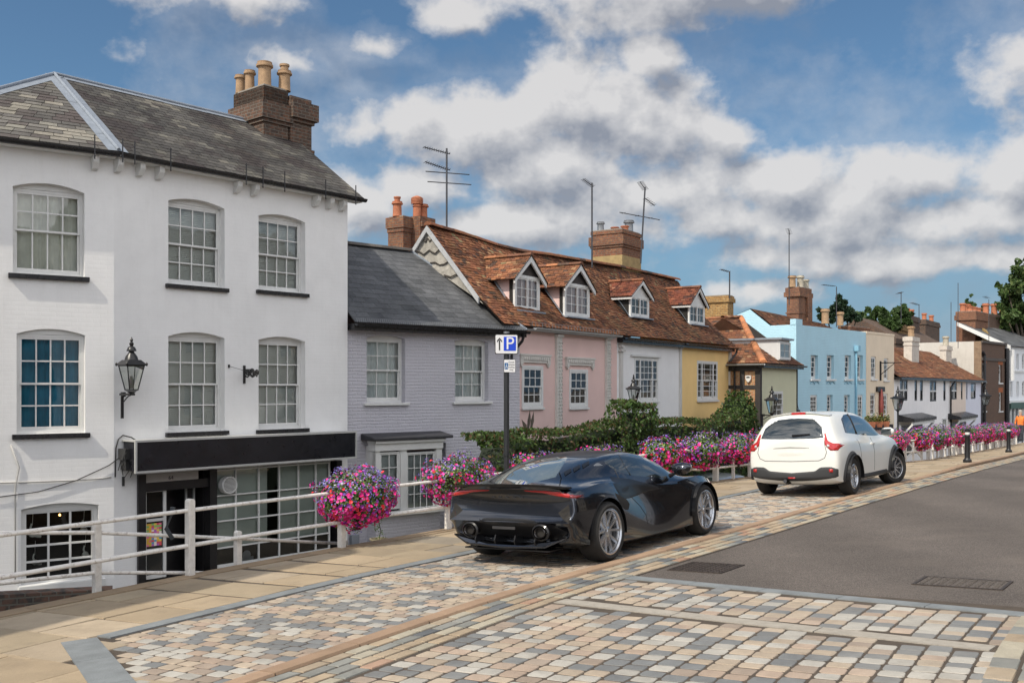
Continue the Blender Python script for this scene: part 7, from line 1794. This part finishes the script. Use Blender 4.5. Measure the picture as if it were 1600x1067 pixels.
m = MB(); q = H2.L(775, 700, -1.6); m.box(q.x-.42, q.x+.5, -1.9, -1.1, -.2, .6+q.z-q.z+.25); o = put(H2, m, 'porch', mk('pale_green_joinery', (.42,.46,.38), .6, var=.1)); o.parent = None; o.matrix_local = H2.M; tag(o, 'pale porch with dark pane half hidden under the hanging ivy', 'porch')
q2 = MB(); q2.box(q.x-.1, q.x+.2, -1.915, -1.903, -.1, .55); q2.build('pane', DARK, o)
# big leaved plant against the pink wall
m = MB(); 
for px, py, px2, py2 in ((822,690,828,640),(826,690,834,642),(822,690,815,655),(830,690,842,668),(840,690,858,664),(845,690,862,668),(835,690,850,672)):
    a, b_ = H3.L(px, py, -1.4), H3.L(px2, py2, -1.3); md = (a+b_)/2+Vector((.05,0,.12)); w = .07
    m.poly([a, md+Vector((w,0,0)), b_, md-Vector((w,0,0))])
o = m.build('banana_plant', mk('brown_big_leaf', (.06,.045,.03), .6, var=.3)); o.matrix_local = H3.M; tag(o, 'dark long leaved plant standing against the pink wall above the hedge', 'plant')
# plant tub and meter box by the grey house
p = V((592-CX)/F*15.3, 15.3, EYE+(HY-849)/F*15.3); tb_ = thing('plant_tub', 'shallow round tub with a trailing plant beneath the first flower basket', 'plant pot', p)
m = MB(); m.lathe([(.09,-.2),(.13,.05),(.145,.06),(.145,.08),(.12,.08),(.11,.05)], (0,0,0), 18, closed=True); m.build('tub', mk('tub_clay', (.22,.19,.12), .9, var=.2), tb_, smooth=40)
m = MB(); R = random.Random(3); m.tube([(0,0,.05), (.03,0,.2), (-.01,0,.36), (.04,0,.5)], .006, 5, col=(.05,.05,.02)); leafcards(m, [(.04*math.sin(z*9)+R.gauss(0,.035), R.gauss(0,.035), .06+z*.45) for z in [R.random() for _ in range(130)]], .012, .024, IV2, R); m.build('foliage', IVY, tb_)
m = MB(); q = H2.L(556, 843, -.12); m.box(q.x-.09, q.x+.09, -.12, -.002, q.z-.12, q.z+.1); o = put(H2, m, 'meter_box', mk('grey_box', (.22,.24,.27), .6), bevel=.01)
# porch roof with window boxes near the cream house
d = 44.; px_ = lambda px, py, dd=d: V((px-CX)/F*dd, dd, EYE+(HY-py)/F*dd)
pr = thing('flat_roofed_porch', 'low pink washed porch with black flat roof below the cream house', 'porch', px_(1378, 700)); ol = pr.location.copy()
m = MB(); a, b_ = px_(1352, 672)-ol, px_(1412, 672)-ol; m.prism([(a.x, 0, a.z), (b_.x, 1.2, a.z), (b_.x-.6, 3.0, a.z), (a.x-.6, 1.8, a.z)], (0,0,.22)); m.build('roof', BLACKP, pr, fixn=True)
m = MB(); m.prism([(a.x+.1, .1, -1.5), (b_.x-.1, 1.25, -1.5), (b_.x-.6, 2.8, -1.5), (a.x-.5, 1.8, -1.5)], (0,0,a.z+1.5-.002)); m.build('wall', mk('pink_wash', (.5,.36,.32), .8, var=.1), pr, fixn=True)
for i in range(3):
    c = px_(1364+15*i, 664)+V(0, .35+.3*i, 0); w = thing('window_box', ['left of the three terracotta boxes of ferns on the flat porch roof', 'middle of the three terracotta boxes of ferns on the flat porch roof', 'right of the three terracotta boxes of ferns on the flat porch roof'][i], 'planter', c, .35, 'terracotta planters')
    m = MB(); m.prism([(-.17,-.12,-.12), (.17,-.12,-.12), (.2,-.15,.14), (-.2,-.15,.14)], (0,.3,0)); m.build('box', POTR, w)
    R = random.Random(i); m = MB(); leafcards(m, [(R.uniform(-.24,.24), R.uniform(-.15,.15), .13+abs(R.gauss(0,.13))) for _ in range(260)], .03, .07, [(.16,.17,.04), (.09,.13,.03), (.22,.16,.05), (.06,.1,.03)], R); m.build('foliage', IVY, w)
# ---------------------------------------------------------------- aerials
def aerial(px, pyb, pyt, d, lab, yagis=(), side=0, bent=0, r=.025):
    P_ = lambda x, y, dd=d: V((x-CX)/F*dd, dd, EYE+(HY-y)/F*dd); b0 = P_(px, pyb); o = thing('roof_aerial', lab, 'aerial', b0, group='television aerials'); m = MB(); m.tube([(0,0,-.2), P_(px+bent, pyt)-b0], r, 6); m.build('mast', DARKM, o)
    for (x0, y0, x1, y1, n, el) in yagis:
        m = MB(); a, b_ = P_(x0, y0)-b0, P_(x1, y1)-b0; b_ = b_+Vector((0, (b_-a).length*.5, 0)); m.tube([a, b_], r*.55, 4); dr = (b_-a).normalized(); pr_ = dr.cross(Vector((0,0,1))).normalized()
        for i in range(n): c = a.lerp(b_, (i+.3)/n); m.tube([c-pr_*el, c+pr_*el], r*.3, 4)
        m.build('antenna', DARKM, o)
aerial(698, 350, 232, 26.5, 'tall aerial mast with two combs beside the leftmost red chimney', [(662,230,702,236,12,.12),(664,253,702,262,12,.14),(665,268,732,266,2,.02),(668,284,735,282,2,.02)])
aerial(925, 408, 286, 30, 'slim aerial mast left of the tall red chimney', [(911,280,928,290,8,.14)])
aerial(1001, 402, 292, 31, 'leaning aerial with three antennas on the right side of the red chimney', [(1000,284,1010,296,8,.14),(1008,310,1024,320,6,.14),(968,332,1036,338,3,.1)], bent=7)
aerial(1140, 458, 424, 36, 'small aerial above the yellow brick chimney', [(1126,421,1142,424,5,.12)])
aerial(1233, 470, 360, 50, 'very tall thin mast left of the blue house chimney', [(1231,357,1236,366,5,.15)])
aerial(1307, 505, 448, 52, 'aerial on the blue house roof in front of the pines', [(1285,445,1309,446,7,.15)])
aerial(1408, 500, 456, 62, 'aerial above the broad tree left of the brick chimneys', [(1403,459,1411,456,5,.2)])
aerial(1436, 500, 476, 64, 'low aerial between the rear chimneys', [(1424,473,1438,476,6,.2)])
aerial(1497, 540, 442, 75, 'tall whip aerial left of the large brick stacks', [])
aerial(1486, 530, 472, 74, 'shorter whip aerial between cottage chimneys and brick stacks', [])
aerial(1545, 530, 468, 84, 'aerial between the two brick stacks of the brick house', [(1538,463,1546,466,5,.25)])
# ---------------------------------------------------------------- trees
BARK = mk('bark', (.07,.055,.04), .9, var=.3, bmp=.6, bscale=12); TLF = leafmat('tree_leaves')
def tree(name, lab, px, pyb, pyt, d, blobs, n, smin, smax, cols, seed, conifer=False):
    R = random.Random(seed); b0 = V((px-CX)/F*d, d, -3.6); o = thing(name, lab, 'tree', b0); top = EYE+(HY-pyt)/F*d-b0.z
    m = MB(); m.tube([(0,0,0), (.2,0,top*.4), (0,.1,top*.85)], [.55, .38, .1], 8)
    cen = [(V((x-px)*d/F, yy, EYE+(HY-y)/F*d-b0.z), rx*d/F, ry*d/F) for x, y, rx, ry, yy in blobs]
    for c, rx, ry in cen: m.tube([(0, .05, top*.35), c*.5+V(0,0,top*.2), c], [.25, .14, .04], 6)
    m.build('trunk', BARK, o, smooth=True); m = MB(); tot = sum(rx*ry for _, rx, ry in cen); L = []
    for c, rx, ry in cen:
        k = int(n*rx*ry/tot); sub = [(c+V(R.gauss(0,1)*rx*.48, R.gauss(0,1)*rx*.45, R.gauss(0,1)*ry*.48), R.uniform(.22, .42)*min(rx, ry)) for _ in range(16)]
        for _ in range(k):
            s, r_ = R.choice(sub); dv = Vector((R.gauss(0,1), R.gauss(0,1), R.gauss(0,1))).normalized(); L.append(s+dv*r_*R.uniform(.6, 1)*(Vector((1,1,.6)) if False else 1))
    leafcards(m, L, smin, smax, cols, R); m.build('crown', TLF, o); return o
TG = [(.055,.10,.025), (.08,.135,.04), (.045,.08,.025), (.12,.16,.05)]
tree('pine_tree', 'dark pointed conifer behind the blue house roof', 1312, 560, 466, 90, [(1312,480,10,12,0),(1298,490,12,9,1),(1326,490,11,9,0),(1285,494,8,5,0),(1338,497,7,5,0),(1312,497,28,8,0),(1313,471,4,8,0)], 5200, .12, .3, [(.02,.045,.025),(.03,.06,.03),(.025,.05,.02)], 5)
tree('broad_tree', 'broad dark tree crown between the cream house and the rear chimneys', 1385, 560, 474, 100, [(1385,492,26,14,0),(1362,500,16,14,1),(1405,486,16,10,0),(1380,512,30,12,0),(1418,492,12,10,1),(1395,508,20,12,-1)], 7500, .15, .32, TG[:3], 6)
tree('large_tree', 'large green tree at the right edge above the stucco building roof', 1605, 600, 404, 98, [(1600,440,26,24,0),(1590,470,32,22,0),(1572,492,24,18,0),(1598,505,34,22,1),(1607,418,14,14,0),(1575,455,14,14,0),(1640,450,40,40,0),(1560,505,16,10,0)], 13000, .16, .36, TG, 7)
tree('slender_tree', 'small wispy treetop just left of the large brick stacks', 1516, 560, 467, 105, [(1514,476,7,8,0),(1520,482,6,6,0),(1510,484,5,5,0)], 900, .1, .25, TG, 8)
# ---------------------------------------------------------------- person in orange vest far down the pavement
gp_, s_, t_ = G(1594.5, 692); gp_ = gp_
def person():
    b0 = gp_; h = 1.72; me = bpy.data.meshes.new('person'); 
    v = {'pel':(0,0,.92),'ch':(0,.01,1.22),'nk':(0,.0,1.45),'hd':(0,-.02,1.56),'ht':(0,-.01,1.68),'ls':(.17,0,1.38),'le':(.24,.02,1.10),'lw':(.22,-.12,.88),'lh':(.21,-.16,.80),'rs':(-.17,0,1.38),'re':(-.25,.03,1.10),'rw':(-.24,-.10,.87),'rh':(-.24,-.13,.79),'lp':(.09,0,.88),'lk':(.10,-.10,.50),'la':(.10,-.02,.09),'lt':(.10,-.15,.04),'rp':(-.09,0,.88),'rk':(-.10,.03,.49),'ra':(-.11,.14,.10),'rt':(-.11,.02,.04)}
    rad = {'pel':.15,'ch':.17,'nk':.06,'hd':.09,'ht':.08,'ls':.075,'le':.045,'lw':.032,'lh':.035,'rs':.075,'re':.045,'rw':.032,'rh':.035,'lp':.10,'lk':.06,'la':.04,'lt':.035,'rp':.10,'rk':.06,'ra':.04,'rt':.035}
    ks = list(v); E = [('pel','ch'),('ch','nk'),('nk','hd'),('hd','ht'),('ch','ls'),('ls','le'),('le','lw'),('lw','lh'),('ch','rs'),('rs','re'),('re','rw'),('rw','rh'),('pel','lp'),('lp','lk'),('lk','la'),('la','lt'),('pel','rp'),('rp','rk'),('rk','ra'),('ra','rt')]
    me.from_pydata([v[k] for k in ks], [(ks.index(a), ks.index(c)) for a, c in E], []); o = bpy.data.objects.new('person', me); C.objects.link(o); o.modifiers.new('sk', 'SKIN')
    for i, k in enumerate(ks): me.skin_vertices[0].data[i].radius = (rad[k]*(1.15 if k in ('ch','pel') else 1), rad[k]*.8 if k in ('ch','pel') else rad[k]); 
    me.skin_vertices[0].data[0].use_root = True; s = o.modifiers.new('ss', 'SUBSURF'); s.levels = s.render_levels = 1
    dg = bpy.context.evaluated_depsgraph_get(); dg.update(); m2 = bpy.data.meshes.new_from_object(o.evaluated_get(dg)); o.modifiers.clear(); o.data = m2
    skin = mk('skin', (.45,.28,.2), .6); tr = mk('dark_trousers', (.03,.035,.045), .8); top = mk('orange_top', (.75,.20,.03), .7)
    m2.materials.clear(); [m2.materials.append(x) for x in (skin, tr, top)]
    for p in m2.polygons: z = p.center.z; p.material_index = 0 if (z > 1.43 or (z < .92 and abs(p.center.x) > .18)) else (1 if z < .95 else 2); p.use_smooth = True
    o.location = b0; o.rotation_euler = (0, 0, -.6); tag(o, 'distant person in a bright orange top and dark trousers walking at the right edge', 'person')
    m = MB(); m.lathe([(.085,-.06),(.10,0),(.09,.07),(.04,.11),(0,.115)], (0,.01,1.66), 10, closed=False); m.build('hair', mk('grey_hair', (.35,.32,.28), .8), o, smooth=True)
person()
# ---------------------------------------------------------------- houses outside the frame, seen in reflections and by their shade
def backhouse(px, py, w, dp_, h, ang, col, lab):
    o = thing('opposite_house', lab, 'house', (px, py, -.2), ang); m = MB(); hs = []
    for r_ in range(int(h//2.9)):
        for c_ in range(int(w//2.4)): x = -w/2+1.2+c_*2.4; z = .9+r_*2.8; hs.append((x-.5, x+.5, z, z+1.4)); q = MB(); q.poly([(x-.5,.1,z),(x+.5,.1,z),(x+.5,.1,z+1.4),(x-.5,.1,z+1.4)]); q.build('window', CGL, o)
    wallgrid(m, -w/2, w/2, 0, h, hs, dep=.1); m.poly([(-w/2,0,0),(-w/2,dp_,0),(-w/2,dp_,h),(-w/2,0,h)]); m.poly([(w/2,0,0),(w/2,0,h),(w/2,dp_,h),(w/2,dp_,0)]); m.poly([(-w/2,dp_,0),(w/2,dp_,0),(w/2,dp_,h),(-w/2,dp_,h)]); m.build('wall', col, o)
    m = MB(); m.prism([(-w/2-.2,-.3,h),(-w/2-.2,dp_+.3,h),(-w/2-.2,dp_/2,h+2.6)], (w+.4,0,0)); m.build('roof', TILE if rnd.random() < .5 else BR_OLD, o, fixn=True)
for i, (s, w, h, mt) in enumerate(((-9, 8, 6.5, BR_RED), (0, 8.5, 8, WCT), (9, 8, 6, DBR), (18, 8.5, 7.5, CRM), (28, 10, 6.5, BR_OLD), (39, 11, 8, WCT))):
    p, d = kat(s); q = Vector((p.x, p.y))+Vector((d.y, -d.x))*15.5; backhouse(q.x, q.y, w, 7, h, math.atan2(d.y, d.x)+PI, mt, ['red brick', 'white rendered', 'dark brown brick', 'cream', 'sooty brick', 'plain white'][i]+' house across the road, outside the view')
backhouse(-10.3, 2.7, 9.5, 6, 9.6, math.radians(62), WCT, 'tall white house left of the view, shading the near pavement')

# parts made of several loose pieces become one part per piece
def split_loose(o):
    me = o.data; n = len(me.vertices); par = list(range(n))
    def fd(i):
        while par[i] != i: par[i] = par[par[i]]; i = par[i]
        return i
    for e in me.edges:
        a, c = fd(e.vertices[0]), fd(e.vertices[1])
        if a != c: par[a] = c
    g = {}
    for i in range(n): g.setdefault(fd(i), []).append(i)
    if not 1 < len(g) <= 8: return
    for ids in list(g.values())[1:]:
        ix = {v: k for k, v in enumerate(ids)}; m2 = bpy.data.meshes.new(o.name); m2.from_pydata([me.vertices[i].co[:] for i in ids], [], [[ix[v] for v in p.vertices] for p in me.polygons if p.vertices[0] in ix]); m2.materials.append(me.materials[0])
        c = bpy.data.objects.new(o.name.split('.')[0], m2); C.objects.link(c); c.parent = o.parent; c.matrix_local = o.matrix_local.copy()
    keep = set(list(g.values())[0]); bm = bmesh.new(); bm.from_mesh(me); bm.verts.ensure_lookup_table(); bmesh.ops.delete(bm, geom=[v for v in bm.verts if v.index not in keep], context='VERTS'); bm.to_mesh(me); bm.free()
for o in list(bpy.data.objects):
    if o.name.split('.')[0] in ('downpipe', 'mullion') and o.type == 'MESH': split_loose(o)
for o in bpy.data.objects:
    if o.name.split('.')[0] in ('petunias', 'lobelias', 'leaves', 'foliage'): o['kind'] = 'stuff'
